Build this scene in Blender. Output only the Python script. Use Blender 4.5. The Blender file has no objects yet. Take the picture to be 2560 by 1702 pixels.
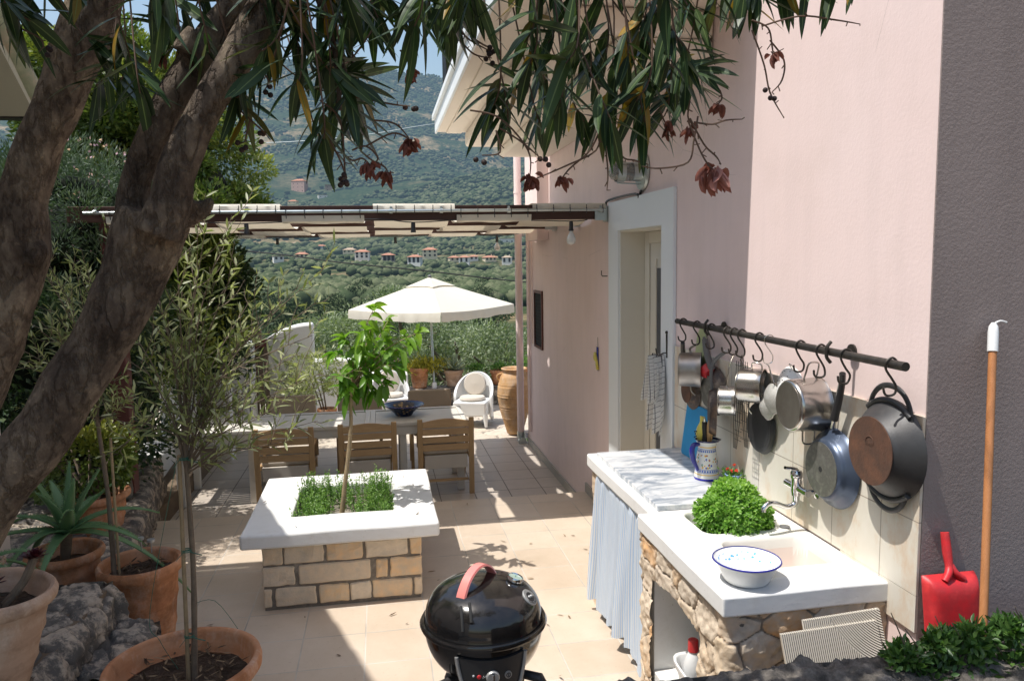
import bpy, bmesh, math, random
import numpy as np
from mathutils import Vector, Matrix, noise
random.seed(7); RNG=np.random.default_rng(7)
SC=bpy.context.scene; COL=SC.collection
PI=math.pi
# ---------------------------------------------------------------- camera calibration (world X right, Y away, Z up)
FPX=760.0; CAMH=2.1
_d=np.array([-133,79,-FPX]); _d=_d/np.linalg.norm(_d)
_k=(79*math.cos(.016)+133*math.sin(.016))/FPX
_u=np.array([-math.sin(.016),math.cos(.016),_k]); _u=_u/np.linalg.norm(_u)
_r=np.cross(_d,_u); CM=np.stack([_r,_d,_u]); CC=np.array([0,0,CAMH])
def ray(x,y): return CM@np.array([x-512.,-(y-340.),-FPX])/FPX
def onz(x,y,z):
    v=ray(x,y); return Vector(CC+v*((z-CAMH)/v[2]))
def onx(x,y,X):
    v=ray(x,y); return Vector(CC+v*(X/v[0]))
def ony(x,y,Y):
    v=ray(x,y); return Vector(CC+v*(Y/v[1]))
W=1.785      # plane of the pink house wall
GY=2.225      # plane of the dark end wall
LOW=-.205    # level of the dining terrace
# ---------------------------------------------------------------- materials
MATS={}
def nn(nt,t,**kw):
    n=nt.nodes.new(t)
    for k,v in kw.items(): setattr(n,k,v)
    return n
def newmat(name):
    m=bpy.data.materials.new(name); m.use_nodes=True; nt=m.node_tree
    b=nt.nodes['Principled BSDF']; MATS[name]=m
    return m,nt,b
def rgba(c): return (c[0],c[1],c[2],1)
def texco(nt,kind='pos',scale=(1,1,1)):
    if kind=='pos': o=nn(nt,'ShaderNodeNewGeometry').outputs['Position']
    elif kind=='uv': o=nn(nt,'ShaderNodeTexCoord').outputs['UV']
    else: o=nn(nt,'ShaderNodeTexCoord').outputs['Object']
    mp=nn(nt,'ShaderNodeMapping'); mp.inputs['Scale'].default_value=scale
    nt.links.new(o,mp.inputs[0]); return mp.outputs[0]
def tnoise(nt,vec,scale,detail=4,rough=.6):
    n=nn(nt,'ShaderNodeTexNoise'); n.inputs['Scale'].default_value=scale
    n.inputs['Detail'].default_value=detail; n.inputs['Roughness'].default_value=rough
    nt.links.new(vec,n.inputs['Vector']); return n.outputs['Fac']
def ramp(nt,fac,stops,interp='LINEAR'):
    r=nn(nt,'ShaderNodeValToRGB'); r.color_ramp.interpolation=interp
    e=r.color_ramp.elements
    while len(e)<len(stops): e.new(.5)
    for i,(p,c) in enumerate(stops):
        e[i].position=p; e[i].color=rgba(c) if len(c)==3 else c
    nt.links.new(fac,r.inputs[0]); return r.outputs[0]
def mixc(nt,fac,a,b,mode='MIX'):
    m=nn(nt,'ShaderNodeMix',data_type='RGBA',blend_type=mode)
    for i,v in ((0,fac),(6,a),(7,b)):
        if isinstance(v,(int,float)): m.inputs[i].default_value=v
        elif isinstance(v,tuple): m.inputs[i].default_value=rgba(v)
        else: nt.links.new(v,m.inputs[i])
    return m.outputs[2]
def mth(nt,op,a,b=0.,c=None):
    m=nn(nt,'ShaderNodeMath',operation=op)
    for i,v in enumerate([a,b]+([c] if c is not None else [])):
        if isinstance(v,(int,float)): m.inputs[i].default_value=v
        else: nt.links.new(v,m.inputs[i])
    return m.outputs[0]
def attr(nt,name):
    a=nn(nt,'ShaderNodeAttribute'); a.attribute_name=name; return a.outputs['Fac']
def bump(nt,b,h,strength=.4,dist=.01):
    n=nn(nt,'ShaderNodeBump'); n.inputs['Strength'].default_value=strength; n.inputs['Distance'].default_value=dist
    nt.links.new(h,n.inputs['Height']); nt.links.new(n.outputs[0],b.inputs['Normal'])
def pm(name,c1,c2=None,scale=6.,rough=.7,metal=0.,bs=0.,bd=.005,bscale=None,kind='pos',c3=None,spec=.5,detail=5,stretch=(1,1,1),coat=0.):
    """general procedural material: two or three colours mixed by noise, with bump"""
    m,nt,b=newmat(name); v=texco(nt,kind,stretch)
    c2=c2 or tuple(x*.82 for x in c1)
    f=tnoise(nt,v,scale,detail)
    st=[(.32,c1),(.68,c2)] if not c3 else [(.28,c1),(.5,c2),(.72,c3)]
    nt.links.new(ramp(nt,f,st),b.inputs['Base Color'])
    b.inputs['Roughness'].default_value=rough; b.inputs['Metallic'].default_value=metal
    b.inputs['Specular IOR Level'].default_value=spec; b.inputs['Coat Weight'].default_value=coat
    if bs: bump(nt,b,tnoise(nt,v,bscale or scale*6,6,.65),bs,bd)
    return m
def leafmat(name,stops,rough=.45,trans=.35,spec=.5,rib=None,tc=(1.5,1.7,.7)):
    m,nt,b=newmat(name)
    c=ramp(nt,attr(nt,'tint'),stops)
    if rib:
        uv=nn(nt,'ShaderNodeTexCoord').outputs['UV']; sx=nn(nt,'ShaderNodeSeparateXYZ'); nt.links.new(uv,sx.inputs[0])
        a=mth(nt,'ABSOLUTE',mth(nt,'SUBTRACT',sx.outputs[0],.5))
        f=mth(nt,'LESS_THAN',a,.045); c=mixc(nt,f,c,rib)
    nt.links.new(c,b.inputs['Base Color']); b.inputs['Roughness'].default_value=rough
    b.inputs['Specular IOR Level'].default_value=spec
    t=nn(nt,'ShaderNodeBsdfTranslucent'); lt=mixc(nt,1.,c,tc,'MULTIPLY'); nt.links.new(lt,t.inputs[0])
    mx=nn(nt,'ShaderNodeMixShader'); mx.inputs[0].default_value=trans
    nt.links.new(b.outputs[0],mx.inputs[1]); nt.links.new(t.outputs[0],mx.inputs[2])
    nt.links.new(mx.outputs[0],nt.nodes['Material Output'].inputs[0]); return m
# ---------------------------------------------------------------- object helpers
def setp(o,label=None,cat=None,group=None,kind=None):
    if label: o['label']=label
    if cat: o['category']=cat
    if group: o['group']=group
    if kind: o['kind']=kind
    return o
def thing(name,label,cat,loc=(0,0,0),group=None,rz=0.):
    o=bpy.data.objects.new(name,None); COL.objects.link(o); o.location=loc; o.rotation_euler[2]=rz
    o.empty_display_size=.1
    return setp(o,label,cat,group)
def root_loc(p):
    v=Vector((0,0,0))
    while p: v+=Vector(p.location); p=p.parent
    return v
def link(me,name,mats,parent=None,smooth=False,ang=40,bev=0,bseg=2,local=False):
    if not isinstance(mats,(list,tuple)): mats=[mats]
    for m in mats: me.materials.append(MATS[m] if isinstance(m,str) else m)
    me.validate(clean_customdata=False)
    o=bpy.data.objects.new(name,me); COL.objects.link(o)
    if parent:
        o.parent=parent
        if not local:
            me.transform(Matrix.Translation(-root_loc(parent)))
    if smooth:
        me.shade_smooth()
        if ang<180: me.set_sharp_from_angle(angle=math.radians(ang))
    if bev:
        b=o.modifiers.new('bevel','BEVEL'); b.width=bev; b.segments=bseg; b.limit_method='ANGLE'; b.angle_limit=math.radians(35)
    return o
class MB:
    def __init__(s): s.v=[]; s.f=[]; s.mi=[]; s.uv={}
    def add(s,vs,fs,mi=0,M=None):
        n=len(s.v)
        s.v+= [tuple(M@Vector(v)) for v in vs] if M else [tuple(v) for v in vs]
        s.f+=[tuple(n+i for i in f) for f in fs]; s.mi+=[mi]*len(fs); return s
    def box(s,x0,x1,y0,y1,z0,z1,mi=0,M=None):
        return s.add([(x0,y0,z0),(x1,y0,z0),(x1,y1,z0),(x0,y1,z0),(x0,y0,z1),(x1,y0,z1),(x1,y1,z1),(x0,y1,z1)],
          [(0,3,2,1),(4,5,6,7),(0,1,5,4),(1,2,6,5),(2,3,7,6),(3,0,4,7)],mi,M)
    def prism(s,poly,z0,z1,mi=0,M=None):
        n=len(poly); vs=[(x,y,z0) for x,y in poly]+[(x,y,z1) for x,y in poly]
        fs=[tuple(range(n-1,-1,-1)),tuple(range(n,2*n))]+[(i,(i+1)%n,n+(i+1)%n,n+i) for i in range(n)]
        return s.add(vs,fs,mi,M)
    def bar(s,a,b,w,h,up=(0,0,1),mi=0):
        a=Vector(a);b=Vector(b);d=(b-a);L=d.length;d.normalize();u=Vector(up)
        x=d.cross(u)
        if x.length<1e-4: x=d.cross(Vector((1,0,0)))
        x.normalize();z=x.cross(d)
        M=Matrix.Translation(a)@Matrix((x,d,z)).transposed().to_4x4()
        return s.box(-w/2,w/2,0,L,-h/2,h/2,mi,M)
    def tube(s,pts,r,n=8,sub=0,mi=0,cap=True,jit=0.):
        pts=[Vector(p) for p in pts]; rs=list(r) if hasattr(r,'__len__') else [r]*len(pts)
        if sub: pts,rs=catmull(pts,rs,sub)
        t=(pts[1]-pts[0]).normalized(); x=t.orthogonal().normalized(); base=len(s.v)
        vs=[];fs=[]
        for i,p in enumerate(pts):
            t2=(pts[min(i+1,len(pts)-1)]-pts[max(i-1,0)])
            if t2.length>1e-9: t2.normalize()
            else: t2=t
            x=(x-t2*x.dot(t2)); x=x.normalized() if x.length>1e-6 else t2.orthogonal().normalized()
            y=t2.cross(x); t=t2
            for k in range(n):
                a=2*PI*k/n; rr=rs[i]
                if jit:
                    q=p+(x*math.cos(a)+y*math.sin(a))*rr
                    rr*=1+jit*noise.noise(q*9)+jit*.5*noise.noise(q*26)
                vs.append(p+(x*math.cos(a)+y*math.sin(a))*rr)
        for i in range(len(pts)-1):
            for k in range(n):
                fs.append((i*n+k,i*n+(k+1)%n,(i+1)*n+(k+1)%n,(i+1)*n+k))
        if cap: fs.append(tuple(range(n-1,-1,-1))); m=(len(pts)-1)*n; fs.append(tuple(range(m,m+n)))
        return s.add(vs,fs,mi)
    def lathe(s,prof,M=None,n=32,mi=0,wob=None,cap=False):
        """prof: list of (radius,z) around local z"""
        vs=[];fs=[];m=len(prof)
        for i,(r,z) in enumerate(prof):
            for k in range(n):
                a=2*PI*k/n; rr=r*(wob(a,z) if wob else 1)
                vs.append((rr*math.cos(a),rr*math.sin(a),z))
        for i in range(m-1):
            for k in range(n): fs.append((i*n+k,i*n+(k+1)%n,(i+1)*n+(k+1)%n,(i+1)*n+k))
        if cap and prof[0][0]>1e-5: fs.append(tuple(range(n-1,-1,-1)))
        if cap and prof[-1][0]>1e-5: fs.append(tuple((m-1)*n+k for k in range(n)))
        return s.add(vs,fs,mi,M)
    def sphere(s,c,r,n=8,mi=0,sc=(1,1,1)):
        prof=[(max(1e-4,r*math.sin(PI*i/n)),-r*math.cos(PI*i/n)) for i in range(n+1)]
        return s.lathe(prof,Matrix.Translation(Vector(c))@Matrix.Diagonal((sc[0],sc[1],sc[2],1)),max(6,int(n*1.5)),mi)
    def mesh(s,name):
        me=bpy.data.meshes.new(name); me.from_pydata(s.v,[],s.f)
        if any(s.mi): me.polygons.foreach_set('material_index',s.mi)
        return me
    def build(s,name,mats,parent=None,**kw): return link(s.mesh(name),name,mats,parent,**kw)
def catmull(P,R,sub):
    o=[];ro=[];n=len(P)
    for i in range(n-1):
        p0=P[max(i-1,0)];p1=P[i];p2=P[i+1];p3=P[min(i+2,n-1)]
        for k in range(sub):
            t=k/sub;t2=t*t;t3=t2*t
            o.append(.5*((2*p1)+(p2-p0)*t+(2*p0-5*p1+4*p2-p3)*t2+(3*p1-p0-3*p2+p3)*t3)); ro.append(R[i]*(1-t)+R[i+1]*t)
    o.append(P[-1]);ro.append(R[-1]); return o,ro
def npmesh(name,V,F,tint=None,uv=None,attrs=None):
    """fast mesh: V (n,3), F (m,k) quads or tris"""
    me=bpy.data.meshes.new(name); V=np.asarray(V,np.float32); F=np.asarray(F,np.int32); m,k=F.shape
    me.vertices.add(len(V)); me.vertices.foreach_set('co',V.ravel())
    me.loops.add(m*k); me.loops.foreach_set('vertex_index',F.ravel())
    me.polygons.add(m); me.polygons.foreach_set('loop_start',np.arange(0,m*k,k,dtype=np.int32))
    me.polygons.foreach_set('loop_total',np.full(m,k,np.int32))
    if uv is not None:
        l=me.uv_layers.new(name='UVMap'); l.data.foreach_set('uv',np.asarray(uv,np.float32)[F.ravel()].ravel())
    me.update(calc_edges=True)
    for nm,a in (attrs or {}).items():
        t=me.attributes.new(nm,'FLOAT','POINT'); t.data.foreach_set('value',np.asarray(a,np.float32))
    if tint is not None:
        t=me.attributes.new('tint','FLOAT','POINT'); t.data.foreach_set('value',np.asarray(tint,np.float32))
    return me
def unit(a): return a/np.maximum(np.linalg.norm(a,axis=-1,keepdims=True),1e-9)
def leaves(P,D,U,L,Wd,seg=1,droop=0.,fold=.15,shape='lance',tint=None,curl=0.):
    """leaf arrays -> V,F,tint,uv.  P base, D direction, U approx normal"""
    P=np.asarray(P,float);D=unit(np.asarray(D,float));U=np.asarray(U,float);N=len(P)
    L=np.broadcast_to(L,(N,)).astype(float);Wd=np.broadcast_to(Wd,(N,)).astype(float)
    S=unit(np.cross(D,U)+1e-6); U=unit(np.cross(S,D))
    if tint is None: tint=RNG.random(N)
    if seg<=1:
        t=np.array([0,.45,1,.45]);w=np.array([0,-1,0,1]);
        V=P[:,None]+D[:,None]*(L[:,None,None]*t[None,:,None])+S[:,None]*(Wd[:,None,None]*.5*w[None,:,None])
        V=V+U[:,None]*(np.abs(w)[None,:,None]*fold*Wd[:,None,None]); V[:,:,2]-=(droop*L[:,None]*t[None]**2)
        F=np.arange(N)[:,None]*4+np.array([0,1,2,3])[None]
        uv=np.tile(np.array([[.5,0],[0,.5],[.5,1],[1,.5]]),(N,1))
        return V.reshape(-1,3),F,np.repeat(tint,4),uv
    T=np.linspace(0,1,seg+1)
    if shape=='lance': wp=np.sin(PI*T**.85)**.8
    elif shape=='taper': wp=np.minimum(1,(1-T)**.7*1.0+.0); wp[0]=.9
    elif shape=='oval': wp=np.sin(PI*T**.8)**.55
    wp=np.maximum(wp,.03)
    vs=[];uvs=[]
    for j,w in enumerate((-1,0,1)):
        V=P[:,None]+D[:,None]*(L[:,None]*T[None])[...,None]+S[:,None]*(Wd[:,None]*.5*w*wp[None])[...,None]
        V=V+U[:,None]*((abs(w)*fold*Wd[:,None]*wp[None])+(np.asarray(curl)*L)[:,None]*T[None]**2)[...,None]
        V[:,:,2]-=(np.asarray(droop)*L)[:,None]*T[None]**2
        vs.append(V); uvs.append(np.stack([np.full_like(T,.5+.5*w),T],-1))
    V=np.stack(vs,2)  # N,seg+1,3,3
    uv=np.tile(np.stack(uvs,1)[None],(N,1,1,1)).reshape(-1,2)
    f=[]
    for i in range(seg):
        for j in range(2): a=i*3+j; f.append((a,a+1,a+4,a+3))
    F=(np.arange(N)*(seg+1)*3)[:,None,None]+np.array(f)[None]
    return V.reshape(-1,3),F.reshape(-1,4),np.repeat(tint,(seg+1)*3),uv
def cat_leaves(parts):
    V=[];F=[];T=[];U=[];n=0
    for v,f,t,u in parts: V.append(v);F.append(f+n);T.append(t);U.append(u);n+=len(v)
    return np.concatenate(V),np.concatenate(F),np.concatenate(T),np.concatenate(U)
def leafobj(name,parts,mat,parent=None,smooth=False,ang=180):
    if isinstance(parts,tuple): parts=[parts]
    V,F,T,U=cat_leaves(parts); return link(npmesh(name,V,F,T,U),name,mat,parent,smooth=smooth,ang=ang)
def rdir(n,up=0.): v=RNG.normal(size=(n,3)); v=unit(v); v[:,2]+=up; return unit(v)
def clumps(c,rad,nc,cr,nl,L,Wd,up=.3,seg=1,hollow=.35,droop=0.,tb=(0,1),zmin=None,shell=.6):
    """crown of leaves: nc clumps in an ellipsoid, nl leaves total"""
    d=rdir(nc); r=(shell+(1-shell)*RNG.random(nc))**.6
    C=np.array(c)+d*np.array(rad)*r[:,None]
    R=cr*(.6+.8*RNG.random(nc)); k=RNG.integers(0,nc,nl)
    o=rdir(nl); q=R[k]*(hollow+(1-hollow)*RNG.random(nl)**.5)
    P=C[k]+o*q[:,None]*np.array([1,1,.8])
    D=unit(o+.7*rdir(nl)+np.array([0,0,up]))
    ct=RNG.random(nc)*(tb[1]-tb[0])+tb[0]
    t=np.clip(.65*ct[k]+.35*RNG.random(nl)+.15*o[:,2],0,1)
    if zmin is not None: m=P[:,2]>zmin; P,D,t,o=P[m],D[m],t[m],o[m]
    n=len(P)
    return leaves(P,D,o+.6*rdir(n),L*(.7+.6*RNG.random(n)),Wd*(.8+.4*RNG.random(n)),seg=seg,droop=droop,tint=t)
def vor(u,v,cw,ch,seed,jit=.8):
    """jittered-grid voronoi -> F1,F2,cell random; arrays u,v"""
    rg=np.random.default_rng(seed); i0=int(np.floor(u.min()/cw))-2;i1=int(np.ceil(u.max()/cw))+2
    j0=int(np.floor(v.min()/ch))-2;j1=int(np.ceil(v.max()/ch))+2
    gi,gj=np.meshgrid(np.arange(i0,i1+1),np.arange(j0,j1+1),indexing='ij')
    sx=(gi+.5+.5*(gj%2)+(rg.random(gi.shape)-.5)*jit)*cw; sy=(gj+.5+(rg.random(gi.shape)-.5)*jit)*ch
    S=np.stack([sx.ravel(),sy.ravel()],-1); cr=rg.random(len(S)); sh=cw/ch
    F1=np.full(u.shape,9e9);F2=F1.copy();ci=np.zeros(u.shape,int)
    for k,(a,b) in enumerate(S):
        d=np.sqrt((u-a)**2+((v-b)*sh**.5)**2); m=d<F1
        F2=np.where(m,F1,np.minimum(F2,d)); ci=np.where(m,k,ci); F1=np.where(m,d,F1)
    return F1,F2,cr[ci]
def fbm2(u,v,s,seed=0,oct=4):
    out=np.zeros(u.shape)
    rg=np.random.default_rng(seed)
    for o in range(oct):
        T=rg.random((64,64)); a=(u*s*2**o)%64;b=(v*s*2**o)%64
        i=np.floor(a).astype(int);j=np.floor(b).astype(int);fa=a-i;fb=b-j
        fa=fa*fa*(3-2*fa);fb=fb*fb*(3-2*fb);i%=64;j%=64;i2=(i+1)%64;j2=(j+1)%64
        out+=((T[i,j]*(1-fa)+T[i2,j]*fa)*(1-fb)+(T[i,j2]*(1-fa)+T[i2,j2]*fa)*fb-.5)*.5**o
    return out
def gridF(nu,nv):
    i,j=np.meshgrid(np.arange(nu-1),np.arange(nv-1),indexing='ij'); a=(i*nv+j).ravel()
    return np.stack([a,a+nv,a+nv+1,a+1],-1)
def stone_patch(O,U,V,w,h,cw,ch,seed,relief=.018,res=.008,gap=.018,mask=None,rough=.006,bulge=0.):
    """displaced stonework on a rectangle. returns V,F,cell,mortar"""
    O=np.array(O,float);U=unit(np.array(U,float));Vv=unit(np.array(V,float));N=np.cross(U,Vv)
    nu=max(3,int(w/res));nv=max(3,int(h/res))
    u,v=np.meshgrid(np.linspace(0,w,nu),np.linspace(0,h,nv),indexing='ij')
    wu=u+fbm2(u,v,7,seed+1)*.03; wv=v+fbm2(u,v,7,seed+2)*.03
    F1,F2,c=vor(wu,wv,cw,ch,seed)
    e=np.clip((F2-F1)/gap,0,1); e=e*e*(3-2*e)
    hgt=e*relief*(.7+.6*c)+fbm2(u,v,14,seed+3)*rough*1.6+fbm2(u,v,50,seed+4)*rough*.6
    P=O+u[...,None]*U+v[...,None]*Vv+hgt[...,None]*N
    F=gridF(nu,nv)
    if mask is not None:
        cu=(u[:-1,:-1]+w/nu/2).ravel();cv=(v[:-1,:-1]+h/nv/2).ravel(); F=F[mask(cu,cv)]
    return P.reshape(-1,3),F,c.ravel(),e.ravel()
def sweep_stone(prof,A,B,U,O,L,cw,ch,seed,relief=.018,res=.008,gap=.018,mask=None,rough=.006,along_first=True):
    """stonework wrapped round a profile: prof = 2D points in the plane (A,B), swept a length L along U"""
    A=np.array(A,float);B=np.array(B,float);U=unit(np.array(U,float));O=np.array(O,float)
    P=np.array(prof,float); seg=np.linalg.norm(np.diff(P,axis=0),axis=1); cs=np.concatenate([[0],np.cumsum(seg)]); n=max(4,int(cs[-1]/res)); s=np.linspace(0,cs[-1],n)
    a=np.interp(s,cs,P[:,0]);b=np.interp(s,cs,P[:,1]); k=max(1,int(.03/res)); 
    def sm(q):
        qq=np.pad(q,k,mode='reflect',reflect_type='odd'); return np.convolve(qq,np.ones(2*k+1)/(2*k+1),'valid')
    a=sm(a);b=sm(b); ta=np.gradient(a);tb=np.gradient(b); ln=np.hypot(ta,tb); na,nb=tb/ln,-ta/ln
    nu=max(3,int(L/res)); v=np.linspace(0,L,nu); S,Vv=np.meshgrid(s,v,indexing='ij')
    wu=S+fbm2(S,Vv,7,seed+1)*.03; wv=Vv+fbm2(S,Vv,7,seed+2)*.03
    F1,F2,c=vor(wu,wv,cw,ch,seed); e=np.clip((F2-F1)/gap,0,1); e=e*e*(3-2*e)
    h=e*relief*(.7+.6*c)+fbm2(S,Vv,14,seed+3)*rough*1.6+fbm2(S,Vv,50,seed+4)*rough*.6
    base=a[:,None]*A+b[:,None]*B; nrm=na[:,None]*A+nb[:,None]*B
    Q=O+base[:,None]+v[None,:,None]*U+h[...,None]*nrm[:,None]
    F=gridF(n,nu)
    if mask is not None:
        cs_=(S[:-1,:-1]+res/2).ravel();cv=(Vv[:-1,:-1]+res/2).ravel(); F=F[mask(cs_,cv)]
    return Q.reshape(-1,3),F,c.ravel(),e.ravel()
def stoneobj(name,patches,mat,parent=None):
    V=[];F=[];c=[];e=[];n=0
    for p in patches: V.append(p[0]);F.append(p[1]+n);c.append(p[2]);e.append(p[3]);n+=len(p[0])
    me=npmesh(name,np.concatenate(V),np.concatenate(F),attrs=dict(cell=np.concatenate(c),mortar=np.concatenate(e)))
    return link(me,name,mat,parent,smooth=True,ang=180)
def textmesh(txt,size,depth=.0005):
    cu=bpy.data.curves.new('lettering','FONT'); cu.body=txt; cu.size=size; cu.extrude=depth; cu.align_x='CENTER'; cu.align_y='CENTER'
    o=bpy.data.objects.new('lettering',cu); COL.objects.link(o)
    bpy.context.view_layer.update()
    me=bpy.data.meshes.new_from_object(o.evaluated_get(bpy.context.evaluated_depsgraph_get()))
    bpy.data.objects.remove(o); bpy.data.curves.remove(cu); return me
def frame_matrix(loc,x,y,z):
    return Matrix.Translation(Vector(loc))@Matrix((Vector(x).normalized(),Vector(y).normalized(),Vector(z).normalized())).transposed().to_4x4()
MXN=lambda loc:frame_matrix(loc,(0,1,0),(0,0,1),(1,0,0))   # local z -> world +X
def copy_tree(o,parent=None):
    c=o.copy(); COL.objects.link(c)
    if parent: c.parent=parent
    for ch in list(o.children): copy_tree(ch,c)
    return c
# ================================================================ materials
def stonemat(name,cols,mort,rough=.85,lichen=None,bs=.5):
    m,nt,b=newmat(name); p=texco(nt)
    c=ramp(nt,attr(nt,'cell'),cols)
    n=tnoise(nt,p,16,6,.65); c=mixc(nt,ramp(nt,n,[(.3,(0,0,0)),(.75,(1,1,1))]),c,tuple(x*.72 for x in cols[0][1]))
    n2=tnoise(nt,p,60,4); c=mixc(nt,mth(nt,'MULTIPLY',n2,.4),c,(.9,.78,.62),'MULTIPLY')
    mm=mixc(nt,n2,mort,tuple(x*.6 for x in mort))
    c=mixc(nt,ramp(nt,attr(nt,'mortar'),[(.35,(0,0,0)),(.7,(1,1,1))]),mm,c)
    if lichen:
        f=ramp(nt,tnoise(nt,p,9,8,.75),[(.43,(0,0,0)),(.53,(1,1,1))]); c=mixc(nt,f,c,lichen)
    nt.links.new(c,b.inputs['Base Color']); b.inputs['Roughness'].default_value=rough
    b.inputs['Specular IOR Level'].default_value=.25
    bump(nt,b,tnoise(nt,p,70,6,.7),bs,.006); return m
stonemat('stone',[(0,(.78,.68,.55)),(.22,(.72,.48,.27)),(.42,(.84,.75,.63)),(.6,(.74,.42,.18)),(.8,(.64,.57,.49)),(1,(.84,.64,.42))],(.42,.34,.26))
stonemat('stone_grey',[(0,(.46,.41,.35)),(.3,(.56,.46,.36)),(.6,(.42,.38,.33)),(1,(.60,.5,.4))],(.2,.17,.14),lichen=(.12,.11,.10))
stonemat('brick_stone',[(0,(.84,.74,.60)),(.2,(.80,.64,.46)),(.4,(.84,.62,.38)),(.6,(.86,.57,.30)),(.8,(.84,.70,.53)),(1,(.78,.54,.33))],(.3,.25,.2))
stonemat('paving_stone',[(0,(.62,.56,.48)),(.5,(.7,.62,.52)),(1,(.56,.5,.43))],(.36,.31,.26))
def wallmat(name,c,c2,bs,bscale,bd=.003,streak=0.):
    m,nt,b=newmat(name); p=texco(nt)
    col=ramp(nt,tnoise(nt,p,1.3,5,.55),[(.3,c),(.7,c2)])
    if streak:
        q=texco(nt,'pos',(3,3,.35)); f=ramp(nt,tnoise(nt,q,3,6,.6),[(.45,(0,0,0)),(.8,(1,1,1))])
        col=mixc(nt,mth(nt,'MULTIPLY',f,streak),col,tuple(x*.72 for x in c))
    nt.links.new(col,b.inputs['Base Color']); b.inputs['Roughness'].default_value=.85; b.inputs['Specular IOR Level'].default_value=.2
    h=mth(nt,'ADD',tnoise(nt,p,bscale,5,.6),mth(nt,'MULTIPLY',tnoise(nt,p,5,3),.8)); bump(nt,b,h,bs,bd); return m
wallmat('pink_plaster',(.88,.72,.69),(.855,.685,.65),.35,70,.002,streak=.22)
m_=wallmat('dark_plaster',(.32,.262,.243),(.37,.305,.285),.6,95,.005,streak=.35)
wallmat('whitewash',(.80,.80,.785),(.76,.755,.735),.35,22,.004,streak=.18)
wallmat('cream_soffit',(.80,.72,.62),(.78,.69,.60),.15,60)
pm('white_paint',(.82,.85,.86),(.79,.82,.83),scale=2,rough=.5,bs=.1,bscale=30)
pm('cream_paint',(.74,.71,.62),(.71,.68,.6),scale=2,rough=.45)
pm('dull_render',(.42,.39,.34),(.36,.33,.29),scale=5,rough=.9,bs=.3)
# tiles
def tilemat(name,c1,c2,gr,x0,y0,sz,g=.006):
    m,nt,b=newmat(name); p=texco(nt); s=nn(nt,'ShaderNodeSeparateXYZ'); nt.links.new(p,s.inputs[0])
    u=mth(nt,'DIVIDE',mth(nt,'SUBTRACT',s.outputs[0],x0),sz); v=mth(nt,'DIVIDE',mth(nt,'SUBTRACT',s.outputs[1],y0),sz)
    def edge(t):
        f=mth(nt,'FRACT',t); return mth(nt,'MINIMUM',f,mth(nt,'SUBTRACT',1.,f))
    e=mth(nt,'MINIMUM',edge(u),edge(v)); gf=ramp(nt,e,[(g/sz*.35,(1,1,1)),(g/sz*.75,(0,0,0))])
    cv=nn(nt,'ShaderNodeCombineXYZ'); nt.links.new(mth(nt,'FLOOR',u),cv.inputs[0]); nt.links.new(mth(nt,'FLOOR',v),cv.inputs[1])
    wn=nn(nt,'ShaderNodeTexWhiteNoise'); nt.links.new(cv.outputs[0],wn.inputs[0])
    c=ramp(nt,mth(nt,'ADD',mth(nt,'MULTIPLY',tnoise(nt,p,3.2,6,.65),.75),mth(nt,'MULTIPLY',wn.outputs['Value'],.3)),[(.3,c1),(.75,c2)])
    sp=ramp(nt,tnoise(nt,p,55,3,.6),[(.62,(1,1,1)),(.72,(.86,.83,.8))]); c=mixc(nt,1.,c,sp,'MULTIPLY')
    dk=ramp(nt,tnoise(nt,p,1.1,7,.7),[(.42,(1,1,1)),(.7,(.86,.84,.8))]); c=mixc(nt,1.,c,dk,'MULTIPLY')
    grc=mixc(nt,ramp(nt,tnoise(nt,p,2.2,5),[(.4,(0,0,0)),(.65,(1,1,1))]),gr,tuple(x*.6 for x in gr))
    c=mixc(nt,gf,c,grc); nt.links.new(c,b.inputs['Base Color'])
    rr=mth(nt,'MULTIPLY_ADD',gf,.4,.42); nt.links.new(rr,b.inputs['Roughness'])
    b.inputs['Specular IOR Level'].default_value=.4
    h=mth(nt,'SUBTRACT',mth(nt,'MULTIPLY',tnoise(nt,p,25,4),.25),gf); bump(nt,b,h,.35,.003); return m
tilemat('floor_tile',(.57,.465,.36),(.64,.54,.435),(.60,.55,.48),.2,4.905,.345,.0065)
tilemat('low_tile',(.52,.46,.40),(.57,.50,.43),(.27,.235,.2),.17,9.08,.345,.0085)
tilemat('splash_tile_old',(.66,.6,.5),(.72,.66,.56),(.5,.45,.38),0,0,.3)
# splash tiles: tall tiles on the wall, world y/z
def splash():
    m,nt,b=newmat('splash_tile'); p=texco(nt); s=nn(nt,'ShaderNodeSeparateXYZ'); nt.links.new(p,s.inputs[0])
    u=mth(nt,'DIVIDE',mth(nt,'SUBTRACT',s.outputs[1],2.42),.302); v=mth(nt,'DIVIDE',mth(nt,'SUBTRACT',s.outputs[2],1.19),.43)
    def edge(t):
        f=mth(nt,'FRACT',t); return mth(nt,'MINIMUM',f,mth(nt,'SUBTRACT',1.,f))
    gf=mth(nt,'MAXIMUM',mth(nt,'LESS_THAN',edge(u),.007),mth(nt,'LESS_THAN',edge(v),.005))
    q=texco(nt,'pos',(1,1,.5)); f=tnoise(nt,q,5,7,.7)
    c=ramp(nt,f,[(.25,(.78,.74,.66)),(.48,(.74,.69,.59)),(.62,(.68,.53,.38)),(.75,(.72,.66,.58))])
    c=mixc(nt,gf,c,(.36,.3,.24)); nt.links.new(c,b.inputs['Base Color']); b.inputs['Roughness'].default_value=.4
    bump(nt,b,mth(nt,'SUBTRACT',mth(nt,'MULTIPLY',tnoise(nt,p,30,4),.3),gf),.3,.002)
splash()
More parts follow.
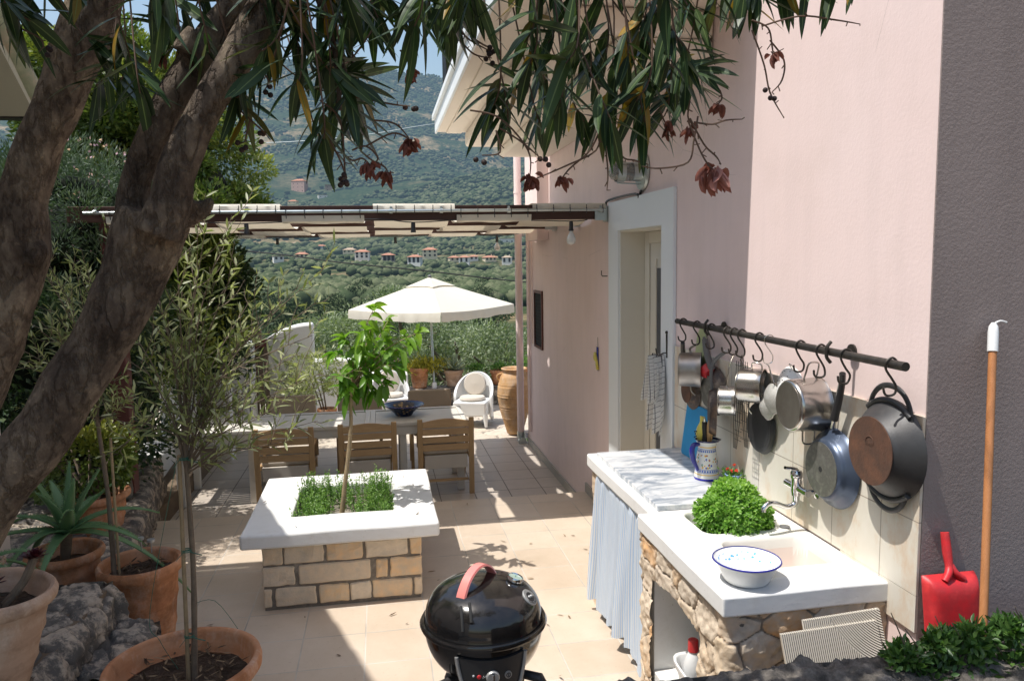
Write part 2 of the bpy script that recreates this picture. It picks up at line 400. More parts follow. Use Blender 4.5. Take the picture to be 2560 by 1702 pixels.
def marble():
    m,nt,b=newmat('marble'); p=texco(nt,'pos',(1.1,2.7,1)); 
    mp=nn(nt,'ShaderNodeMapping'); mp.inputs['Rotation'].default_value=(0,0,.12); nt.links.new(p,mp.inputs[0])
    f=tnoise(nt,mp.outputs[0],3.6,9,.66); f.node.inputs['Distortion'].default_value=1.3
    f2=tnoise(nt,mp.outputs[0],1.7,5,.6)
    c=ramp(nt,f,[(.36,(.27,.31,.36)),(.45,(.46,.5,.54)),(.54,(.60,.61,.62)),(.8,(.70,.70,.69))])
    c=mixc(nt,ramp(nt,f2,[(.4,(0,0,0)),(.65,(1,1,1))]),c,(.74,.74,.73)); c=mixc(nt,.65,c,ramp(nt,f,[(.40,(.16,.20,.26)),(.48,(.45,.48,.52)),(.55,(.68,.68,.68))]))
    nt.links.new(c,b.inputs['Base Color']); b.inputs['Roughness'].default_value=.3
marble()
# metals, plastics
pm('steel',(.62,.6,.56),(.5,.47,.43),scale=7,rough=.24,metal=1.,bs=.05,bscale=90)
pm('steel_dull',(.42,.39,.36),(.3,.27,.24),scale=9,rough=.42,metal=1.,bs=.1)
pm('chrome',(.75,.75,.76),(.68,.68,.7),scale=5,rough=.1,metal=1.)
pm('galvanised',(.55,.6,.6),(.45,.5,.5),scale=12,rough=.35,metal=1.)
pm('black_iron',(.035,.033,.03),(.075,.065,.055),scale=25,rough=.5,metal=.6,bs=.2)
pm('cast_iron',(.04,.04,.042),(.065,.065,.067),scale=6,rough=.46,metal=.35,bs=.35,bscale=160,bd=.001)
pm('rust_iron',(.16,.075,.045),(.10,.055,.038),scale=7,rough=.75,metal=.2,bs=.4,bscale=70,c3=(.2,.09,.05))
pm('burnt_metal',(.24,.15,.09),(.07,.055,.05),scale=12,rough=.55,metal=.5,bs=.2,c3=(.32,.26,.2))
pm('blue_enamel_pan',(.06,.085,.14),(.085,.11,.16),scale=5,rough=.33,metal=.4)
pm('scorched_base',(.26,.26,.23),(.16,.155,.14),scale=22,rough=.5,metal=.5,c3=(.32,.31,.27))
pm('black_plastic',(.018,.018,.02),(.03,.03,.032),scale=8,rough=.4)
pm('grey_plastic',(.13,.13,.135),(.16,.16,.165),scale=8,rough=.45)
pm('red_plastic',(.70,.02,.028),(.52,.03,.035),scale=14,rough=.45,bs=.15,bscale=60,c3=(.74,.05,.05))
pm('white_plastic',(.78,.79,.79),(.74,.75,.75),scale=4,rough=.4)
pm('yellow_plastic',(.72,.62,.13),(.64,.54,.1),scale=4,rough=.4)
pm('green_pale_plastic',(.55,.6,.32),(.5,.55,.3),scale=4,rough=.5)
pm('blue_board',(.02,.30,.60),(.02,.26,.53),scale=4,rough=.5)
pm('enamel_white',(.84,.84,.82),(.8,.8,.78),scale=5,rough=.18,spec=.6)
pm('enamel_blue',(.02,.025,.22),(.03,.03,.26),scale=5,rough=.2)
pm('kettle_black',(.006,.006,.007),(.012,.011,.011),scale=5,rough=.11,coat=.4)
pm('panel_black',(.02,.02,.021),(.028,.028,.03),scale=5,rough=.45)
pm('salmon_plastic',(.85,.27,.24),(.8,.24,.21),scale=4,rough=.28)
pm('silver_paint',(.45,.45,.44),(.38,.38,.37),scale=6,rough=.4,metal=.5)
pm('sinkstone',(.82,.81,.76),(.79,.77,.71),scale=3,rough=.38)
pm('basin_pink_reflection',(.80,.70,.63),(.78,.68,.62),scale=3,rough=.4)  # pink reflections in the near basin, painted as its colour
pm('linen',(.74,.66,.52),(.68,.6,.47),scale=30,rough=.9,bs=.2,bscale=300,bd=.001)
# woods, fabrics
def wood(name,c1,c2,ax=(1,12,12),rough=.55):
    m,nt,b=newmat(name); p=texco(nt,'obj',ax); f=tnoise(nt,p,7,7,.7)
    nt.links.new(ramp(nt,f,[(.3,c1),(.7,c2)]),b.inputs['Base Color']); b.inputs['Roughness'].default_value=rough; bump(nt,b,f,.2,.002)
wood('chair_wood',(.42,.26,.13),(.56,.38,.2))
wood('chair_wood_upright',(.40,.25,.12),(.52,.35,.18),(12,12,1))
wood('pergola_wood',(.045,.016,.010),(.075,.028,.018))
wood('post_wood',(.085,.022,.02),(.12,.035,.028),(12,12,1))
wood('broom_wood',(.42,.17,.06),(.5,.22,.09),(12,12,1),.4)
wood('gate_wood',(.16,.12,.095),(.23,.17,.13),(12,12,1),.7)
wood('spoon_wood',(.5,.3,.13),(.6,.38,.18),(12,12,1))
pm('table_paint',(.72,.69,.63),(.67,.64,.58),scale=3,rough=.5,stretch=(1,8,8),bs=.1)
pm('cushion',(.60,.55,.48),(.56,.51,.44),scale=5,rough=.9,bs=.2,bscale=200,bd=.001)
pm('taupe_fabric',(.52,.42,.32),(.47,.38,.29),scale=8,rough=.95,bs=.2,bscale=250,bd=.001)
def canvasmat():
    m=leafmat('canvas',[(0,(.84,.80,.70)),(1,(.82,.78,.68))],rough=.9,trans=.22,spec=.1,tc=(1.,.9,.75)); 
    nt=m.node_tree; b=nt.nodes['Principled BSDF']; bump(nt,b,tnoise(nt,texco(nt),4,4),.5,.02)
canvasmat()
def clothmat(name,fn,trans=.3):
    m,nt,b=newmat(name); uv=nn(nt,'ShaderNodeTexCoord').outputs['UV']; s=nn(nt,'ShaderNodeSeparateXYZ'); nt.links.new(uv,s.inputs[0])
    c=fn(nt,s.outputs[0],s.outputs[1]); nt.links.new(c,b.inputs['Base Color']); b.inputs['Roughness'].default_value=.95; b.inputs['Specular IOR Level'].default_value=.1
    bump(nt,b,tnoise(nt,texco(nt),180,3),.3,.002)
    t=nn(nt,'ShaderNodeBsdfTranslucent'); nt.links.new(c,t.inputs[0]); mx=nn(nt,'ShaderNodeMixShader'); mx.inputs[0].default_value=trans
    nt.links.new(b.outputs[0],mx.inputs[1]); nt.links.new(t.outputs[0],mx.inputs[2]); nt.links.new(mx.outputs[0],nt.nodes['Material Output'].inputs[0])
def fr(nt,x,k): return mth(nt,'FRACT',mth(nt,'MULTIPLY',x,k))
clothmat('striped_cloth',lambda nt,u,v: mixc(nt,mth(nt,'GREATER_THAN',fr(nt,u,85),.55),(.82,.87,.92),(.52,.68,.90)))
clothmat('checked_cloth',lambda nt,u,v: mixc(nt,mth(nt,'MAXIMUM',mth(nt,'LESS_THAN',fr(nt,u,7),.09),mth(nt,'LESS_THAN',fr(nt,v,14),.08)),(.78,.77,.74),(.05,.05,.07)))
# pots, soil
def pot_mat(name,c1,c2,c3):
    m,nt,b=newmat(name); p=texco(nt); f=tnoise(nt,p,5,7,.7); c=ramp(nt,f,[(.3,c1),(.5,c2),(.74,c3)])
    g=ramp(nt,tnoise(nt,texco(nt,'pos',(2,2,14)),3,4),[(.4,(1,1,1)),(.7,(.86,.84,.82))]); c=mixc(nt,1.,c,g,'MULTIPLY')
    lb=ramp(nt,tnoise(nt,texco(nt,'pos',(1,1,.5)),7,8,.75),[(.50,(0,0,0)),(.72,(.55,.55,.55))]); c=mixc(nt,lb,c,(.72,.62,.53))
    dt=ramp(nt,tnoise(nt,p,3.3,6,.7),[(.38,(.62,.6,.58)),(.5,(1,1,1))]); c=mixc(nt,1.,c,dt,'MULTIPLY')
    nt.links.new(c,b.inputs['Base Color']); b.inputs['Roughness'].default_value=.85; b.inputs['Specular IOR Level'].default_value=.25; bump(nt,b,tnoise(nt,p,60,5),.35,.003)
pot_mat('terracotta',(.50,.21,.10),(.56,.26,.13),(.60,.36,.23))
pot_mat('terracotta_pale',(.56,.38,.27),(.5,.33,.23),(.62,.48,.38))
pot_mat('terracotta_jar',(.62,.40,.21),(.60,.36,.17),(.66,.46,.28))
pm('soil',(.035,.022,.014),(.075,.048,.03),scale=45,rough=1.,bs=1.,bscale=70,bd=.02,c3=(.12,.085,.06))
pm('dry_litter',(.24,.16,.09),(.33,.25,.16),scale=10,rough=.9)
# bark
def bark():
    m,nt,b=newmat('bark'); p=texco(nt); q=texco(nt,'pos',(1,1,.55))
    f=tnoise(nt,q,14,8,.72); c=ramp(nt,f,[(.3,(.075,.055,.042)),(.46,(.165,.128,.10)),(.68,(.40,.33,.25))])
    pc=ramp(nt,tnoise(nt,p,5.,5),[(.45,(.75,.72,.7)),(.7,(1.35,1.3,1.2))]); c=mixc(nt,1.,c,pc,'MULTIPLY')
    nt.links.new(c,b.inputs['Base Color']); b.inputs['Roughness'].default_value=.85; b.inputs['Specular IOR Level'].default_value=.25
    r1=mth(nt,'ABSOLUTE',mth(nt,'SUBTRACT',tnoise(nt,texco(nt,'pos',(1,1,.4)),24,5,.6),.5)); fis=ramp(nt,r1,[(.0,(.66,.63,.6)),(.05,(1,1,1))]); c=mixc(nt,1.,c,fis,'MULTIPLY')
    sp=ramp(nt,tnoise(nt,p,75,3,.7),[(.60,(1,1,1)),(.70,(1.5,1.5,1.4))]); c=mixc(nt,1.,c,sp,'MULTIPLY'); nt.links.new(c,b.inputs['Base Color'])
    h=mth(nt,'ADD',mth(nt,'ADD',tnoise(nt,q,38,8,.75),mth(nt,'MULTIPLY',tnoise(nt,q,9,4),2.)),mth(nt,'MULTIPLY',mth(nt,'MINIMUM',r1,.06),9.)); bump(nt,b,h,1.,.02)
bark()
pm('stem_wood',(.20,.155,.11),(.14,.105,.075),scale=30,rough=.85,bs=.4,bscale=90)
pm('twig',(.13,.075,.05),(.09,.055,.035),scale=30,rough=.8)
pm('young_stem',(.36,.27,.15),(.27,.2,.12),scale=25,rough=.7,bs=.4)
pm('berry',(.035,.018,.014),(.02,.01,.01),scale=30,rough=.7)
pm('green_tie',(.02,.16,.10),(.02,.12,.09),scale=10,rough=.5)
# leaves
leafmat('oleander_leaf',[(0,(.016,.038,.014)),(.5,(.028,.058,.02)),(.9,(.045,.085,.028)),(.955,(.09,.10,.03)),(.975,(.28,.17,.02)),(1,(.34,.2,.03))],rough=.42,trans=.18,spec=.38,rib=(.13,.19,.07),tc=(1.2,1.35,.7))
leafmat('dry_flower',[(0,(.16,.06,.04)),(.5,(.28,.11,.08)),(1,(.50,.25,.21))],rough=.85,trans=.3,tc=(1.2,1.,.9))
leafmat('olive_leaf',[(0,(.15,.18,.075)),(.5,(.27,.30,.14)),(.8,(.40,.42,.23)),(1,(.55,.57,.40))],rough=.45,trans=.3)
leafmat('far_olive_leaf',[(0,(.08,.12,.06)),(.5,(.18,.23,.125)),(1,(.36,.41,.27))],rough=.6,trans=.25)
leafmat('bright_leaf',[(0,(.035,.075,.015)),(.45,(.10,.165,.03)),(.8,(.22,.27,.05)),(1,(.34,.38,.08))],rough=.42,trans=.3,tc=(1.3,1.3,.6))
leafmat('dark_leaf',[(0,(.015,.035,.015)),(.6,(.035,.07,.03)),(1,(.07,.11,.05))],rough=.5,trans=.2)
leafmat('rosemary_leaf',[(0,(.04,.075,.04)),(.6,(.07,.115,.065)),(1,(.13,.17,.11))],rough=.6,trans=.2)
leafmat('pink_bloom',[(0,(.5,.3,.4)),(1,(.62,.42,.5))],rough=.7)
leafmat('aloe_leaf',[(0,(.11,.22,.10)),(.5,(.14,.27,.12)),(1,(.17,.3,.13))],rough=.42,trans=.12)
leafmat('agave_leaf',[(0,(.26,.34,.24)),(1,(.35,.42,.29))],rough=.5,trans=.1)
leafmat('jade_leaf',[(0,(.07,.12,.02)),(.6,(.14,.18,.03)),(1,(.26,.26,.04))],rough=.4,trans=.15)
leafmat('aeonium_leaf',[(0,(.05,.008,.015)),(1,(.09,.015,.025))],rough=.4,trans=.1)
leafmat('basil_leaf',[(0,(.09,.22,.035)),(.5,(.20,.38,.07)),(1,(.40,.58,.16))],rough=.4,trans=.4)
leafmat('lemon_leaf',[(0,(.05,.13,.018)),(.5,(.11,.24,.03)),(1,(.24,.38,.06))],rough=.35,trans=.4)
leafmat('herb_leaf',[(0,(.06,.15,.03)),(.6,(.13,.26,.06)),(1,(.24,.38,.11))],rough=.5,trans=.35)
leafmat('yellow_leaf',[(0,(.2,.2,.03)),(.6,(.38,.34,.04)),(1,(.5,.44,.07))],rough=.5,trans=.3)
leafmat('red_bloom',[(0,(.7,.06,.04)),(1,(.8,.15,.1))],rough=.6)
# bulb glass and lamp glass
def glassmat(name,c,rough,tr,alpha=1.):
    m,nt,b=newmat(name); b.inputs['Base Color'].default_value=rgba(c); b.inputs['Roughness'].default_value=rough; b.inputs['Transmission Weight'].default_value=tr; b.inputs['IOR'].default_value=1.45
glassmat('opal_glass',(.85,.85,.82),.3,.25); glassmat('lamp_glass',(.72,.74,.73),.12,.75)
glassmat('gauge_glass',(.45,.6,.5),.1,.3)
# patterned jug, bowl
def jugmat():
    m,nt,b=newmat('painted_jug'); o=nn(nt,'ShaderNodeTexCoord').outputs['Object']; s=nn(nt,'ShaderNodeSeparateXYZ'); nt.links.new(o,s.inputs[0]); z=s.outputs[2]
    ang=mth(nt,'ARCTAN2',s.outputs[1],s.outputs[0])
    def band(a,c): return mth(nt,'MULTIPLY',mth(nt,'GREATER_THAN',z,a),mth(nt,'LESS_THAN',z,c))
    base=(.82,.81,.76)
    cv=nn(nt,'ShaderNodeCombineXYZ'); nt.links.new(mth(nt,'MULTIPLY',ang,3.2),cv.inputs[0]); nt.links.new(mth(nt,'MULTIPLY',z,42),cv.inputs[1])
    vo=nn(nt,'ShaderNodeTexVoronoi'); vo.inputs['Scale'].default_value=1.3; nt.links.new(cv.outputs[0],vo.inputs['Vector'])
    dots=mth(nt,'MULTIPLY',mth(nt,'LESS_THAN',vo.outputs['Distance'],.36),mth(nt,'GREATER_THAN',vo.outputs['Distance'],.12))
    sx=nn(nt,'ShaderNodeSeparateColor'); nt.links.new(vo.outputs['Color'],sx.inputs[0])
    dc=ramp(nt,sx.outputs[0],[(0,(.75,.42,.03)),(.35,(.08,.13,.5)),(.62,(.45,.12,.03)),(.8,(.1,.3,.2))],'CONSTANT')
    c=mixc(nt,mth(nt,'MULTIPLY',dots,band(.062,.135)),base,dc)
    wv=mth(nt,'ABSOLUTE',mth(nt,'SINE',mth(nt,'MULTIPLY',ang,14))); hb=mth(nt,'GREATER_THAN',wv,.45)
    for a,d in ((.044,.054),(.146,.157)): c=mixc(nt,mth(nt,'MULTIPLY',hb,band(a,d)),c,(.12,.2,.55))
    for a,d,cc in ((.04,.0425,(.1,.16,.5)),(.056,.0585,(.1,.16,.5)),(.028,.033,(.8,.5,.12)),(.16,.163,(.1,.16,.5)),(.17,.176,(.8,.5,.12)),(-.01,.011,(.03,.03,.4)),(.199,.3,(.02,.02,.08))):
        c=mixc(nt,band(a,d),c,cc)
    nt.links.new(c,b.inputs['Base Color']); b.inputs['Roughness'].default_value=.2
jugmat()
def bowlmat():
    m,nt,b=newmat('bowl_inside'); o=nn(nt,'ShaderNodeTexCoord').outputs['Object']; s=nn(nt,'ShaderNodeSeparateXYZ'); nt.links.new(o,s.inputs[0]); z=s.outputs[2]
    ang=mth(nt,'ARCTAN2',s.outputs[1],s.outputs[0])
    cv=nn(nt,'ShaderNodeCombineXYZ'); nt.links.new(mth(nt,'MULTIPLY',ang,4.2),cv.inputs[0]); nt.links.new(mth(nt,'MULTIPLY',z,60),cv.inputs[1])
    vo=nn(nt,'ShaderNodeTexVoronoi'); vo.inputs['Scale'].default_value=1.3; nt.links.new(cv.outputs[0],vo.inputs['Vector'])
    f=mth(nt,'MULTIPLY',mth(nt,'LESS_THAN',vo.outputs['Distance'],.33),mth(nt,'MULTIPLY',mth(nt,'GREATER_THAN',z,.040),mth(nt,'LESS_THAN',z,.066)))
    c=mixc(nt,f,(.84,.84,.82),(.12,.42,.72)); nt.links.new(c,b.inputs['Base Color']); b.inputs['Roughness'].default_value=.18
    m,nt,b=newmat('dark_bowl'); v=texco(nt); vo=nn(nt,'ShaderNodeTexVoronoi'); vo.inputs['Scale'].default_value=18; nt.links.new(v,vo.inputs['Vector'])
    c=ramp(nt,vo.outputs['Distance'],[(.18,(.35,.24,.12)),(.3,(.012,.018,.05))]); nt.links.new(c,b.inputs['Base Color']); b.inputs['Roughness'].default_value=.15
bowlmat()
def ribtile():
    m,nt,b=newmat('ribbed_tile'); p=texco(nt); s=nn(nt,'ShaderNodeSeparateXYZ'); nt.links.new(p,s.inputs[0])
    # straight combed ribs left, sweeping arcs right
    dx=mth(nt,'SUBTRACT',s.outputs[0],1.77); dz=mth(nt,'SUBTRACT',s.outputs[2],.93)
    r=mth(nt,'SQRT',mth(nt,'ADD',mth(nt,'MULTIPLY',dx,dx),mth(nt,'MULTIPLY',dz,dz)))
    a=mth(nt,'SINE',mth(nt,'MULTIPLY',s.outputs[0],820)); c2=mth(nt,'SINE',mth(nt,'MULTIPLY',r,820))
    f=mth(nt,'LESS_THAN',r,.27); mx=mixc(nt,f,a,c2)
    c=ramp(nt,mx,[(.1,(.5,.45,.37)),(.6,(.72,.68,.6))]); nt.links.new(c,b.inputs['Base Color']); b.inputs['Roughness'].default_value=.9; bump(nt,b,mx,.8,.004)
ribtile()
def ridgemat():
    m,nt,b=newmat('roof_red'); p=texco(nt); f=tnoise(nt,p,.8,3); nt.links.new(ramp(nt,f,[(.3,(.34,.15,.10)),(.7,(.44,.23,.16))]),b.inputs['Base Color']); b.inputs['Roughness'].default_value=.9
ridgemat()
pm('house_white',(.72,.7,.66),(.66,.64,.6),scale=.5,rough=.9); pm('house_cream',(.7,.62,.46),(.64,.56,.42),scale=.5,rough=.9)
pm('house_grey',(.30,.28,.27),(.26,.24,.23),scale=.5,rough=.9); pm('house_pink',(.58,.42,.38),(.52,.38,.35),scale=.5,rough=.9)
pm('window_dark',(.05,.06,.08),(.07,.08,.1),scale=2,rough=.3); pm('roof_dull',(.36,.27,.2),(.42,.33,.25),scale=.8,rough=.9)
pm('dark_void',(.02,.02,.02),(.03,.03,.03),scale=3,rough=.9)
pm('roof_tile_old',(.32,.33,.22),(.22,.24,.15),scale=8,rough=.9,c3=(.38,.3,.22),bs=.4)
pm('garden_soil',(.14,.10,.07),(.2,.15,.1),scale=3,rough=1.,bs=.5,bscale=20,bd=.03)

def dusty(name,dust,amt):
    m=MATS[name]; nt=m.node_tree; b=nt.nodes['Principled BSDF']; p=texco(nt)
    g=nn(nt,'ShaderNodeNewGeometry'); sx=nn(nt,'ShaderNodeSeparateXYZ'); nt.links.new(g.outputs['Normal'],sx.inputs[0])
    f=mth(nt,'MULTIPLY',ramp(nt,tnoise(nt,p,26,8,.75),[(.42,(0,0,0)),(.75,(1,1,1))]),mth(nt,'MULTIPLY',mth(nt,'MAXIMUM',sx.outputs[2],.12),amt))
    old=b.inputs['Base Color'].links[0].from_socket; nt.links.new(mixc(nt,f,old,dust),b.inputs['Base Color'])
    nt.links.new(mth(nt,'MULTIPLY_ADD',f,1.2,b.inputs['Roughness'].default_value),b.inputs['Roughness'])
dusty('kettle_black',(.28,.25,.21),.10); dusty('black_plastic',(.28,.25,.21),.2); dusty('cast_iron',(.25,.22,.19),.15); dusty('enamel_white',(.6,.55,.48),.25)
def wallstains():
    m=MATS['pink_plaster']; nt=m.node_tree; b=nt.nodes['Principled BSDF']; p=texco(nt); old=b.inputs['Base Color'].links[0].from_socket
    f=ramp(nt,tnoise(nt,p,2.3,8,.7),[(.5,(0,0,0)),(.78,(.45,.45,.45))]); c=mixc(nt,f,old,(.74,.60,.55))
    v=nn(nt,'ShaderNodeTexVoronoi'); v.feature='DISTANCE_TO_EDGE'; v.inputs['Scale'].default_value=.9
    q=mixc(nt,.12,p,nn(nt,'ShaderNodeTexNoise').outputs['Color'],'ADD'); nt.links.new(q,v.inputs['Vector'])
    cr=mth(nt,'MULTIPLY',mth(nt,'LESS_THAN',v.outputs['Distance'],.0012),ramp(nt,tnoise(nt,p,1.1,2),[(.55,(0,0,0)),(.6,(.5,.5,.5))]))
    s=nn(nt,'ShaderNodeSeparateXYZ'); nt.links.new(p,s.inputs[0]); sp=mth(nt,'MULTIPLY',ramp(nt,mth(nt,'ADD',s.outputs[2],mth(nt,'MULTIPLY',tnoise(nt,p,7,6),.5)),[(.1,(1,1,1)),(.55,(0,0,0))]),.35)
    c=mixc(nt,cr,c,(.45,.36,.33)); c=mixc(nt,sp,c,(.62,.5,.44)); nt.links.new(c,b.inputs['Base Color'])
wallstains()
def slabgrime():
    m=MATS['whitewash']; nt=m.node_tree; b=nt.nodes['Principled BSDF']; p=texco(nt); old=b.inputs['Base Color'].links[0].from_socket
    f=ramp(nt,tnoise(nt,p,6,9,.75),[(.55,(0,0,0)),(.72,(.5,.5,.5))]); g=ramp(nt,tnoise(nt,p,70,3,.7),[(.68,(0,0,0)),(.72,(.5,.5,.5))])
    c=mixc(nt,f,old,(.62,.59,.53)); c=mixc(nt,g,c,(.35,.32,.28)); nt.links.new(c,b.inputs['Base Color'])
slabgrime()
# ================================================================ camera, light, sky
cam=bpy.data.cameras.new('camera'); co=bpy.data.objects.new('camera',cam); COL.objects.link(co)
cam.sensor_width=36; cam.lens=FPX/1024*36; cam.clip_end=20000; cam.clip_start=.05
co.matrix_world=Matrix(((CM[0][0],CM[0][1],CM[0][2],0),(CM[1][0],CM[1][1],CM[1][2],0),(CM[2][0],CM[2][1],CM[2][2],CAMH),(0,0,0,1)))
SC.camera=co
EL=math.radians(67.); AZ=math.atan(.125)
sdir=Vector((math.cos(EL)*math.cos(AZ),math.cos(EL)*math.sin(AZ),-math.sin(EL)))
sl=bpy.data.lights.new('sun','SUN'); sl.energy=5.0; sl.angle=math.radians(.53); sl.color=(1,.96,.90)
so=bpy.data.objects.new('sun',sl); COL.objects.link(so); so.rotation_euler=sdir.to_track_quat('-Z','Y').to_euler()
w=bpy.data.worlds.new('World'); SC.world=w; w.use_nodes=True; nt=w.node_tree
sk=nt.nodes.new('ShaderNodeTexSky'); sk.sky_type='NISHITA'; sk.sun_disc=False; sk.sun_elevation=EL
sk.sun_rotation=math.atan2(-math.cos(AZ),-math.sin(AZ)); sk.altitude=100; sk.air_density=1.5; sk.dust_density=2.6; sk.ozone_density=2.2
nt.links.new(sk.outputs[0],nt.nodes['Background'].inputs[0]); nt.nodes['Background'].inputs[1].default_value=.16
SC.view_settings.view_transform='Standard'; SC.view_settings.look='None'; SC.view_settings.exposure=0
SC.render.engine='CYCLES'; SC.cycles.use_denoising=True; SC.cycles.max_bounces=6; SC.cycles.transparent_max_bounces=6
SC.cycles.diffuse_bounces=3; SC.cycles.glossy_bounces=3; SC.cycles.transmission_bounces=4; SC.cycles.caustics_reflective=False; SC.cycles.caustics_refractive=False
# ================================================================ ground, patios
def struct(o): return setp(o,kind='structure')
struct(MB().box(-1.95,W,-.6,6.5,-.45,0).build('patio_floor','floor_tile',bev=.006))
struct(MB().box(-3.2,W,6.5,9.55,-.6,LOW).build('dining_terrace_floor','low_tile'))
# crazy paving beyond the tiles
pv=stone_patch((-4,9.5,LOW-.03),(1,0,0),(0,1,0),9.5,3.4,.42,.34,31,relief=.022,res=.03,gap=.045,rough=.006)
struct(stoneobj('stone_paving',[pv],'paving_stone'))
struct(MB().box(-6.5,-1.95,-1.,9.5,-.6,-.02).build('garden_bed_soil','garden_soil'))
# ================================================================ pink house
house=thing('house','pink plastered house with white eaves, white door surround and grey downpipes','house',(2.4,5.8,LOW))
D0,D1,DT=4.615,5.51,2.30      # door opening
m=MB()
X2=3.6
m.box(W,X2,GY+.005,D0,-.6,6.5); m.box(W,X2,D1,9.25,-.6,6.5); m.box(W,X2,D0,D1,DT,6.5); m.box(W+.3,X2,D0,D1,-.6,DT)
hw=m.build('wall','pink_plaster',house)
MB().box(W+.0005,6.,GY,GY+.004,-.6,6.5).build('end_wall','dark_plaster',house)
# door surround (proud of the wall) and reveal
m=MB(); t=.022
m.box(W-t,W-.002,4.411,D0,.16,2.52); m.box(W-t,W-.002,D1,5.744,.16,2.52); m.box(W-t,W-.002,D0,D1,DT,2.52)
sur=m.build('door_surround','white_paint',house)
m=MB(); m.box(W-.002,W+.24,D0-.0,D0+.012,0,DT-.001); m.box(W-.002,W+.24,D1-.012,D1,0,DT-.001); m.box(W-.002,W+.24,D0+.012,D1-.012,DT-.012,DT)
m.build('door_reveal','cream_paint',house)
door=MB().box(W+.20,W+.24,D0+.012,D1-.012,.02,DT-.012).build('door','cream_paint',house)
m=MB()
xf=W+.185
for a,b in ((D0+.012,D0+.10),(D1-.10,D1-.012)): m.box(xf,W+.199,a,b,.02,DT-.013)
m.box(xf,W+.199,D0+.1,D1-.1,DT-.1,DT-.013)
m.build('door_frame','cream_paint',door,bev=.006)
m=MB()
for a,b in ((D1-.24,D1-.225),(D0+.225,D0+.24)):
    m.box(xf+.004,W+.199,a,b,.2,DT-.2)
m.box(xf+.004,W+.199,D0+.24,D1-.24,DT-.215,DT-.2)
m.build('moulding','cream_paint',door)
for z0,z1 in ((.55,1.22),(1.26,2.02)): MB().box(W+.19,W+.199,D0+.26,D1-.26,z0,z1).build('door_pane','window_dark',door)
MB().box(W-.012,W-.001,GY+.02,4.41,-.01,.085).build('skirting','dull_render',house)
MB().box(W-.016,W-.001,5.745,6.5,0,.085).box(W-.016,W-.001,6.5,9.2,LOW,LOW+.085).build('skirting','dull_render',house)
# eaves
XE=.62
ev=MB(); ev.box(XE,W-.003,3.45,7.85,3.385,3.52,1); ev.box(XE-.02,XE-.001,3.4,7.87,3.37,3.50,0); ev.box(XE-.045,XE-.0005,3.4,7.9,3.505,3.56,0)
ev.box(XE+.001,X2,3.42,7.85,3.521,3.6,0)
ev.build('eave',['white_paint','cream_soffit'],house,bev=.004)
ev=MB(); ev.box(.9,W-.003,3.9,7.86,3.24,3.384); ev.box(1.25,W-.004,3.905,7.87,3.143,3.239)
ev.build('eave_beam','cream_soffit',house,bev=.03,bseg=4)
MB().box(XE+.09,.7+.16,3.5,7.8,3.365,3.384).build('soffit_strip','cream_soffit',house)
MB().box(1.66,W-.003,7.95,8.6,2.30,3.37).build('pilaster','pink_plaster',house,bev=.004)
m=MB(); m.tube([(1.70,9.30,3.5),(1.70,9.30,LOW+.12)],.045,12); 
for z in (.6,1.9,2.9): m.tube([(1.70,9.3,z),(1.70,9.3,z+.03)],.05,12)
dp=m.build('downpipe','pink_plaster',house,smooth=True)
MB().tube([(1.70,9.30,LOW+.14),(1.70,9.30,LOW+.03),(1.70,9.2,LOW+.03)],.05,12).build('pipe_shoe','galvanised',dp,smooth=True)
MB().tube([(1.765,9.0,3.3),(1.765,9.0,LOW+.2)],.014,8).build('conduit','pink_plaster',house,smooth=True)
MB().tube([(1.765,8.8,3.3),(1.765,8.8,1.1)],.01,8).build('conduit','pink_plaster',house,smooth=True)
# shuttered vent
m=MB(); y0,y1,z0,z1=8.28,8.72,1.08,1.74
m.box(W-.02,W-.002,y0,y1,z0,z0+.03).box(W-.02,W-.002,y0,y1,z1-.03,z1).box(W-.02,W-.002,y0,y0+.03,z0+.03,z1-.03).box(W-.02,W-.002,y1-.03,y1,z0+.03,z1-.03)
vn=m.build('wall_vent','post_wood',house)
m=MB(); m.box(W-.004,W-.0015,y0+.03,y1-.03,z0+.03,z1-.03)
for k in range(16):
    z=z0+.05+k*.037; m.bar((W-.012,y0+.03,z),(W-.012,y1-.03,z),.012,.004,(1,0,1.))
m.build('slats','dark_void',vn)
# ribbed flue on the roof
fl=thing('chimney','dark ribbed metal chimney standing on the roof behind the white eave','chimney',(.85,7.4,3.6))
m=MB(); m.box(.68,1.06,7.22,7.58,3.601,5.9)
for k in range(14): m.box(.682+k*.0275,.692+k*.0275,7.205,7.219,3.601,5.9)
for k in range(13): m.box(.665,.679,7.23+k*.0275,7.24+k*.0275,3.601,5.9)
m.build('flue_cladding','black_plastic',fl)
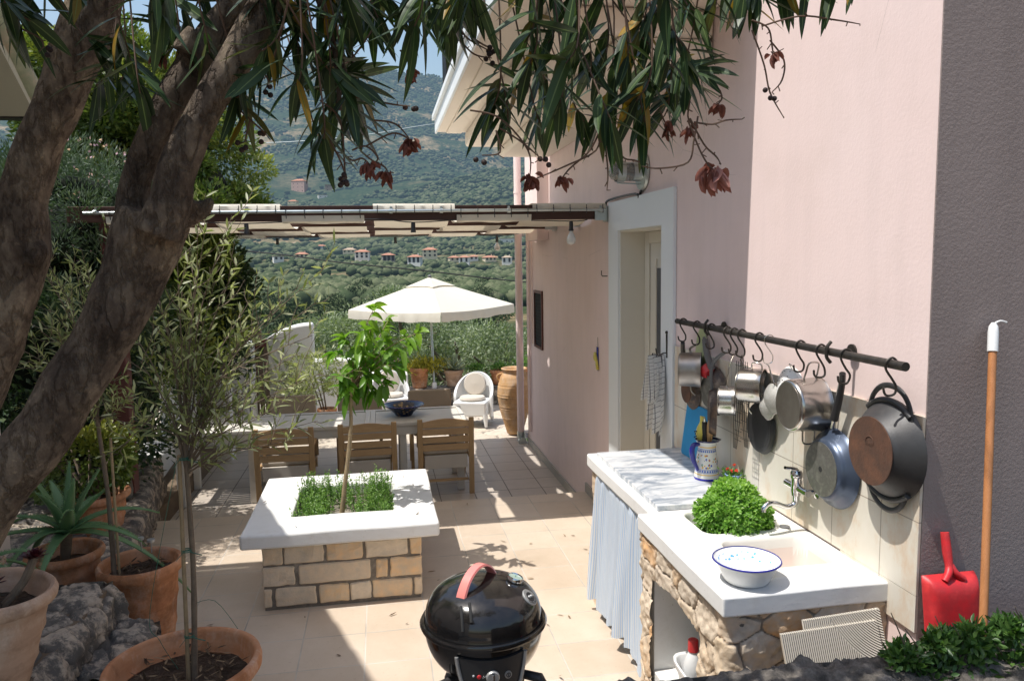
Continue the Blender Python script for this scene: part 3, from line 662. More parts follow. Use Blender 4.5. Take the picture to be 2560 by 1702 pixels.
# marks on the wall
def wall_lamp():
    c=Vector((W-.001,5.0,2.675)); t=thing('wall_lamp','round bulkhead lamp with clear glass on the wall above the door','lamp',c)
    MX=frame_matrix(c,(0,1,0),(0,0,1),(-1,0,0))
    MB().lathe([(.0,0),(.125,0),(.13,.008),(.12,.022),(.09,.028),(.0,.028)],MX,28).build('back_plate','galvanised',t,smooth=True)
    MB().lathe([(.066,.028),(.066,.085),(.058,.087),(.058,.028)],MX,24).build('collar','galvanised',t,smooth=True)
    MB().lathe([(.001,.245),(.03,.24),(.055,.22),(.064,.19),(.064,.088),(.060,.088),(.060,.188),(.05,.215),(.028,.234),(.001,.239)],MX,24).build('lamp_glass','lamp_glass',t,smooth=True)
    m=MB(); m.lathe([(.069,.14),(.071,.141),(.071,.195),(.069,.196)],MX,24)
    for a in range(3):
        b=a*2*PI/3+.4; m.tube([MX@Vector((.085*math.cos(b),.085*math.sin(b),.02)),MX@Vector((.078*math.cos(b),.078*math.sin(b),.19))],.005,6)
    m.build('guard','galvanised',t,smooth=True)
    MB().lathe([(.001,.19),(.02,.185),(.028,.165),(.018,.13),(.014,.1),(.014,.03)],MX,16).build('bulb','opal_glass',t,smooth=True)
wall_lamp()
m=MB(); m.tube([(W-.012,5.0,2.55),(W-.012,5.03,2.545),(W-.012,5.06,2.5),(W-.028,5.1,2.535),(W-.028,5.7,2.54),(W-.028,5.8,2.50),(W-.03,5.84,2.45)],.009,6,sub=4)
setp(m.build('cable','black_plastic'),'black cable running along the top of the white door surround','cable')
orn=thing('wall_ornament','small yellow and blue ceramic ornament hanging on the shaded pink wall','ornament',(W-.01,6.1,1.2))
m=MB(); m.box(W-.012,W-.002,6.09,6.13,1.16,1.36); m.build('plaque','enamel_blue',orn,bev=.004)
m=MB(); m.sphere((W-.02,6.14,1.27),.034,8,sc=(.4,1,1)); m.sphere((W-.02,6.09,1.22),.026,8,sc=(.4,1,1)); m.tube([(W-.015,6.16,1.3),(W-.02,6.11,1.27),(W-.015,6.08,1.17)],.013,6,sub=3); m.build('flower','yellow_plastic',orn,smooth=True)
MB().tube([(W-.004,6.11,1.36),(W-.004,6.115,1.44)],.002,5).build('wire','steel',orn)
setp(MB().tube([(W-.001,5.84,1.955),(W-.04,5.84,1.955),(W-.05,5.84,1.965),(W-.05,5.84,2.0)],.004,6).build('wall_hook','black_iron'),'small black hook screwed in the pink wall beside the door surround','hook')
# ================================================================ terrain
TP=[(8,-2.6),(13,-3.0),(20,-3.6),(35,-4.6),(60,-5.6),(120,-6.6),(200,-7),(300,-4.5),(400,-.5),(500,4.),(600,12),(800,36),(1100,92),(1500,200),(2000,392),(2300,530),(2450,588),(2700,560),(3600,300)]
_ty=np.array([a for a,b in TP]);_tz=np.array([b for a,b in TP])
_rx=np.array([-1.6,-.5,-.45,-.3,-.1,-.03,.08,.2,.4,1.6]); _ry=np.array([100,110,82,68,56,60,70,76,90,120.])
def terr(x,y):
    x=np.asarray(x,float);y=np.asarray(y,float)
    z=np.interp(y,_ty,_tz); u=x/np.maximum(y,1)
    rf=(261-np.interp(u,_rx,_ry))/(261-65.); w_=np.clip((y-700)/1200,0,1); z=z*(1+(rf-1)*w_)
    a=np.clip((y-250)/1500,0,1)
    z=z+fbm2(x/900+3.3,y/900+7.7,1.6,5,6)*150*a*(np.clip((2600-y)/900,.12,1))
    z=z+fbm2(x/60+1,y/60+2,1.,8,4)*np.clip((y-40)/300,0,1)*5
    return z
nu,nv=460,360
uu=np.linspace(-1.5,1.3,nu); yy=np.exp(np.linspace(np.log(8),np.log(3600),nv))
Y_,U_=np.meshgrid(yy,uu,indexing='ij'); X_=U_*Y_
Z_=terr(X_,Y_); 
V=np.stack([X_,Y_,Z_],-1).reshape(-1,3); F=gridF(nv,nu)[:,::-1]
def hazemat(name,build,hazec=(.27,.42,.58),k=1/4300.):  # paints aerial haze into the material: bluish emission growing with world Y
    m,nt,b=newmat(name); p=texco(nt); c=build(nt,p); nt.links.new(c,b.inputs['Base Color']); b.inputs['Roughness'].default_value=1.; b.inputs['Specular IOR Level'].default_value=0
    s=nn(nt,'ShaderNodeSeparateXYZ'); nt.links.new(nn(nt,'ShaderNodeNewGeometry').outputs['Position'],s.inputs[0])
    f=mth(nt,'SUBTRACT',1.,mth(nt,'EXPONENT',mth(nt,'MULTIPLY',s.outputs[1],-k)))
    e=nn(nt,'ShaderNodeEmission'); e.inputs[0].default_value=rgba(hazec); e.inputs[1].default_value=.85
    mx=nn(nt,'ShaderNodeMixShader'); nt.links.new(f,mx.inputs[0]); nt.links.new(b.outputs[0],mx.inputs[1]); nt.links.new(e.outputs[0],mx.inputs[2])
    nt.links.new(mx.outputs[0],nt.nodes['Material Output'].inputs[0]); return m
def tcol(nt,p):
    f=tnoise(nt,p,.012,9,.72); g=tnoise(nt,p,.11,7,.75)
    gr=ramp(nt,g,[(.35,(.018,.036,.018)),(.5,(.04,.06,.028)),(.64,(.08,.09,.045)),(.8,(.16,.13,.085))])
    ea=ramp(nt,g,[(.3,(.10,.10,.05)),(.45,(.27,.20,.12)),(.7,(.46,.33,.21))])
    c=mixc(nt,ramp(nt,f,[(.50,(0,0,0)),(.62,(1,1,1))]),gr,ea)
    g3=ramp(nt,tnoise(nt,p,1.1,5,.8),[(.35,(.55,.6,.55)),(.65,(1.35,1.3,1.25))]); c=mixc(nt,1.,c,g3,'MULTIPLY')
    # conifer belt darker at mid height
    s=nn(nt,'ShaderNodeSeparateXYZ'); nt.links.new(p,s.inputs[0])
    w1=ramp(nt,mth(nt,'ADD',mth(nt,'DIVIDE',s.outputs[2],600),mth(nt,'MULTIPLY',f,.12)),[(.10,(0,0,0)),(.17,(1,1,1)),(.36,(1,1,1)),(.46,(0,0,0))])
    dk=ramp(nt,g,[(.35,(.018,.036,.02)),(.6,(.045,.065,.033)),(.8,(.10,.10,.06))]); return mixc(nt,mth(nt,'MULTIPLY',w1,.75),c,dk)
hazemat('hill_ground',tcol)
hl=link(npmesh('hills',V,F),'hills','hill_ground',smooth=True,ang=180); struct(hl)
struct(MB().box(-400,400,-60,8.,-3.1,-2.6).build('ground','garden_soil'))
def ray_terr(px,py,y0=40):
    v=ray(px,py); t=y0; 
    while t<3400:
        P=CC+v*(t/v[1])
        if terr(P[0],P[1])>=P[2]: return Vector(P)
        t*=1.004
    return Vector(CC+v*(600/v[1]))
VH=[(298,188,15,'house_pink','roof_red','pink three storey house with red roof, highest on the hillside',3,False),
 (330,187,11,'house_grey','roof_dull','unfinished grey concrete block right of the pink hillside house',2,True),
 (323,194,10,'house_white','roof_dull','small white flat roofed house below the grey hillside block',1,True),
 (292,200,10,'house_cream','roof_red','low hillside house half hidden by trees below the pink house',1,False),
 (296,242,8,'house_white','roof_dull','small pale house showing just under the awning, farthest left',1,False),
 (322,247,9,'house_white','roof_red','narrow white two storey house with bright red roof just under the awning',2,False),
 (349,250,14,'house_cream','roof_dull','wide low house with faded brown roof left of the white house with blue windows',1,False),
 (302,255,14,'house_cream','roof_red','house with orange roof behind the tip of the olive sapling',1,False),
 (279,258,11,'house_white','roof_dull','white house partly behind the olive sapling, farthest left of the village',1,True),
 (362,257,16,'house_white','roof_red','white house with bright red hipped roof in the middle of the village',2,False),
 (389,260,14,'house_grey','roof_red','grey stone house with red roof right of the white red roofed house',2,False),
 (414,262,15,'house_white','roof_red','white house above the umbrella with a faded red roof',2,False),
 (430,255,17,'house_cream','roof_red','tall cream gabled house with red roof, uphill behind the white one',2,False),
 (455,258,12,'house_cream','roof_red','low house with orange roof at the left end of the terrace of three',1,False),
 (464,261,12,'house_white','roof_red','white walled middle house of the red roofed terrace of three',2,False),
 (474,257,10,'house_white','roof_red','small red roofed house at the right end of the terrace of three',1,False),
 (491,258,14,'house_cream','roof_red','square house with tall red hipped roof near the downpipe',1,False),
 (507,261,12,'house_white','roof_dull','white house with grey tan roof nearest the downpipe',2,False),
 (507,240,18,'house_white','roof_dull','long pale building just under the awning above the last light bulb',1,True)]
HP=[]
for h in VH:
    P_=ray_terr(h[0],h[1]+4); HP.append((P_.x,P_.y,h[2]*P_.y/760.))
# ---- tree blobs
def blobs(name,X,Y,R,mat,sub,kind,hs=.8,tintr=True):
    bm=bmesh.new(); bmesh.ops.create_icosphere(bm,subdivisions=sub,radius=1); tv=np.array([v.co[:] for v in bm.verts]); tf=np.array([[v.index for v in f.verts] for f in bm.faces]); bm.free()
    N=len(X); Z=terr(X,Y)
    a=RNG.random(N)*6.28; c,s=np.cos(a),np.sin(a)
    jit=1+.5*(RNG.random((N,len(tv)))-.5)
    V=tv[None]*jit[...,None]*R[:,None,None]*np.array([1,1,hs])
    V=np.stack([V[...,0]*c[:,None]-V[...,1]*s[:,None],V[...,0]*s[:,None]+V[...,1]*c[:,None],V[...,2]],-1)
    V+=np.stack([X,Y,Z+R*hs*.75],-1)[:,None]
    F=(np.arange(N)*len(tv))[:,None,None]+tf[None]
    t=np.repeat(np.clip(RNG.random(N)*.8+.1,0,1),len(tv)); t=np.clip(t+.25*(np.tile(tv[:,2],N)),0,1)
    o=link(npmesh(name,V.reshape(-1,3),F.reshape(-1,3),t),name,mat,smooth=False); return setp(o,kind=kind)
def tb(nt,p):
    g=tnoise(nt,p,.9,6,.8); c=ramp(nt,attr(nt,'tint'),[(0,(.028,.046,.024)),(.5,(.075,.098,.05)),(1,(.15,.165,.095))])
    return mixc(nt,1.,c,ramp(nt,g,[(.35,(.6,.6,.6)),(.7,(1.2,1.2,1.15))]),'MULTIPLY')
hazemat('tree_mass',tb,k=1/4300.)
def scat(n,u0,u1,y0,y1,rmin,rmax,thr,sc,pw=1.):
    u=RNG.random(n)*(u1-u0)+u0; y=y0*(y1/y0)**(RNG.random(n)**pw); x=u*y
    k=fbm2(x/sc+11,y/sc+5,1.,77,3)+.5*(RNG.random(n)-.5)*.6; m=k>thr
    for hx,hy,hw in HP: m&=~((np.abs(x-hx*y/hy)<hw*.62)&(y>hy-34)&(y<hy+14))
    x,y=x[m],y[m]
    return x,y,rmin+(rmax-rmin)*RNG.random(len(x))
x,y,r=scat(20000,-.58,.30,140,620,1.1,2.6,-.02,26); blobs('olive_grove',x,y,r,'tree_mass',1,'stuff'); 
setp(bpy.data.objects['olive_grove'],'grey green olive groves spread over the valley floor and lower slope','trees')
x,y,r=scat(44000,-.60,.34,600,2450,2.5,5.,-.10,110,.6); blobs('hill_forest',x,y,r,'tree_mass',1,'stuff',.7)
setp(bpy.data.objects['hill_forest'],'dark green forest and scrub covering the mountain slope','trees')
# ---- individual orchard trees in the near valley
def orchard_tree(k):
    rg=np.random.default_rng(100+k); me_parts=clumps((0,0,2.2),(1.7,1.7,1.2),22,.8,1500,.30,.16,tb=(0,1))
    r=thing('olive_tree','','tree',(0,0,0)); leafobj('crown',[me_parts],'valley_leaf',r)
    MB().tube([(0,0,-.3),(.1,0,.7),(.0,.1,1.6)],[.22,.17,.1],7).build('trunk','stem_wood',r); return r
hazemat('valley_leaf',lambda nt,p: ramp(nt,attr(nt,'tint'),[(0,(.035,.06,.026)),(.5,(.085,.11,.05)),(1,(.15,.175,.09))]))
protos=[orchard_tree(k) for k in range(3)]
rg=random.Random(5); spots=[]
tries=0
while len(spots)<58 and tries<4000:
    tries+=1; y=62*(175/62)**rg.random(); x=(rg.random()*.52-.36)*y
    if all((x-a)**2+(y-b)**2>34 for a,b in spots): spots.append((x,y))
spots.sort(key=lambda s:s[1])
for i,(x,y) in enumerate(spots):
    o=protos[i%3] if i<3 else copy_tree(protos[i%3]); s=.85+.5*rg.random()
    o.location=(x,y,float(terr(x,y))-.1); o.scale=(s,s,s*.95); o.rotation_euler[2]=rg.random()*6
    setp(o,'small rounded olive tree standing in the orchard of the valley','tree','olive trees of the valley orchard')
# ---- village houses
def vhouse(px,py,w,wall,roof,label,st=1,flat=False,asp=.75,rot=0.):
    P=ray_terr(px,py+4); P.z+=1.0; w*=.86; s=P.y/760.; W_=w*s; D_=W_*asp; H_=(2.9*st if not flat else 3.2*st)*max(.6,W_/11.)
    t=thing('village_house',label,'house',(P.x,P.y,P.z),None,rot)
    M0=Matrix.Identity(4); L=dict(local=True)
    MB().box(-W_/2,W_/2,0,D_,-2.5,H_).build('wall',wall,t,**L)
    if flat: MB().box(-W_/2-.2,W_/2+.2,-.2,D_+.2,H_+.002,H_+.35).build('roof','roof_dull',t,**L)
    else:
        o=.45; rh=W_*.17; m=MB(); a=[(-W_/2-o,-o,H_+.01),(W_/2+o,-o,H_+.01),(W_/2+o,D_+o,H_+.01),(-W_/2-o,D_+o,H_+.01),(-W_*.16,D_/2,H_+rh),(W_*.16,D_/2,H_+rh)]
        m.add(a,[(0,1,5,4),(1,2,5),(2,3,4,5),(3,0,4),(3,2,1,0)]); rf=m.build('roof',roof,t,**L)
        MB().box(W_*.2,W_*.27,D_*.55,D_*.63,H_+rh*.4,H_+rh+.7).build('chimney',wall,rf,**L)
    n=2 if w<12 else 3
    for f in range(st):
        for k in range(n):
            x=(-.5+(k+.5)/n)*W_; z=.9+f*2.9*max(.6,W_/11.); z=min(z,H_-1.4)
            MB().box(x-.55,x+.55,-.06,-.01,z,z+1.2).build('window','window_dark',t,**L)
for i,h in enumerate(VH): vhouse(*h[:8],rot=((i*37)%11-5)*.06)
# ---- cables across the valley
setp(MB().tube([ony(x,y,14) for x,y in ((-60,231),(100,238),(270,253),(340,262),(430,271),(519,281),(640,290))],.012,5,sub=6).build('power_cable','black_plastic'),'black cable sagging across the valley above the umbrella','cable')
setp(MB().tube([ony(x,y,16) for x,y in ((120,148),(224,144),(300,141),(370,134),(440,123),(560,112))],.008,5,sub=6).build('power_cable','galvanised'),'thin pale wire crossing in front of the mountain to the eave','cable')
setp(MB().tube([ony(x,y,16) for x,y in ((300,70),(345,52),(385,32),(440,8),(520,-30))],.006,5,sub=6).build('power_cable','black_plastic'),'thin dark wire slanting up across the blue sky','cable')
# ================================================================ white garden walls, low wall, ledge
def whitebox(name,px0,px1,pt,Y,label,cat='wall',dep=.25,round_=.0,zb=LOW-.1):
    a=ony(px0,pt,Y);b=ony(px1,pt,Y); zt=(a.z+b.z)/2; X0,X1=a.x,b.x
    n=14; poly=[]
    for i in range(n+1):
        t=i/n; x=X0+(X1-X0)*t
        z=zt-round_*(1-math.sin(min(1,t*1.0)*PI/2))**1.2
        poly.append((x,z))
    vs=[(x,Y,z) for x,z in poly]+[(x,Y,zb) for x,z in poly]+[(x,Y+dep,z) for x,z in poly]+[(x,Y+dep,zb) for x,z in poly]; k=n+1; fs=[]
    for i in range(n): fs+=[(k+i,k+i+1,i+1,i),(2*k+i,2*k+i+1,3*k+i+1,3*k+i),(i,i+1,2*k+i+1,2*k+i)]
    fs+=[(0,2*k,3*k,k),(n,k+n,3*k+n,2*k+n)]
    o=MB().add(vs,fs).build(name,'whitewash',bev=.03,bseg=3,smooth=True); return setp(o,label,cat)
whitebox('garden_wall',157,192,372,8.9,'shaded pale wall block left of the white gate pillar, behind the olive sapling',dep=.3)
whitebox('gate_pillar',218,250,343,9.9,'rounded white pillar on the left of the brown wooden gate','pillar',dep=.35,round_=.06)
whitebox('garden_wall',263,312,324,10.6,'tall white wall with a curved top on the right of the brown gate',dep=.3,round_=.2)
whitebox('garden_wall',312,371,359,11.2,'low white wall stepping down from the curved wall, behind the dining chairs',dep=.3)
whitebox('garden_wall',371,408,374,11.6,'square white block at the end of the wall, behind the armchair',dep=.4)
whitebox('garden_wall',188,228,378,9.2,'white wall section between the pale block and the gate pillar',dep=.25)
g=thing('wooden_gate','brown wooden gate with an arched top between two white walls','gate',ony(254,400,10.3))
a=ony(241,345,10.3);b=ony(268,345,10.3); n=5
for i in range(n):
    x0=a.x+(b.x-a.x)*i/n; x1=a.x+(b.x-a.x)*(i+1)/n-.008; zt=a.z+.22*math.sin(PI*(i+.5)/n)
    MB().box(x0,x1,10.3,10.33,LOW,zt).build('plank','gate_wood',g,bev=.004)
MB().bar((a.x,10.28,a.z-.05),(b.x,10.28,a.z+.03),.03,.09).build('rail','post_wood',g)
# low white wall along the left side of the dining terrace
def polywall(name,pts,th,z0,z1,mat,label,cat='wall',wob=.012):
    V=[];L=0;nz=8
    rows=[]
    n=40
    P=[Vector((x,y,0)) for x,y in pts]; c,_=catmull(P,[0]*len(P),10) if len(P)>2 else ([P[0].lerp(P[1],i/n) for i in range(n+1)],0)
    m=MB(); vs=[];fs=[]; sec=[]
    for i,p in enumerate(c):
        d=(c[min(i+1,len(c)-1)]-c[max(i-1,0)]).normalized(); nr=Vector((d.y,-d.x,0)) # right side
        ring=[(0,z0),(0,(z0+z1)/2),(0,z1-.03),(.03,z1),(th-.03,z1),(th,z1-.03),(th,z0)]
        for o,z in ring:
            q=p-nr*o; w_=wob*noise.noise(Vector((q.x*4,q.y*4,z*5))); vs.append((q.x+nr.x*w_,q.y+nr.y*w_,z+w_*(1 if z>z0 else 0)))
    k=7
    for i in range(len(c)-1):
        for j in range(k-1): fs.append((i*k+j,i*k+j+1,(i+1)*k+j+1,(i+1)*k+j))
    fs.append(tuple(range(k-1,-1,-1))); fs.append(tuple((len(c)-1)*k+j for j in range(k)))
    o=m.add(vs,fs).build(name,mat,smooth=True,ang=50); return setp(o,label,cat)
polywall('bench_wall',[(-2.08,6.35),(-2.25,8.6)],.9,LOW-.1,.22,'whitewash','low whitewashed bench wall behind the brown post at the left of the dining terrace')
# rough stone ledge with pots on the left (top + right face)
led=thing('stone_ledge','rough stone ledge along the left edge of the patio carrying potted plants','wall',(-1.9,5.6,-.1))
d=unit(np.array([-.19,1.,0.]))
o=np.array([-1.40,3.85,-.15]); L_=3.6
n_=np.array([1.,.19,0]); n_=n_/np.linalg.norm(n_)
s1=sweep_stone([(0,0),(0,.44),(-.03,.47),(-1.0,.48)],n_,(0,0,1),-d,o+d*L_,L_,.24,.2,5,relief=.03,res=.014,gap=.03,rough=.01)
s2=sweep_stone([(-1.,0),(-1.,.3),(-1.,.5)],n_,(0,0,1),-d,o+d*L_,L_,.3,.3,6,relief=.02,res=.05)
e1=stone_patch(o-n_*1.0,n_,(0,0,1),1.03,.49,.2,.16,9,relief=.03,res=.014,gap=.03)
stoneobj('stonework',[s1,e1],'stone_grey',led)
# big rough stone wall end in the left foreground
sw=thing('stone_wall','rough lichen covered stone wall end in the left foreground','wall',(-1.7,3.0,0))
X1=-1.30;Y1=3.72;Y0=1.4;zt=.60
u_=unit(np.array([.09,-1.,0])) 
s1=sweep_stone([(0,0),(0,zt-.04),(-.04,zt),(-.95,zt+.02)],(1,0,0),(0,0,1),(0,-1,0),(X1,Y1,-.02),2.3,.26,.2,12,relief=.045,res=.011,gap=.03,rough=.018)
s3=stone_patch((X1-.0,Y1+.0,-.02),(-1,0,0),(0,0,1),.9,zt+.03,.25,.2,14,relief=.04,res=.02)
s5=sweep_stone([(.19,0),(.185,.36),(.16,.41),(-.02,.43)],(1,0,0),(0,0,1),(0,-1,0),(X1,3.70,-.02),.52,.2,.18,16,relief=.04,res=.011,gap=.03,rough=.018)
s6=stone_patch((X1-.01,3.18,-.02),(1,0,0),(0,0,1),.20,.43,.2,.16,17,relief=.02,res=.012)
s7=stone_patch((X1+.21,3.70,-.02),(-1,0,0),(0,0,1),.23,.43,.2,.16,18,relief=.02,res=.012)
stoneobj('stonework',[s1,s3,s5,s6,s7],'stone_grey',sw)
MB().box(-2.2,X1-.01,Y0,Y1-.01,-.02,zt-.01).build('core','garden_soil',sw)
# low stone wall at the end of the terrace
lw=thing('low_stone_wall','low stone wall at the far end of the terrace carrying a row of pots','wall',(2.,12.,LOW))
s1=stone_patch((.3,11.9,LOW-.05),(1,0,0),(0,0,1),4.6,.33,.3,.14,21,relief=.03,res=.03,gap=.03)
s2=stone_patch((.3,11.88,.06),(1,0,0),(0,1,0),4.6,.4,.5,.4,22,relief=.02,res=.04)
stoneobj('stonework',[s1,s2],'stone_grey',lw); MB().box(.3,4.9,11.92,12.26,LOW-.3,.055).build('core','garden_soil',lw)
# foreground parapet at the bottom right
fw=thing('parapet','dark weathered parapet wall crossing the bottom right corner','wall',(1.6,1.7,0))
s1=stone_patch((.45,1.30,.985),(1,0,0),(0,1,0),2.6,.50,2.,2.,41,relief=.012,res=.008,rough=.022)
s2=stone_patch((3.05,1.79,.4),(-1,0,0),(0,0,1),2.6,.59,2.,2.,42,relief=.01,res=.02)
m_,nt_,b_=newmat('parapet_top'); p_=texco(nt_)
nt_.links.new(ramp(nt_,tnoise(nt_,p_,22,8,.75),[(.35,(.055,.05,.045)),(.5,(.13,.115,.10)),(.68,(.27,.24,.21))]),b_.inputs['Base Color']); b_.inputs['Roughness'].default_value=.95; bump(nt_,b_,tnoise(nt_,p_,60,7,.75),1.,.01)
stoneobj('coping',[s1,s2],'parapet_top',fw); MB().box(.45,3.05,1.30,1.785,0,.98).build('core','garden_soil',fw)
MB().box(1.80,3.05,1.786,GY-.001,0,.715).build('step','parapet_top',fw)
# ================================================================ planter with lemon tree
pl=thing('planter','square brick planter with a thick white slab top around a lemon tree','planter',(-.27,5.15,0))
bx0,bx1,by0,by1=-.752,.191,4.62,5.66
pm('mortar',(.26,.22,.18),(.18,.155,.125),scale=20,rough=.95,bs=.6,bscale=60,bd=.01,c3=(.32,.28,.23))
MB().box(bx0,bx1,by0,by1,0,.41).build('mortar_bed','mortar',pl)
rows=[((565,700),[(185,322),(330,605),(625,875),(895,1190),(1210,1290)]),((705,855),[(182,402),(430,925),(965,1045),(1065,1290)]),((862,1015),[(185,240),(262,545),(565,770),(780,925),(935,1215),(1232,1290)])]
zr=[(.285,.395),(.150,.272),(.022,.135)]
def brick(c,sx,sy,sz,seed,lst):
    bm=bmesh.new(); bmesh.ops.create_cube(bm,size=1); bmesh.ops.scale(bm,vec=(sx,sy,sz),verts=bm.verts)
    bmesh.ops.bevel(bm,geom=bm.edges[:],offset=.007,segments=1,affect='EDGES'); bmesh.ops.subdivide_edges(bm,edges=[e for e in bm.edges if e.calc_length()>.03],cuts=3,use_grid_fill=True)
    bmesh.ops.triangulate(bm,faces=bm.faces[:])
    vs=[]
    for v in bm.verts:
        q=v.co+Vector(c); d_=noise.noise_vector(q*17+Vector((seed,0,0)))*.007+noise.noise_vector(q*55)*.0025; vs.append(q+d_)
    lst.append((np.array([v[:] for v in vs]),np.array([[v.index for v in f.verts] for f in bm.faces]),np.full(len(vs),random.random()),np.ones(len(vs)))); bm.free()
B=[]; k=0
for (ya,yb),cols in rows: 
    za,zb=zr[k]; k+=1
    for a,b in cols:
        x0=bx0+(a-190)/1090*.943; x1=bx0+(b-190)/1090*.943; brick(((x0+x1)/2,by0+.02,(za+zb)/2),x1-x0,.06,zb-za,k,B)
    for side in (bx0+.02,bx1-.02):
        y=by0+.06
        while y<by1-.06:
            w_=min(.12+.16*random.random(),by1-.01-y); brick((side,y+w_/2,(za+zb)/2),.06,w_-.015,zb-za,k,B); y+=w_
o_=stoneobj('brickwork',B,'brick_stone',pl)
for pgn in o_.data.polygons: pgn.use_smooth=False
def ring_slab(x0,x1,y0,y1,hx0,hx1,hy0,hy1,z0,z1,amp=.004):
    bm=bmesh.new(); O_=[(x0,y0),(x1,y0),(x1,y1),(x0,y1)];I_=[(hx0,hy0),(hx1,hy0),(hx1,hy1),(hx0,hy1)]
    v=[bm.verts.new((x,y,z)) for z in (z0,z1) for x,y in O_+I_]
    for i in range(4):
        j=(i+1)%4
        bm.faces.new((v[8+i],v[8+j],v[12+j],v[12+i])); bm.faces.new((v[j],v[i],v[4+i],v[4+j])); bm.faces.new((v[i],v[j],v[8+j],v[8+i])); bm.faces.new((v[4+j],v[4+i],v[12+i],v[12+j]))
    bmesh.ops.subdivide_edges(bm,edges=[e for e in bm.edges if e.calc_length()>.15],cuts=6,use_grid_fill=True)
    for q in bm.verts: q.co+=noise.noise_vector(q.co*2.6)*amp*1.6
    me=bpy.data.meshes.new('slab'); bm.to_mesh(me); bm.free(); return me
def wn(o):
    bb=o.modifiers.new('bevel','BEVEL'); bb.width=.016; bb.segments=4; bb.limit_method='ANGLE'; bb.angle_limit=.6; bb.harden_normals=False
    q=o.modifiers.new('normals','WEIGHTED_NORMAL'); q.keep_sharp=True; q.weight=80; return o
wn(link(ring_slab(-.87,.31,4.55,5.79,-.60,.035,4.86,5.50,.408,.50,.004),'slab','whitewash',pl,smooth=True,ang=60))
bm_=stone_patch((-.61,4.85,.36),(1,0,0),(0,1,0),.66,.66,.9,.9,51,relief=.03,res=.012,rough=.02)
link(npmesh('soil',bm_[0],bm_[1]),'soil','soil',pl,smooth=True)
# herbs in the planter (many little stems)
hb=[];st=MB()
for i in range(900):
    x=-.58+.6*random.random(); y=4.88+.6*random.random()
    if abs(x+.3)<.07 and y<5.2: continue
    if random.random()<.45 and -.42<x<-.12: continue
    h=.07+.12*random.random()+(.06 if y>5.3 else 0); tip=Vector((x+random.uniform(-.05,.05),y+random.uniform(-.05,.05),.38+h)); b0=Vector((x,y,.36))
    n_=int(12+h*90); t=np.random.rand(n_)**.8; P=np.array(b0)[None]*(1-t[:,None])+np.array(tip)[None]*t[:,None]
    D=rdir(n_); D[:,2]=abs(D[:,2])*.6+.15; hb.append(leaves(P,D,rdir(n_,.8),.012+.008*np.random.rand(n_),.008,tint=np.clip(.3+.6*t+RNG.normal(size=n_)*.12,0,1)))
    if i%2: st.tube([b0,tip],.0013,3,cap=False)
herb=thing('herb_plants','bushy green herbs growing in the white slab planter around the lemon tree','herbs',(-.28,5.18,.36))
leafobj('leaves',hb,'herb_leaf',herb); st.build('stems','herb_leaf',herb)
lt=thing('lemon_tree','young lemon tree with bright green leaves growing out of the white planter','tree',(-.28,5.06,.37))
tp=[ony(342,514,5.05),ony(345,482,5.06),ony(349,450,5.08),ony(351,420,5.09),ony(351,398,5.1),ony(354,378,5.1)]
tk=MB().tube(tp,[.017,.014,.013,.012,.011,.009],10,sub=5,jit=.35)
for q in (tp[1],tp[2],tp[2]+Vector((0,0,.1))): tk.tube([q,q+Vector((random.choice((-.02,.02)),-.012,.012))],[.005,.003],5)
tk.build('trunk','young_stem',lt,smooth=True)
br=MB(); LP=[]
top=tp[-1]
ends=[(335,352),(345,338),(352,365),(365,330),(374,308),(372,322),(385,340),(395,350),(405,335),(418,332),(398,365),(385,385),(372,392),(360,385),(345,388),(340,375),(348,395),(375,360),(360,355),(410,345),(368,376),(388,320)]
for ex,ey in ends:
    e=ony(ex,ey,5.1+random.uniform(-.2,.22)); mid=top.lerp(e,.5)+Vector((random.uniform(-.03,.03),random.uniform(-.03,.03),.03))
    s_=tp[-2].lerp(top,random.random()); c,r_=catmull([s_,mid,e],[.006,.004,.002],8); br.tube(c,r_,5)
    for q,dd in [(c[k],c[k]-c[k-1]) for k in range(6,len(c))]:
        for _ in range(1 if q!=c[-1] else 4):
            dv=(dd.normalized()*.5+Vector(rdir(1)[0])*.8+Vector((0,0,-.15))).normalized(); LP.append((q,dv))
P=np.array([a[:] for a,b in LP]);D=np.array([b[:] for a,b in LP]);n_=len(P)
br.build('branches','young_stem',lt,smooth=True)
leafobj('foliage',[leaves(P,D,rdir(n_,1.2),1.0*(.075+.05*RNG.random(n_)),.036+.016*RNG.random(n_),seg=5,shape='oval',droop=.45,fold=.25,tint=np.clip(.25+.5*(P[:,2]-1.2)/.6+.25*RNG.random(n_),0,1))],'lemon_leaf',lt,smooth=True)
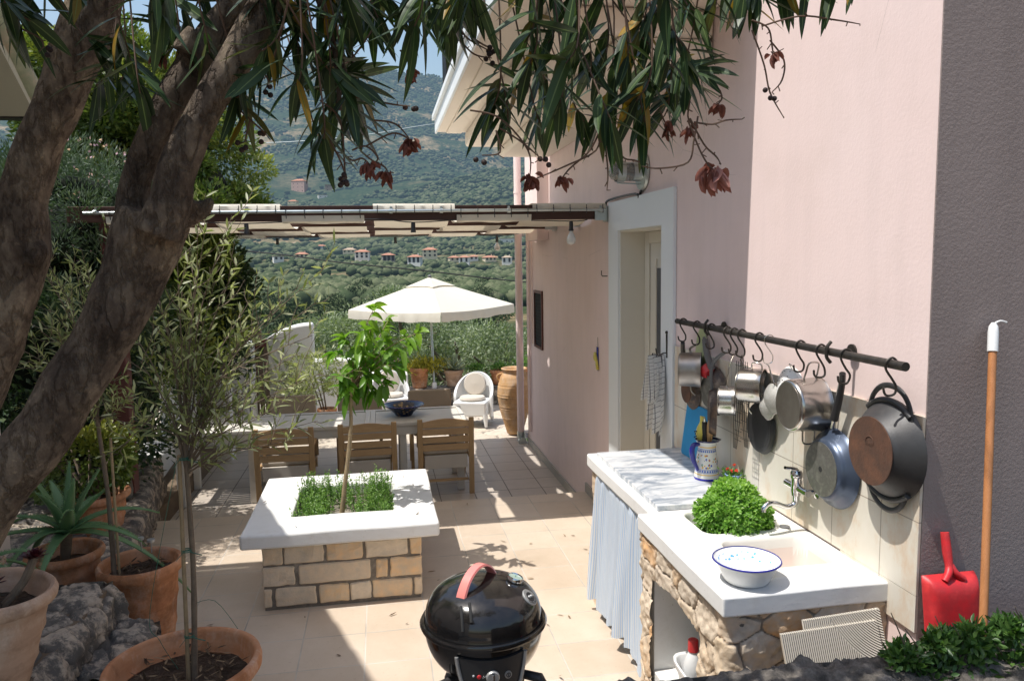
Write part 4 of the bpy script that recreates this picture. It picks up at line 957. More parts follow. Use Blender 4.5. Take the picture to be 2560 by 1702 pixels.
# ================================================================ pergola
pg=thing('pergola','dark wooden pergola with strips of cream canvas woven over and under its rafters','pergola',(-.15,7.6,LOW))
RY=[5.8,6.7,7.6,8.5,9.35]; zb=2.40
for i,y in enumerate(RY):
    MB().box(-2.12 if i==0 else -2.05,1.70,y-.03,y+.03,zb,zb+.11).build('rafter','pergola_wood',pg,bev=.004)
    MB().box(1.66,W-.001,y-.045,y-.033,zb-.01,zb+.09).box(1.75,W-.001,y-.033,y+.045,zb-.02,zb+.1).build('bracket','galvanised',pg)
strips=[(-1.86,-1.27,1),(-1.26,-.69,0),(-.68,-.096,1),(-.03,.572,0),(.585,1.155,1),(1.165,1.745,0)]
for x0,x1,par in strips:
    ys=np.linspace(5.765,9.45,76); V=[]
    nx=9
    for yv in ys:
        # over / under: height goes smoothly between rafters
        k=(yv-5.8)/.888; c_=math.cos(PI*k); c_=math.copysign(abs(c_)**.55,c_); s_=1 if par==0 else -1
        hh=zb+.055+s_*c_*.066*1.02; sag=-.006*abs(math.sin(PI*k))
        for j in range(nx):
            t=j/(nx-1); wv_=.006*math.sin(t*PI*3+yv*2.1+x0*9)*abs(math.sin(PI*k))
            V.append((x0+(x1-x0)*t+.004*math.sin(yv*5),yv,hh+sag+wv_+.002*RNG.random()))
    V=np.array(V); me=npmesh('canvas_strip',V,gridF(len(ys),nx),tint=RNG.random(len(V)))
    o=link(me,'canvas_strip','canvas',pg,smooth=True); 
    # front flap fastened to the pipe
    y=5.755; z1=zb+.055+(1 if par==0 else -1)*.067; 
# extend front strip edges down/up toward the pipe as a separate hem
for x0,x1,par in strips:
    zz=zb+.122 if par==0 else zb-.014
    V=[];
    for j in range(21):
        t=j/20; x=x0+(x1-x0)*t; rp=.004*math.sin(t*24)
        if par==0: V+= [(x,5.765,zz-.0),(x,5.748,zz-.015),(x,5.742+rp,zz-.052)]
        else: V+= [(x,5.765,zz),(x,5.748,zz+.01),(x,5.742+rp,zz+.052)]
    link(npmesh('canvas_hem',np.array(V),gridF(21,3),tint=RNG.random(63)),'canvas_hem','canvas',pg,smooth=True)
MB().tube([(-2.0,5.735,zb+.062),(1.74,5.735,zb+.07)],.0125,10).build('pipe','galvanised',pg,smooth=True)
m=MB()
for x0,x1,par in strips:
    for k in range(5):
        x=x0+.03+(x1-x0-.06)*k/4; z=zb+.066
        m.tube([(x,5.722,z+.02),(x,5.719,z),(x,5.723,z-.02),(x,5.737,z-.018+(-.012 if par else .0)),(x,5.75,z),(x,5.737,z+.02),(x,5.722,z+.02)],.0028,5)
        m.tube([(x+.002,5.737,z+(.02 if par==0 else -.03)),(x+.002,5.737,z+(.045 if par==0 else -.05))],.003,5)
m.build('ties','black_plastic',pg)
m=MB()
for x in (-1.92,-.92,.1,.47,.98,1.70):
    m=MB(); m.tube([(x-.012,5.735,zb+.066),(x+.012,5.735,zb+.066)],.019,10); m.box(x-.008,x+.008,5.735,5.768,zb+.05,zb+.10)
    m.build('clamp','galvanised',pg,smooth=True)
post_a=MB().box(-1.98,-1.86,5.95,6.07,.40,zb+.1).build('post','post_wood',pg,bev=.006)
m=MB(); s_=.0; m.prism([(-.045,-.0),(.045,0),(.052,.05),(.045,.13),(.052,.16),(.0,.22),(-.052,.16),(-.045,.13),(-.052,.05)],0,.006,M=frame_matrix((-1.92,5.949,.39),(1,0,0),(0,0,1),(0,-1,0))); m.box(-1.94,-1.90,5.99,6.03,.28,.40)
m.build('post_foot','galvanised',post_a)
MB().box(-2.14,-2.02,9.5,9.62,LOW,zb+.1).build('post','post_wood',pg,bev=.006)
# ================================================================ string lights
cabs=[(5.76,[(-1.75,2.415),(-1.1,2.39),(-.93,2.385),(-.5,2.40),(0,2.41),(.26,2.385),(.6,2.40),(.9,2.4),(1.47,2.385),(1.6,2.395)]),(9.2,[(-1.9,2.41),(-1.15,2.385),(-.4,2.40),(.2,2.385),(.9,2.41),(1.42,2.385),(1.7,2.41)])]
for y,pts in cabs:
    setp(MB().tube([(x,y,z) for x,z in pts],.004,5,sub=5).build('light_cable','black_plastic'),'black string light cable under the %s of the pergola'%('front beam' if y<6 else 'farthest rafter'),'cable')
bl=[(-.93,5.76,0,'black bulb holder under the pergola front near the big trunk'),(.26,5.76,0,'empty black bulb holder under the middle of the pergola front beam'),(1.47,5.76,1,'large white light bulb hanging from the pergola next to the door surround'),
    (-1.15,9.2,0,'black bulb holder under the farthest rafter above the curved white wall'),(.2,9.2,0,'black bulb holder under the farthest rafter above the umbrella'),(1.42,9.2,1,'small light bulb hanging at the far end of the pergola near the downpipe')]
for x,y,bb,lab in bl:
    t=thing('string_light',lab,'light',(x,y,2.385),'string lights under the pergola')
    MB().lathe([(.012,.0),(.016,-.01),(.017,-.06),(.02,-.065),(.02,-.075),(.001,-.076)],Matrix.Translation((x,y,2.385)),14).build('socket','black_plastic',t,smooth=True)
    if bb: MB().lathe([(.012,-.076),(.016,-.09),(.033,-.125),(.036,-.145),(.03,-.168),(.012,-.18),(.001,-.181)],Matrix.Translation((x,y,2.385)),18).build('bulb','opal_glass',t,smooth=True)
# ================================================================ dining set
TZ=.52; Ty0,Ty1=7.42,8.18; Tx0,Tx1=-2.0,.82
tb_=thing('dining_table','long grey white slatted garden table under the pergola','table',(-.6,7.8,LOW))
m=MB(); 
for y in (Ty0,Ty1-.06): m.box(Tx0,Tx1,y,y+.06,TZ-.03,TZ)
secs=[Tx0,-1.07,-.14,Tx1]
for a,b in zip(secs[:-1],secs[1:]):
    m.box(a,a+.05,Ty0+.061,Ty1-.061,TZ-.03,TZ-.001); m.box(b-.052,b-.002,Ty0+.061,Ty1-.061,TZ-.03,TZ-.001)
    y=Ty0+.07
    while y<Ty1-.12: m.box(a+.052,b-.054,y,y+.055,TZ-.028,TZ-.002); y+=.064
m.build('tabletop','table_paint',tb_,bev=.003)
m=MB(); m.box(Tx0+.03,Tx1-.03,Ty0+.02,Ty0+.04,TZ-.12,TZ-.031).box(Tx0+.03,Tx1-.03,Ty1-.04,Ty1-.02,TZ-.12,TZ-.031).box(Tx0+.03,Tx0+.05,Ty0+.041,Ty1-.041,TZ-.12,TZ-.031).box(Tx1-.05,Tx1-.03,Ty0+.041,Ty1-.041,TZ-.12,TZ-.031).build('apron','table_paint',tb_)
for x in (Tx0+.04,-1.3,.14,Tx1-.11):
    for y in (Ty0+.045,Ty1-.115): MB().box(x,x+.07,y,y+.07,LOW+.002,TZ-.032).build('leg','table_paint',tb_,bev=.004)
bw=thing('serving_bowl','dark blue patterned ceramic bowl standing on the dining table','bowl',(.20,7.8,TZ))
MB().lathe([(.001,.004),(.08,.0),(.085,.004),(.10,.03),(.15,.075),(.205,.11),(.21,.113),(.2,.112),(.145,.08),(.09,.035),(.001,.015)],Matrix.Translation((.20,7.8,TZ)),40).build('bowl_body','dark_bowl',bw,smooth=True)
MB().lathe([(.207,.109),(.212,.113),(.207,.117),(.202,.113),(.207,.109)],Matrix.Translation((.20,7.8,TZ)),40).build('rim','enamel_blue',bw,smooth=True)
def wood_chair():
    t=thing('garden_chair','','chair'); K=dict(local=True)
    w=.25; H=.78
    # origin on floor, front of chair towards +y, backrest at y=-.0
    for s in (-1,1):
        MB().bar((s*w,.0,0),(s*w,-.06,H),.05,.028,(0,1,0)).build('back_upright','chair_wood_upright',t,bev=.004,**K)
        MB().bar((s*(w-.04),.10,.43),(s*(w-.04),.47,.0),.035,.024,(0,1,0)).build('leg','chair_wood_upright',t,bev=.003,**K)
        MB().bar((s*w,-.02,.60),(s*w,.42,.61),.05,.024).build('armrest','chair_wood',t,bev=.006,**K)
        MB().bar((s*w,.40,.6),(s*w,.38,.40),.035,.022,(0,1,0)).build('arm_support','chair_wood_upright',t,bev=.003,**K)
    m=MB()
    for k in range(4):
        z=.46+k*.078; y=-.06*z/H
        if k<3: m.box(-w+.025,w-.025,y-.018,y-.002,z,z+.062)
    n=12; zt=.46+3*.078; vs=[];fs=[]
    for i in range(n+1):
        x=-w+.025+(2*w-.05)*i/n; top=zt+.055+.03*math.sin(PI*i/n)
        for yy_ in (-.075,-.055): vs+= [(x,yy_,zt),(x,yy_,top)]
    for i in range(n):
        a=i*4; b=a+4; fs+=[(a,b,b+1,a+1),(a+2,a+3,b+3,b+2),(a+1,b+1,b+3,a+3),(a,a+2,b+2,b)]
    m.add(vs,fs); m.build('back_slats','chair_wood',t,bev=.003,**K)
    m=MB()
    for k in range(6): m.box(-w+.03,w-.03,.03+k*.068,.03+k*.068+.055,.395,.412)
    m.box(-w+.005,-w+.028,.0,.43,.37,.412).box(w-.028,w-.005,.0,.43,.37,.412); m.build('seat','chair_wood',t,bev=.003,**K)
    MB().box(-w+.03,w-.03,.0,.43,.414,.455).build('seat_cushion','cushion',t,bev=.018,bseg=4,**K)
    MB().box(-w+.04,w-.04,-.02,.02,.27,.405).build('back_cloth','cushion',t,bev=.006,**K)
    MB().box(-w+.03,w-.03,.02,.04,.13,.155).build('stretcher','chair_wood',t,**K)
    return t
pc=wood_chair()
chs=[(.585,7.33,'wooden slatted chair at the right end of the near side of the table'),(-.165,7.33,'wooden slatted chair in the middle of the near side, behind the lemon tree trunk'),(-.93,7.33,'wooden slatted chair at the left of the near side, partly behind the olive sapling'),(-1.68,7.33,'fourth wooden chair at the left end of the near side, hidden behind olive leaves')]
for i,(x,y,lab) in enumerate(chs[:3]):
    o=pc if i==0 else copy_tree(pc); o.location=(x,y-.04*i,LOW+.001); o.rotation_euler[2]=(.0,.02,-.02)[i]; setp(o,lab,'chair','wooden chairs along the near side of the table')
def cloth_chair():
    t=thing('padded_chair','','chair'); K=dict(local=True); w=.23
    for s in (-1,1):
        MB().bar((s*w,0,0),(s*w,.06,.80),.035,.025,(0,1,0)).build('back_upright','chair_wood_upright',t,**K)
        MB().bar((s*w,-.42,0),(s*w,-.42,.6),.035,.025,(0,1,0)).build('leg','chair_wood_upright',t,**K)
        MB().bar((s*w,.03,.60),(s*w,-.43,.61),.045,.02).build('armrest','chair_wood',t,**K)
    MB().box(-w-.01,w+.01,.0,.05,.40,.82).build('back_cover','taupe_fabric',t,bev=.015,bseg=3,**K)
    MB().box(-w+.02,w-.02,-.43,-.01,.38,.44).build('seat_pad','taupe_fabric',t,bev=.015,bseg=3,**K); return t
pc=cloth_chair()
for i,(px,lab) in enumerate([(430,'taupe padded chair on the far side of the table, beside the white armchair'),(360,'taupe padded chair in the middle of the far side, behind the dark bowl'),(293,'taupe padded chair at the left of the far side, behind olive leaves')]):
    o=pc if i==0 else copy_tree(pc); o.location=(ony(px,410,8.75).x,8.72,LOW+.001); setp(o,lab,'chair','taupe padded chairs along the far side of the table')
# white plastic armchairs
def armchair(loc,rz,label):
    t=thing('armchair',label,'armchair',loc,'white plastic armchairs',rz); K=dict(local=True)
    # shell: back+arms sweep
    n=28; rows=9; V=[]
    for i in range(n+1):
        a=PI*(-.08+1.16*i/n); x=.275*math.cos(a); y=.20*math.sin(a)*1.15+.05
        tt=math.sin(PI*i/n); top=.38+.31*max(0,tt)**1.1
        for j in range(rows): q=j/(rows-1); z=.10+(top-.10)*q; fl=1+.02*q; V.append((x*fl,y*fl+.06*q*max(0,tt)+0,z))
    V=np.array(V); 
    Vi=V.copy(); Vi[:,0]*=.88; Vi[:,1]=(Vi[:,1]-.05)*.86+.05
    F=gridF(n+1,rows); me=npmesh('shell',np.concatenate([V,Vi]),np.concatenate([F,F[:,::-1]+len(V),np.array([[i*rows+rows-1,(i+1)*rows+rows-1,len(V)+(i+1)*rows+rows-1,len(V)+i*rows+rows-1] for i in range(n)]),np.array([[0+j,1+j,len(V)+1+j,len(V)+j] for j in range(rows-1)]),np.array([[n*rows+j,len(V)+n*rows+j,len(V)+n*rows+j+1,n*rows+j+1] for j in range(rows-1)])]))
    link(me,'shell','white_plastic',t,smooth=True,ang=60,**K)
    MB().box(-.23,.23,-.22,.22,.14,.34).build('seat','white_plastic',t,bev=.02,bseg=3,**K)
    for sx in (-1,1):
        for sy in (-1,1): MB().tube([(sx*.215,sy*.19,.16),(sx*.235,sy*.215,0)],[.04,.02],8).build('leg','white_plastic',t,smooth=True,**K)
    MB().lathe([(.001,0),(.17,.0),(.185,.02),(.17,.045),(.001,.05)],Matrix.Translation((0,-.01,.345)),28).build('seat_cushion','cushion',t,smooth=True,**K)
    MB().lathe([(.001,0),(.15,.0),(.165,.02),(.15,.045),(.001,.055)],frame_matrix((0,.19,.53),(1,0,0),(0,.25,1),(0,-1,.25)),28).build('back_cushion','cushion',t,smooth=True,**K)
    return t
armchair((onz(473,424,LOW).x,10.45,LOW+.02),-.35,'white plastic armchair with round cushions beside the big clay jar')
armchair((ony(391,400,11.0).x,11.0,LOW+.02),.15,'white plastic armchair half hidden behind the table, left of the umbrella pole')
# big clay jar
cx,cy=1.70,9.75
def jarprof(R,H): return [(.001,0),(R*.42,0),(R*.45,.01),(R*.62,H*.15),(R*.86,H*.36),(R,H*.58),(R*.97,H*.72),(R*.8,H*.87),(R*.66,H*.93),(R*.64,H*.955),(R*.74,H*.975),(R*.76,H*.99),(R*.7,H),(R*.6,H*.985),(R*.58,H*.93),(R*.7,H*.8),(R*.001,H*.7)]
jr=thing('clay_jar','tall ribbed clay jar with loop handles at the corner of the house','jar',(cx,cy,LOW))
H_=.88;R_=.225
prof=[]
bp=jarprof(R_,H_); 
import bisect
zs=[z for r,z in bp[:9]]; rs_=[r for r,z in bp[:9]]
for i in range(90):
    z=H_*.93*i/89; r=float(np.interp(z,zs,rs_)); f=z/H_
    if any(a<f<b for a,b in ((.22,.26),(.38,.43),(.56,.62),(.74,.78))): r+=.004*math.sin(f*430)
    prof.append((r,z))
prof=[(.001,0)]+prof[1:]+bp[9:]
MB().lathe(prof,Matrix.Translation((cx,cy,LOW+.01)),44).build('jar_body','terracotta_jar',jr,smooth=True,ang=60)
for a in (PI*.95,PI*1.6,0.2):
    c=Vector((cx,cy,LOW)); dv=Vector((math.cos(a),math.sin(a),0)); MB().tube([c+dv*(R_*.78)+Vector((0,0,H_*.8)),c+dv*(R_*.95)+Vector((0,0,H_*.84)),c+dv*(R_*.95)+Vector((0,0,H_*.9)),c+dv*(R_*.68)+Vector((0,0,H_*.93))],.014,8,sub=5).build('handle','terracotta_jar',jr,smooth=True)
# umbrella
um=thing('umbrella','open square cream parasol standing at the far end of the terrace','umbrella',(.80,12.0,LOW))
ax,ay=.80,12.35
MB().tube([(.80,12.0,-.0),(.785,12.3,1.72)],.022,10).build('pole','galvanised',um,smooth=True)
MB().lathe([(.001,0),(.04,0),(.04,.22),(.028,.24),(.001,.24)],Matrix.Translation((.80,11.98,-.06)),14).build('base_sleeve','white_plastic',um,smooth=True)
apex=Vector((.80,12.4,1.80)); cs=[Vector((-.51,12.45,1.335)),Vector((.86,11.05,1.345)),Vector((2.16,12.3,1.37)),Vector((.80,13.7,1.34))]
V=[];F=[];n=12
for k in range(4):
    A=cs[k];Bq=cs[(k+1)%4]; b0=len(V)
    for i in range(n+1):
        for j in range(n+1):
            r=i/n; e=A.lerp(Bq,j/n); p=apex.lerp(e,r); s_=math.sin(PI*j/n)*r; p.z-=.035*s_*1.0+.03*math.sin(PI*r)*0
            inn=(apex-(A+Bq)/2); inn.z=0; p+=inn.normalized()*.07*s_*r
            V.append(p[:])
    F+=[(b0+i*(n+1)+j,b0+(i+1)*(n+1)+j,b0+(i+1)*(n+1)+j+1,b0+i*(n+1)+j+1) for i in range(n) for j in range(n)]
link(npmesh('canopy',np.array(V),np.array(F),tint=RNG.random(len(V))),'canopy','canvas',um,smooth=True,ang=22)
V=[];F=[]
for k in range(4):
    A=cs[k];Bq=cs[(k+1)%4]; b0=len(V); out=((A+Bq)/2-apex); out.z=0; out.normalize(); m_n=36
    for j in range(m_n+1):
        s_=math.sin(PI*j/m_n); e=A.lerp(Bq,j/m_n); e.z-=.035*s_; e-=out*.07*s_
        rip=.012*math.sin(j*1.1+k)*s_+.008*math.sin(j*2.3)
        V+= [e[:],(e+out*(.008+rip*.5)-Vector((0,0,.06)))[:],(e+out*(.004+rip)-Vector((0,0,.135+.008*math.sin(j*.6))))[:]]
    F+=[(b0+j*3+i,b0+(j+1)*3+i,b0+(j+1)*3+i+1,b0+j*3+i+1) for j in range(m_n) for i in range(2)]
link(npmesh('valance',np.array(V),np.array(F),tint=RNG.random(len(V))),'valance','canvas',um,smooth=True,ang=60)
V=[];F=[]
for k in range(4):
    A=apex.lerp(cs[k],.30)+Vector((0,0,.02));Bq=apex.lerp(cs[(k+1)%4],.30)+Vector((0,0,.02)); b0=len(V); n=8
    for i in range(n+1):
        for j in range(n+1):
            p=(apex+Vector((0,0,.035))).lerp(A.lerp(Bq,j/n),i/n*(1-.18*math.sin(PI*j/n))); p.z-=.012*math.sin(PI*j/n)*i/n; V.append(p[:])
    F+=[(b0+i*(n+1)+j,b0+(i+1)*(n+1)+j,b0+(i+1)*(n+1)+j+1,b0+i*(n+1)+j+1) for i in range(n) for j in range(n)]
link(npmesh('vent_flap',np.array(V),np.array(F),tint=RNG.random(len(V))),'vent_flap','canvas',um,smooth=True,ang=25)
MB().sphere(apex+Vector((0,0,.045)),.03,8).build('finial','grey_plastic',um,smooth=True)
m=MB()
for k in range(4): m.bar(Vector((.79,12.2,1.15)).lerp(apex,.1),apex.lerp(cs[k],.6)-Vector((0,0,.03)),.012,.02); 
m.build('ribs','galvanised',um)
# ================================================================ generic pot
def pot(c,R,H,mat,label,name='flower_pot',cat='pot',base=.68,rim=.045,wall=.03,scallop=0,soil=.08,lean=None,group=None,parent=None,bands=True):
    """c = base centre, R outer rim radius, H height"""
    t=parent or thing(name,label,cat,c,group)
    M=Matrix.Translation(Vector(c))
    if lean: M=M@Matrix.Rotation(lean[1],4,lean[0])
    rb=R*base; rw=R-.035*(R/.25)
    pr=[(.001,.0),(rb-.01,0),(rb,.008)]
    for i in range(1,13):
        f=i/12; z=.008+f*(H-rim*1.25-.01); r=rb+(rw-rb)*(f**.85)
        if bands and i in (5,9): r+=.006
        pr.append((r,z))
    k=R/.25; pr+=[(R-.012*k,H-rim),(R-.002,H-rim*.75),(R,H-rim*.4),(R-.006,H-.006),(R-.016*k,H),(R-wall*.8,H-.004),(R-wall,H-.015),(R-wall-.012,H-rim*1.3),(R-wall-.02,H-soil)]
    MB().lathe(pr,M,56,wob=(lambda a,z: 1+scallop*math.sin(a*14)*max(0,(z/H-.75)*4)) if scallop else (lambda a,z:1+.006*math.sin(a*2+1)+.003*math.sin(a*5))).build('pot_body',mat,t,smooth=True,ang=50)
    rs=R-wall-.018; n=20; V=[(0,0,H-soil+.01)];F=[]
    for i in range(1,n//2+1):
        for j in range(40):
            a=2*PI*j/40; r=rs*i/(n//2); V.append((r*math.cos(a),r*math.sin(a),H-soil+.02*noise.noise(Vector((r*math.cos(a)*14,r*math.sin(a)*14,c[0]*9)))+.008*noise.noise(Vector((r*math.cos(a)*45,r*math.sin(a)*45,c[0])))))
    for j in range(40): F.append((0,1+j,1+(j+1)%40))
    for i in range(n//2-1):
        for j in range(40): a=1+i*40; F.append((a+j,a+40+j,a+40+(j+1)%40,a+(j+1)%40))
    MB().add(V,F,0,M).build('soil','soil',t,smooth=True)
    return t
# ================================================================ masonry counter with sink
CT=.92
kc=thing('kitchen_counter','outdoor stone kitchen counter with white slab top, sinks and a marble worktop','counter',(1.45,3.3,0))
cx0=1.15; cyn=2.38; cyf=3.27; cxm=1.235; cye=4.36
# sink section slab (edges) with inset sink
me=ring_slab(cx0-.012,W-.003,cyn-.012,cyf,1.245,1.765,2.48,3.235,CT-.075,CT-.001,.003)
wn(link(me,'white_slab','whitewash',kc,smooth=True,ang=60))
def sdrr(x,y,cx,cy,hx,hy,r):
    qx=np.abs(x-cx)-hx+r; qy=np.abs(y-cy)-hy+r
    return np.sqrt(np.maximum(qx,0)**2+np.maximum(qy,0)**2)+np.minimum(np.maximum(qx,qy),0)-r
sx0,sx1,sy0,sy1=1.235,1.775,2.47,3.245
nx_,ny_=109,156
xs,ys=np.meshgrid(np.linspace(sx0,sx1,nx_),np.linspace(sy0,sy1,ny_),indexing='ij')
z=np.full(xs.shape,CT+.003)
do=sdrr(xs,ys,(sx0+sx1)/2,(sy0+sy1)/2,(sx1-sx0)/2,(sy1-sy0)/2,.06)
z+=.006*np.clip(1+do/.012,0,1)*0-.006*np.clip((do+.008)/.008,0,1)
depth=np.zeros(xs.shape)
for (a,b,hx,hy,dp) in ((1.495,3.075,.165,.145,.16),(1.535,2.705,.195,.15,.17)):
    d_=sdrr(xs,ys,a,b,hx,hy,.06); f=np.clip(-d_/.03,0,1); f=f*f*(3-2*f); z-=f*dp; z+=.005*np.exp(-((d_-.006)/.006)**2); depth=np.maximum(depth,f)
d_=sdrr(xs,ys,1.72,2.93,.02,.014,.013); z-=.012*np.clip(-d_/.004,0,1)
Fk=gridF(nx_,ny_); me=npmesh('sink',np.stack([xs,ys,z],-1).reshape(-1,3),Fk)
sk_=link(me,'sink',['sinkstone','basin_pink_reflection'],kc,smooth=True,ang=180)
mi=((depth.ravel()[Fk].mean(1)>.35)&(ys.ravel()[Fk].mean(1)<2.9)).astype(np.int32); me.polygons.foreach_set('material_index',mi)
MB().lathe([(.001,.0),(.022,0),(.022,.004),(.001,.005)],Matrix.Translation((1.70,2.955,CT+.0045))@Matrix.Diagonal((1,1.0,1,1)),20).build('tap_hole_cap','grey_plastic',sk_,smooth=True)
for (a,b) in ((1.495,3.075),(1.535,2.705)): MB().lathe([(.001,0),(.03,0),(.032,.003),(.001,.004)],Matrix.Translation((a,b,CT-.158 if b>3 else CT-.166)),20).build('drain','chrome',sk_,smooth=True)
# marble section
me=ring_slab(cxm-.03,W-.003,cyf+.002,cye+.03,1.4,1.7,3.5,4.2,CT-.08,CT-.004,.003); wn(link(me,'white_slab','whitewash',kc,smooth=True,ang=60))
MB().box(cxm+.012,W-.004,cyf+.02,cye-.05,CT-.003,CT+.022).build('marble_top','marble',kc,bev=.003)
# stone faces: front (towards -x) with niche, and near end (towards -y)
opn=[(2.58,3.16,.10,.62)]   # y0,y1,z0,z1
XS=1.165
ZF=ony(665,668,3.15).z
def mk(u,v): 
    y=3.27-u; zz=v
    top=.62+.05*np.sin((y-2.58)/.58*PI)
    return ~((y>2.62)&(y<3.13)&(zz>ZF-.03)&(zz<top+.03))
mk2=lambda u,v: mk(u,v)
wl=.882; f1=sweep_stone([(0,0),(wl-.005,0),(wl+.0,.005),(wl,W-.003-XS)],(0,-1,0),(1,0,0),(0,0,1),(XS,3.27,0),CT-.07,.17,.12,61,relief=.010,res=.006,gap=.012,mask=mk2,rough=.011)
# marble section: end pillar face (far) and frieze over the curtain
XM=1.25
f3=stone_patch((XM,cye,0),(0,-1,0),(0,0,1),.17,CT-.075,.16,.14,63,relief=.014,res=.008,gap=.013)
f4=stone_patch((XM,cye-.17,.76),(0,-1,0),(0,0,1),cye-.17-cyf,.09,.16,.09,64,relief=.014,res=.008,gap=.025)
f5=stone_patch((XS,3.27,0),(0,-1,0),(0,0,1),.01,.8,.1,.1,65,relief=.01,res=.008)
f6=stone_patch((W-.003,cye,0),(-1,0,0),(0,0,1),W-.003-XM,CT-.075,.16,.14,66,relief=.025,res=.015,gap=.025)
stoneobj('stonework',[f1,f3,f4,f6],'stone',kc)
m=MB() # inner white masonry
MB().box(XS+.004,W-.0045,2.393,2.585,0,CT-.078).build('corner_mortar','mortar',kc)
m.box(XS+.02,W-.004,2.586,2.60,0,CT-.077)
m.box(XS+.015,W-.004,3.15,3.262,0,CT-.077)         # partition
m.box(XS+.012,W-.004,2.602,3.148,0,ZF)           # niche floor
m.box(XS+.02,W-.004,2.602,3.148,.66,CT-.19)      # lintel
m.box(XM+.02,W-.004,cye-.16,cye-.01,0,CT-.082)
m.box(XM+.02,XM+.1,3.27,cye-.161,.765,CT-.082)
m.build('masonry_core','whitewash',kc)
m=MB(); m.tube([(XM-.02,3.29,.835),(XM-.02,4.2,.835)],.006,8); m.build('curtain_rod','black_iron',kc)
# splash tiles
MB().box(W-.013,W-.0015,GY,4.40,.93,1.555).build('splash_tiles','splash_tile',kc,bev=.002)
MB().box(W-.0125,W-.0016,GY,2.66,.80,.9295).build('splash_tiles','splash_tile',kc)
# faucet
fc=thing('faucet','chrome wall faucet with a long curved spout above the sink','faucet',(W-.014,2.93,1.12))
y=2.90
m=MB(); X=lambda d:W-.013-d
m.lathe([(.001,0),(.03,0),(.03,.006),(.012,.014),(.012,.045),(.001,.045)],frame_matrix((W-.013,y-.07,1.115),(0,1,0),(0,0,1),(-1,0,0)),18)
m.lathe([(.001,0),(.03,0),(.03,.006),(.012,.014),(.012,.045),(.001,.045)],frame_matrix((W-.013,y+.07,1.115),(0,1,0),(0,0,1),(-1,0,0)),18)
m.tube([(X(.05),y-.085,1.115),(X(.05),y+.085,1.115)],.016,14)
m.lathe([(.001,-.04),(.018,-.038),(.021,-.02),(.021,.035),(.025,.04),(.025,.06),(.019,.072),(.001,.074)],Matrix.Translation((X(.055),y,1.12)),20)
m.build('body','chrome',fc,smooth=True)
MB().tube([(X(.055),y,1.08),(X(.06),y,1.045),(X(.10),y,1.035),(X(.15),y-.01,1.055),(X(.19),y-.02,1.062),(X(.215),y-.025,1.045),(X(.218),y-.026,1.03)],[.013,.012,.011,.011,.011,.011,.012],12,sub=6).build('spout','chrome',fc,smooth=True)
MB().tube([(X(.055),y,1.188),(X(.07),y-.01,1.2),(X(.12),y-.02,1.212)],[.012,.009,.007],10,sub=3).build('lever','chrome',fc,smooth=True)
# enamel bowl on the counter corner
bx,by=1.285,2.49
eb=thing('enamel_bowl','white enamel wash bowl with a dark blue rim on the corner of the sink slab','bowl',(bx,by,CT+.001))
MT=Matrix.Translation((bx,by,CT+.002))
eb_o=MB(); eb_o.lathe([(.001,0),(.075,0),(.08,.004),(.085,.012),(.104,.055),(.112,.068),(.120,.078)],MT,48); eb_o.build('bowl_body','enamel_white',eb,smooth=True,ang=60)
ib=MB().lathe([(.118,.079),(.110,.070),(.100,.055),(.082,.016),(.074,.009),(.001,.007)],None,48).build('bowl_inside','bowl_inside',eb,smooth=True,local=True)
MB().lathe([(.118,.078),(.1205,.0755),(.1235,.078),(.1215,.0815),(.118,.082),(.118,.078)],MT,56).build('rim','enamel_blue',eb,smooth=True)
# jug with utensils
jx,jy=1.655,3.66
jg=thing('ceramic_jug','white and blue painted ceramic jug holding kitchen utensils on the marble top','jug',(jx,jy,CT+.024))
MJ=Matrix.Translation((jx,jy,CT+.024))
body=MB().lathe([(.001,0),(.064,0),(.066,.006),(.062,.03),(.054,.11),(.047,.15),(.045,.165),(.05,.19),(.062,.208),(.058,.208),(.042,.175),(.041,.165),(.044,.14),(.05,.1),(.001,.09)],None,40,wob=lambda a,z:1+(.18*max(0,math.cos(a+.3))**8*max(0,(z-.17)/.04))).build('jug_body','painted_jug',jg,smooth=True,local=True)
MB().tube([Vector((jx,jy,CT+.024))+Vector(v) for v in ((-.05,-.01,.185),(-.085,-.03,.188),(-.098,-.035,.16),(-.088,-.032,.11),(-.068,-.026,.07),(-.058,-.02,.05))],[.010,.013,.014,.013,.010,.006],10,sub=5).build('handle','enamel_blue',jg,smooth=True)
zt=CT+.024
u1=thing('slotted_spoon','yellow plastic slotted spoon standing in the painted jug','utensil',(jx-.02,jy+.02,zt+.1))
MB().lathe([(.001,0),(.02,.01),(.036,.03),(.04,.055),(.034,.08),(.022,.1),(.016,.11),(.02,.13),(.022,.14),(.001,.142)],Matrix.Translation((jx-.025,jy+.04,zt+.18))@Matrix.Rotation(.12,4,'Y')@Matrix.Diagonal((.5,1,1,1)),24).build('spoon_head','yellow_plastic',u1,smooth=True)
m=MB()
for a,b in ((-.01,.05),(.01,.04),(-.012,.075),(.008,.07),(.0,.06)): m.sphere((jx-.047,jy+.04+a,zt+.17+b),.004,5)
m.build('holes','dark_void',u1)
MB().tube([(jx-.005,jy+.0,zt+.1),(jx-.02,jy+.035,zt+.2)],.006,6).build('stem','yellow_plastic',u1)
u2=thing('knife_sharpener','black handled utensil standing in the painted jug behind the yellow spoon','utensil',(jx,jy,zt+.1))
MB().tube([(jx,jy+.0,zt+.1),(jx-.01,jy+.005,zt+.2),(jx-.012,jy+.006,zt+.30)],[.006,.015,.013],10).build('grip','black_plastic',u2,smooth=True)
MB().tube([(jx-.012,jy+.006,zt+.30),(jx-.0125,jy+.006,zt+.318)],[.009,.006],8).build('cap','chrome',u2,smooth=True)
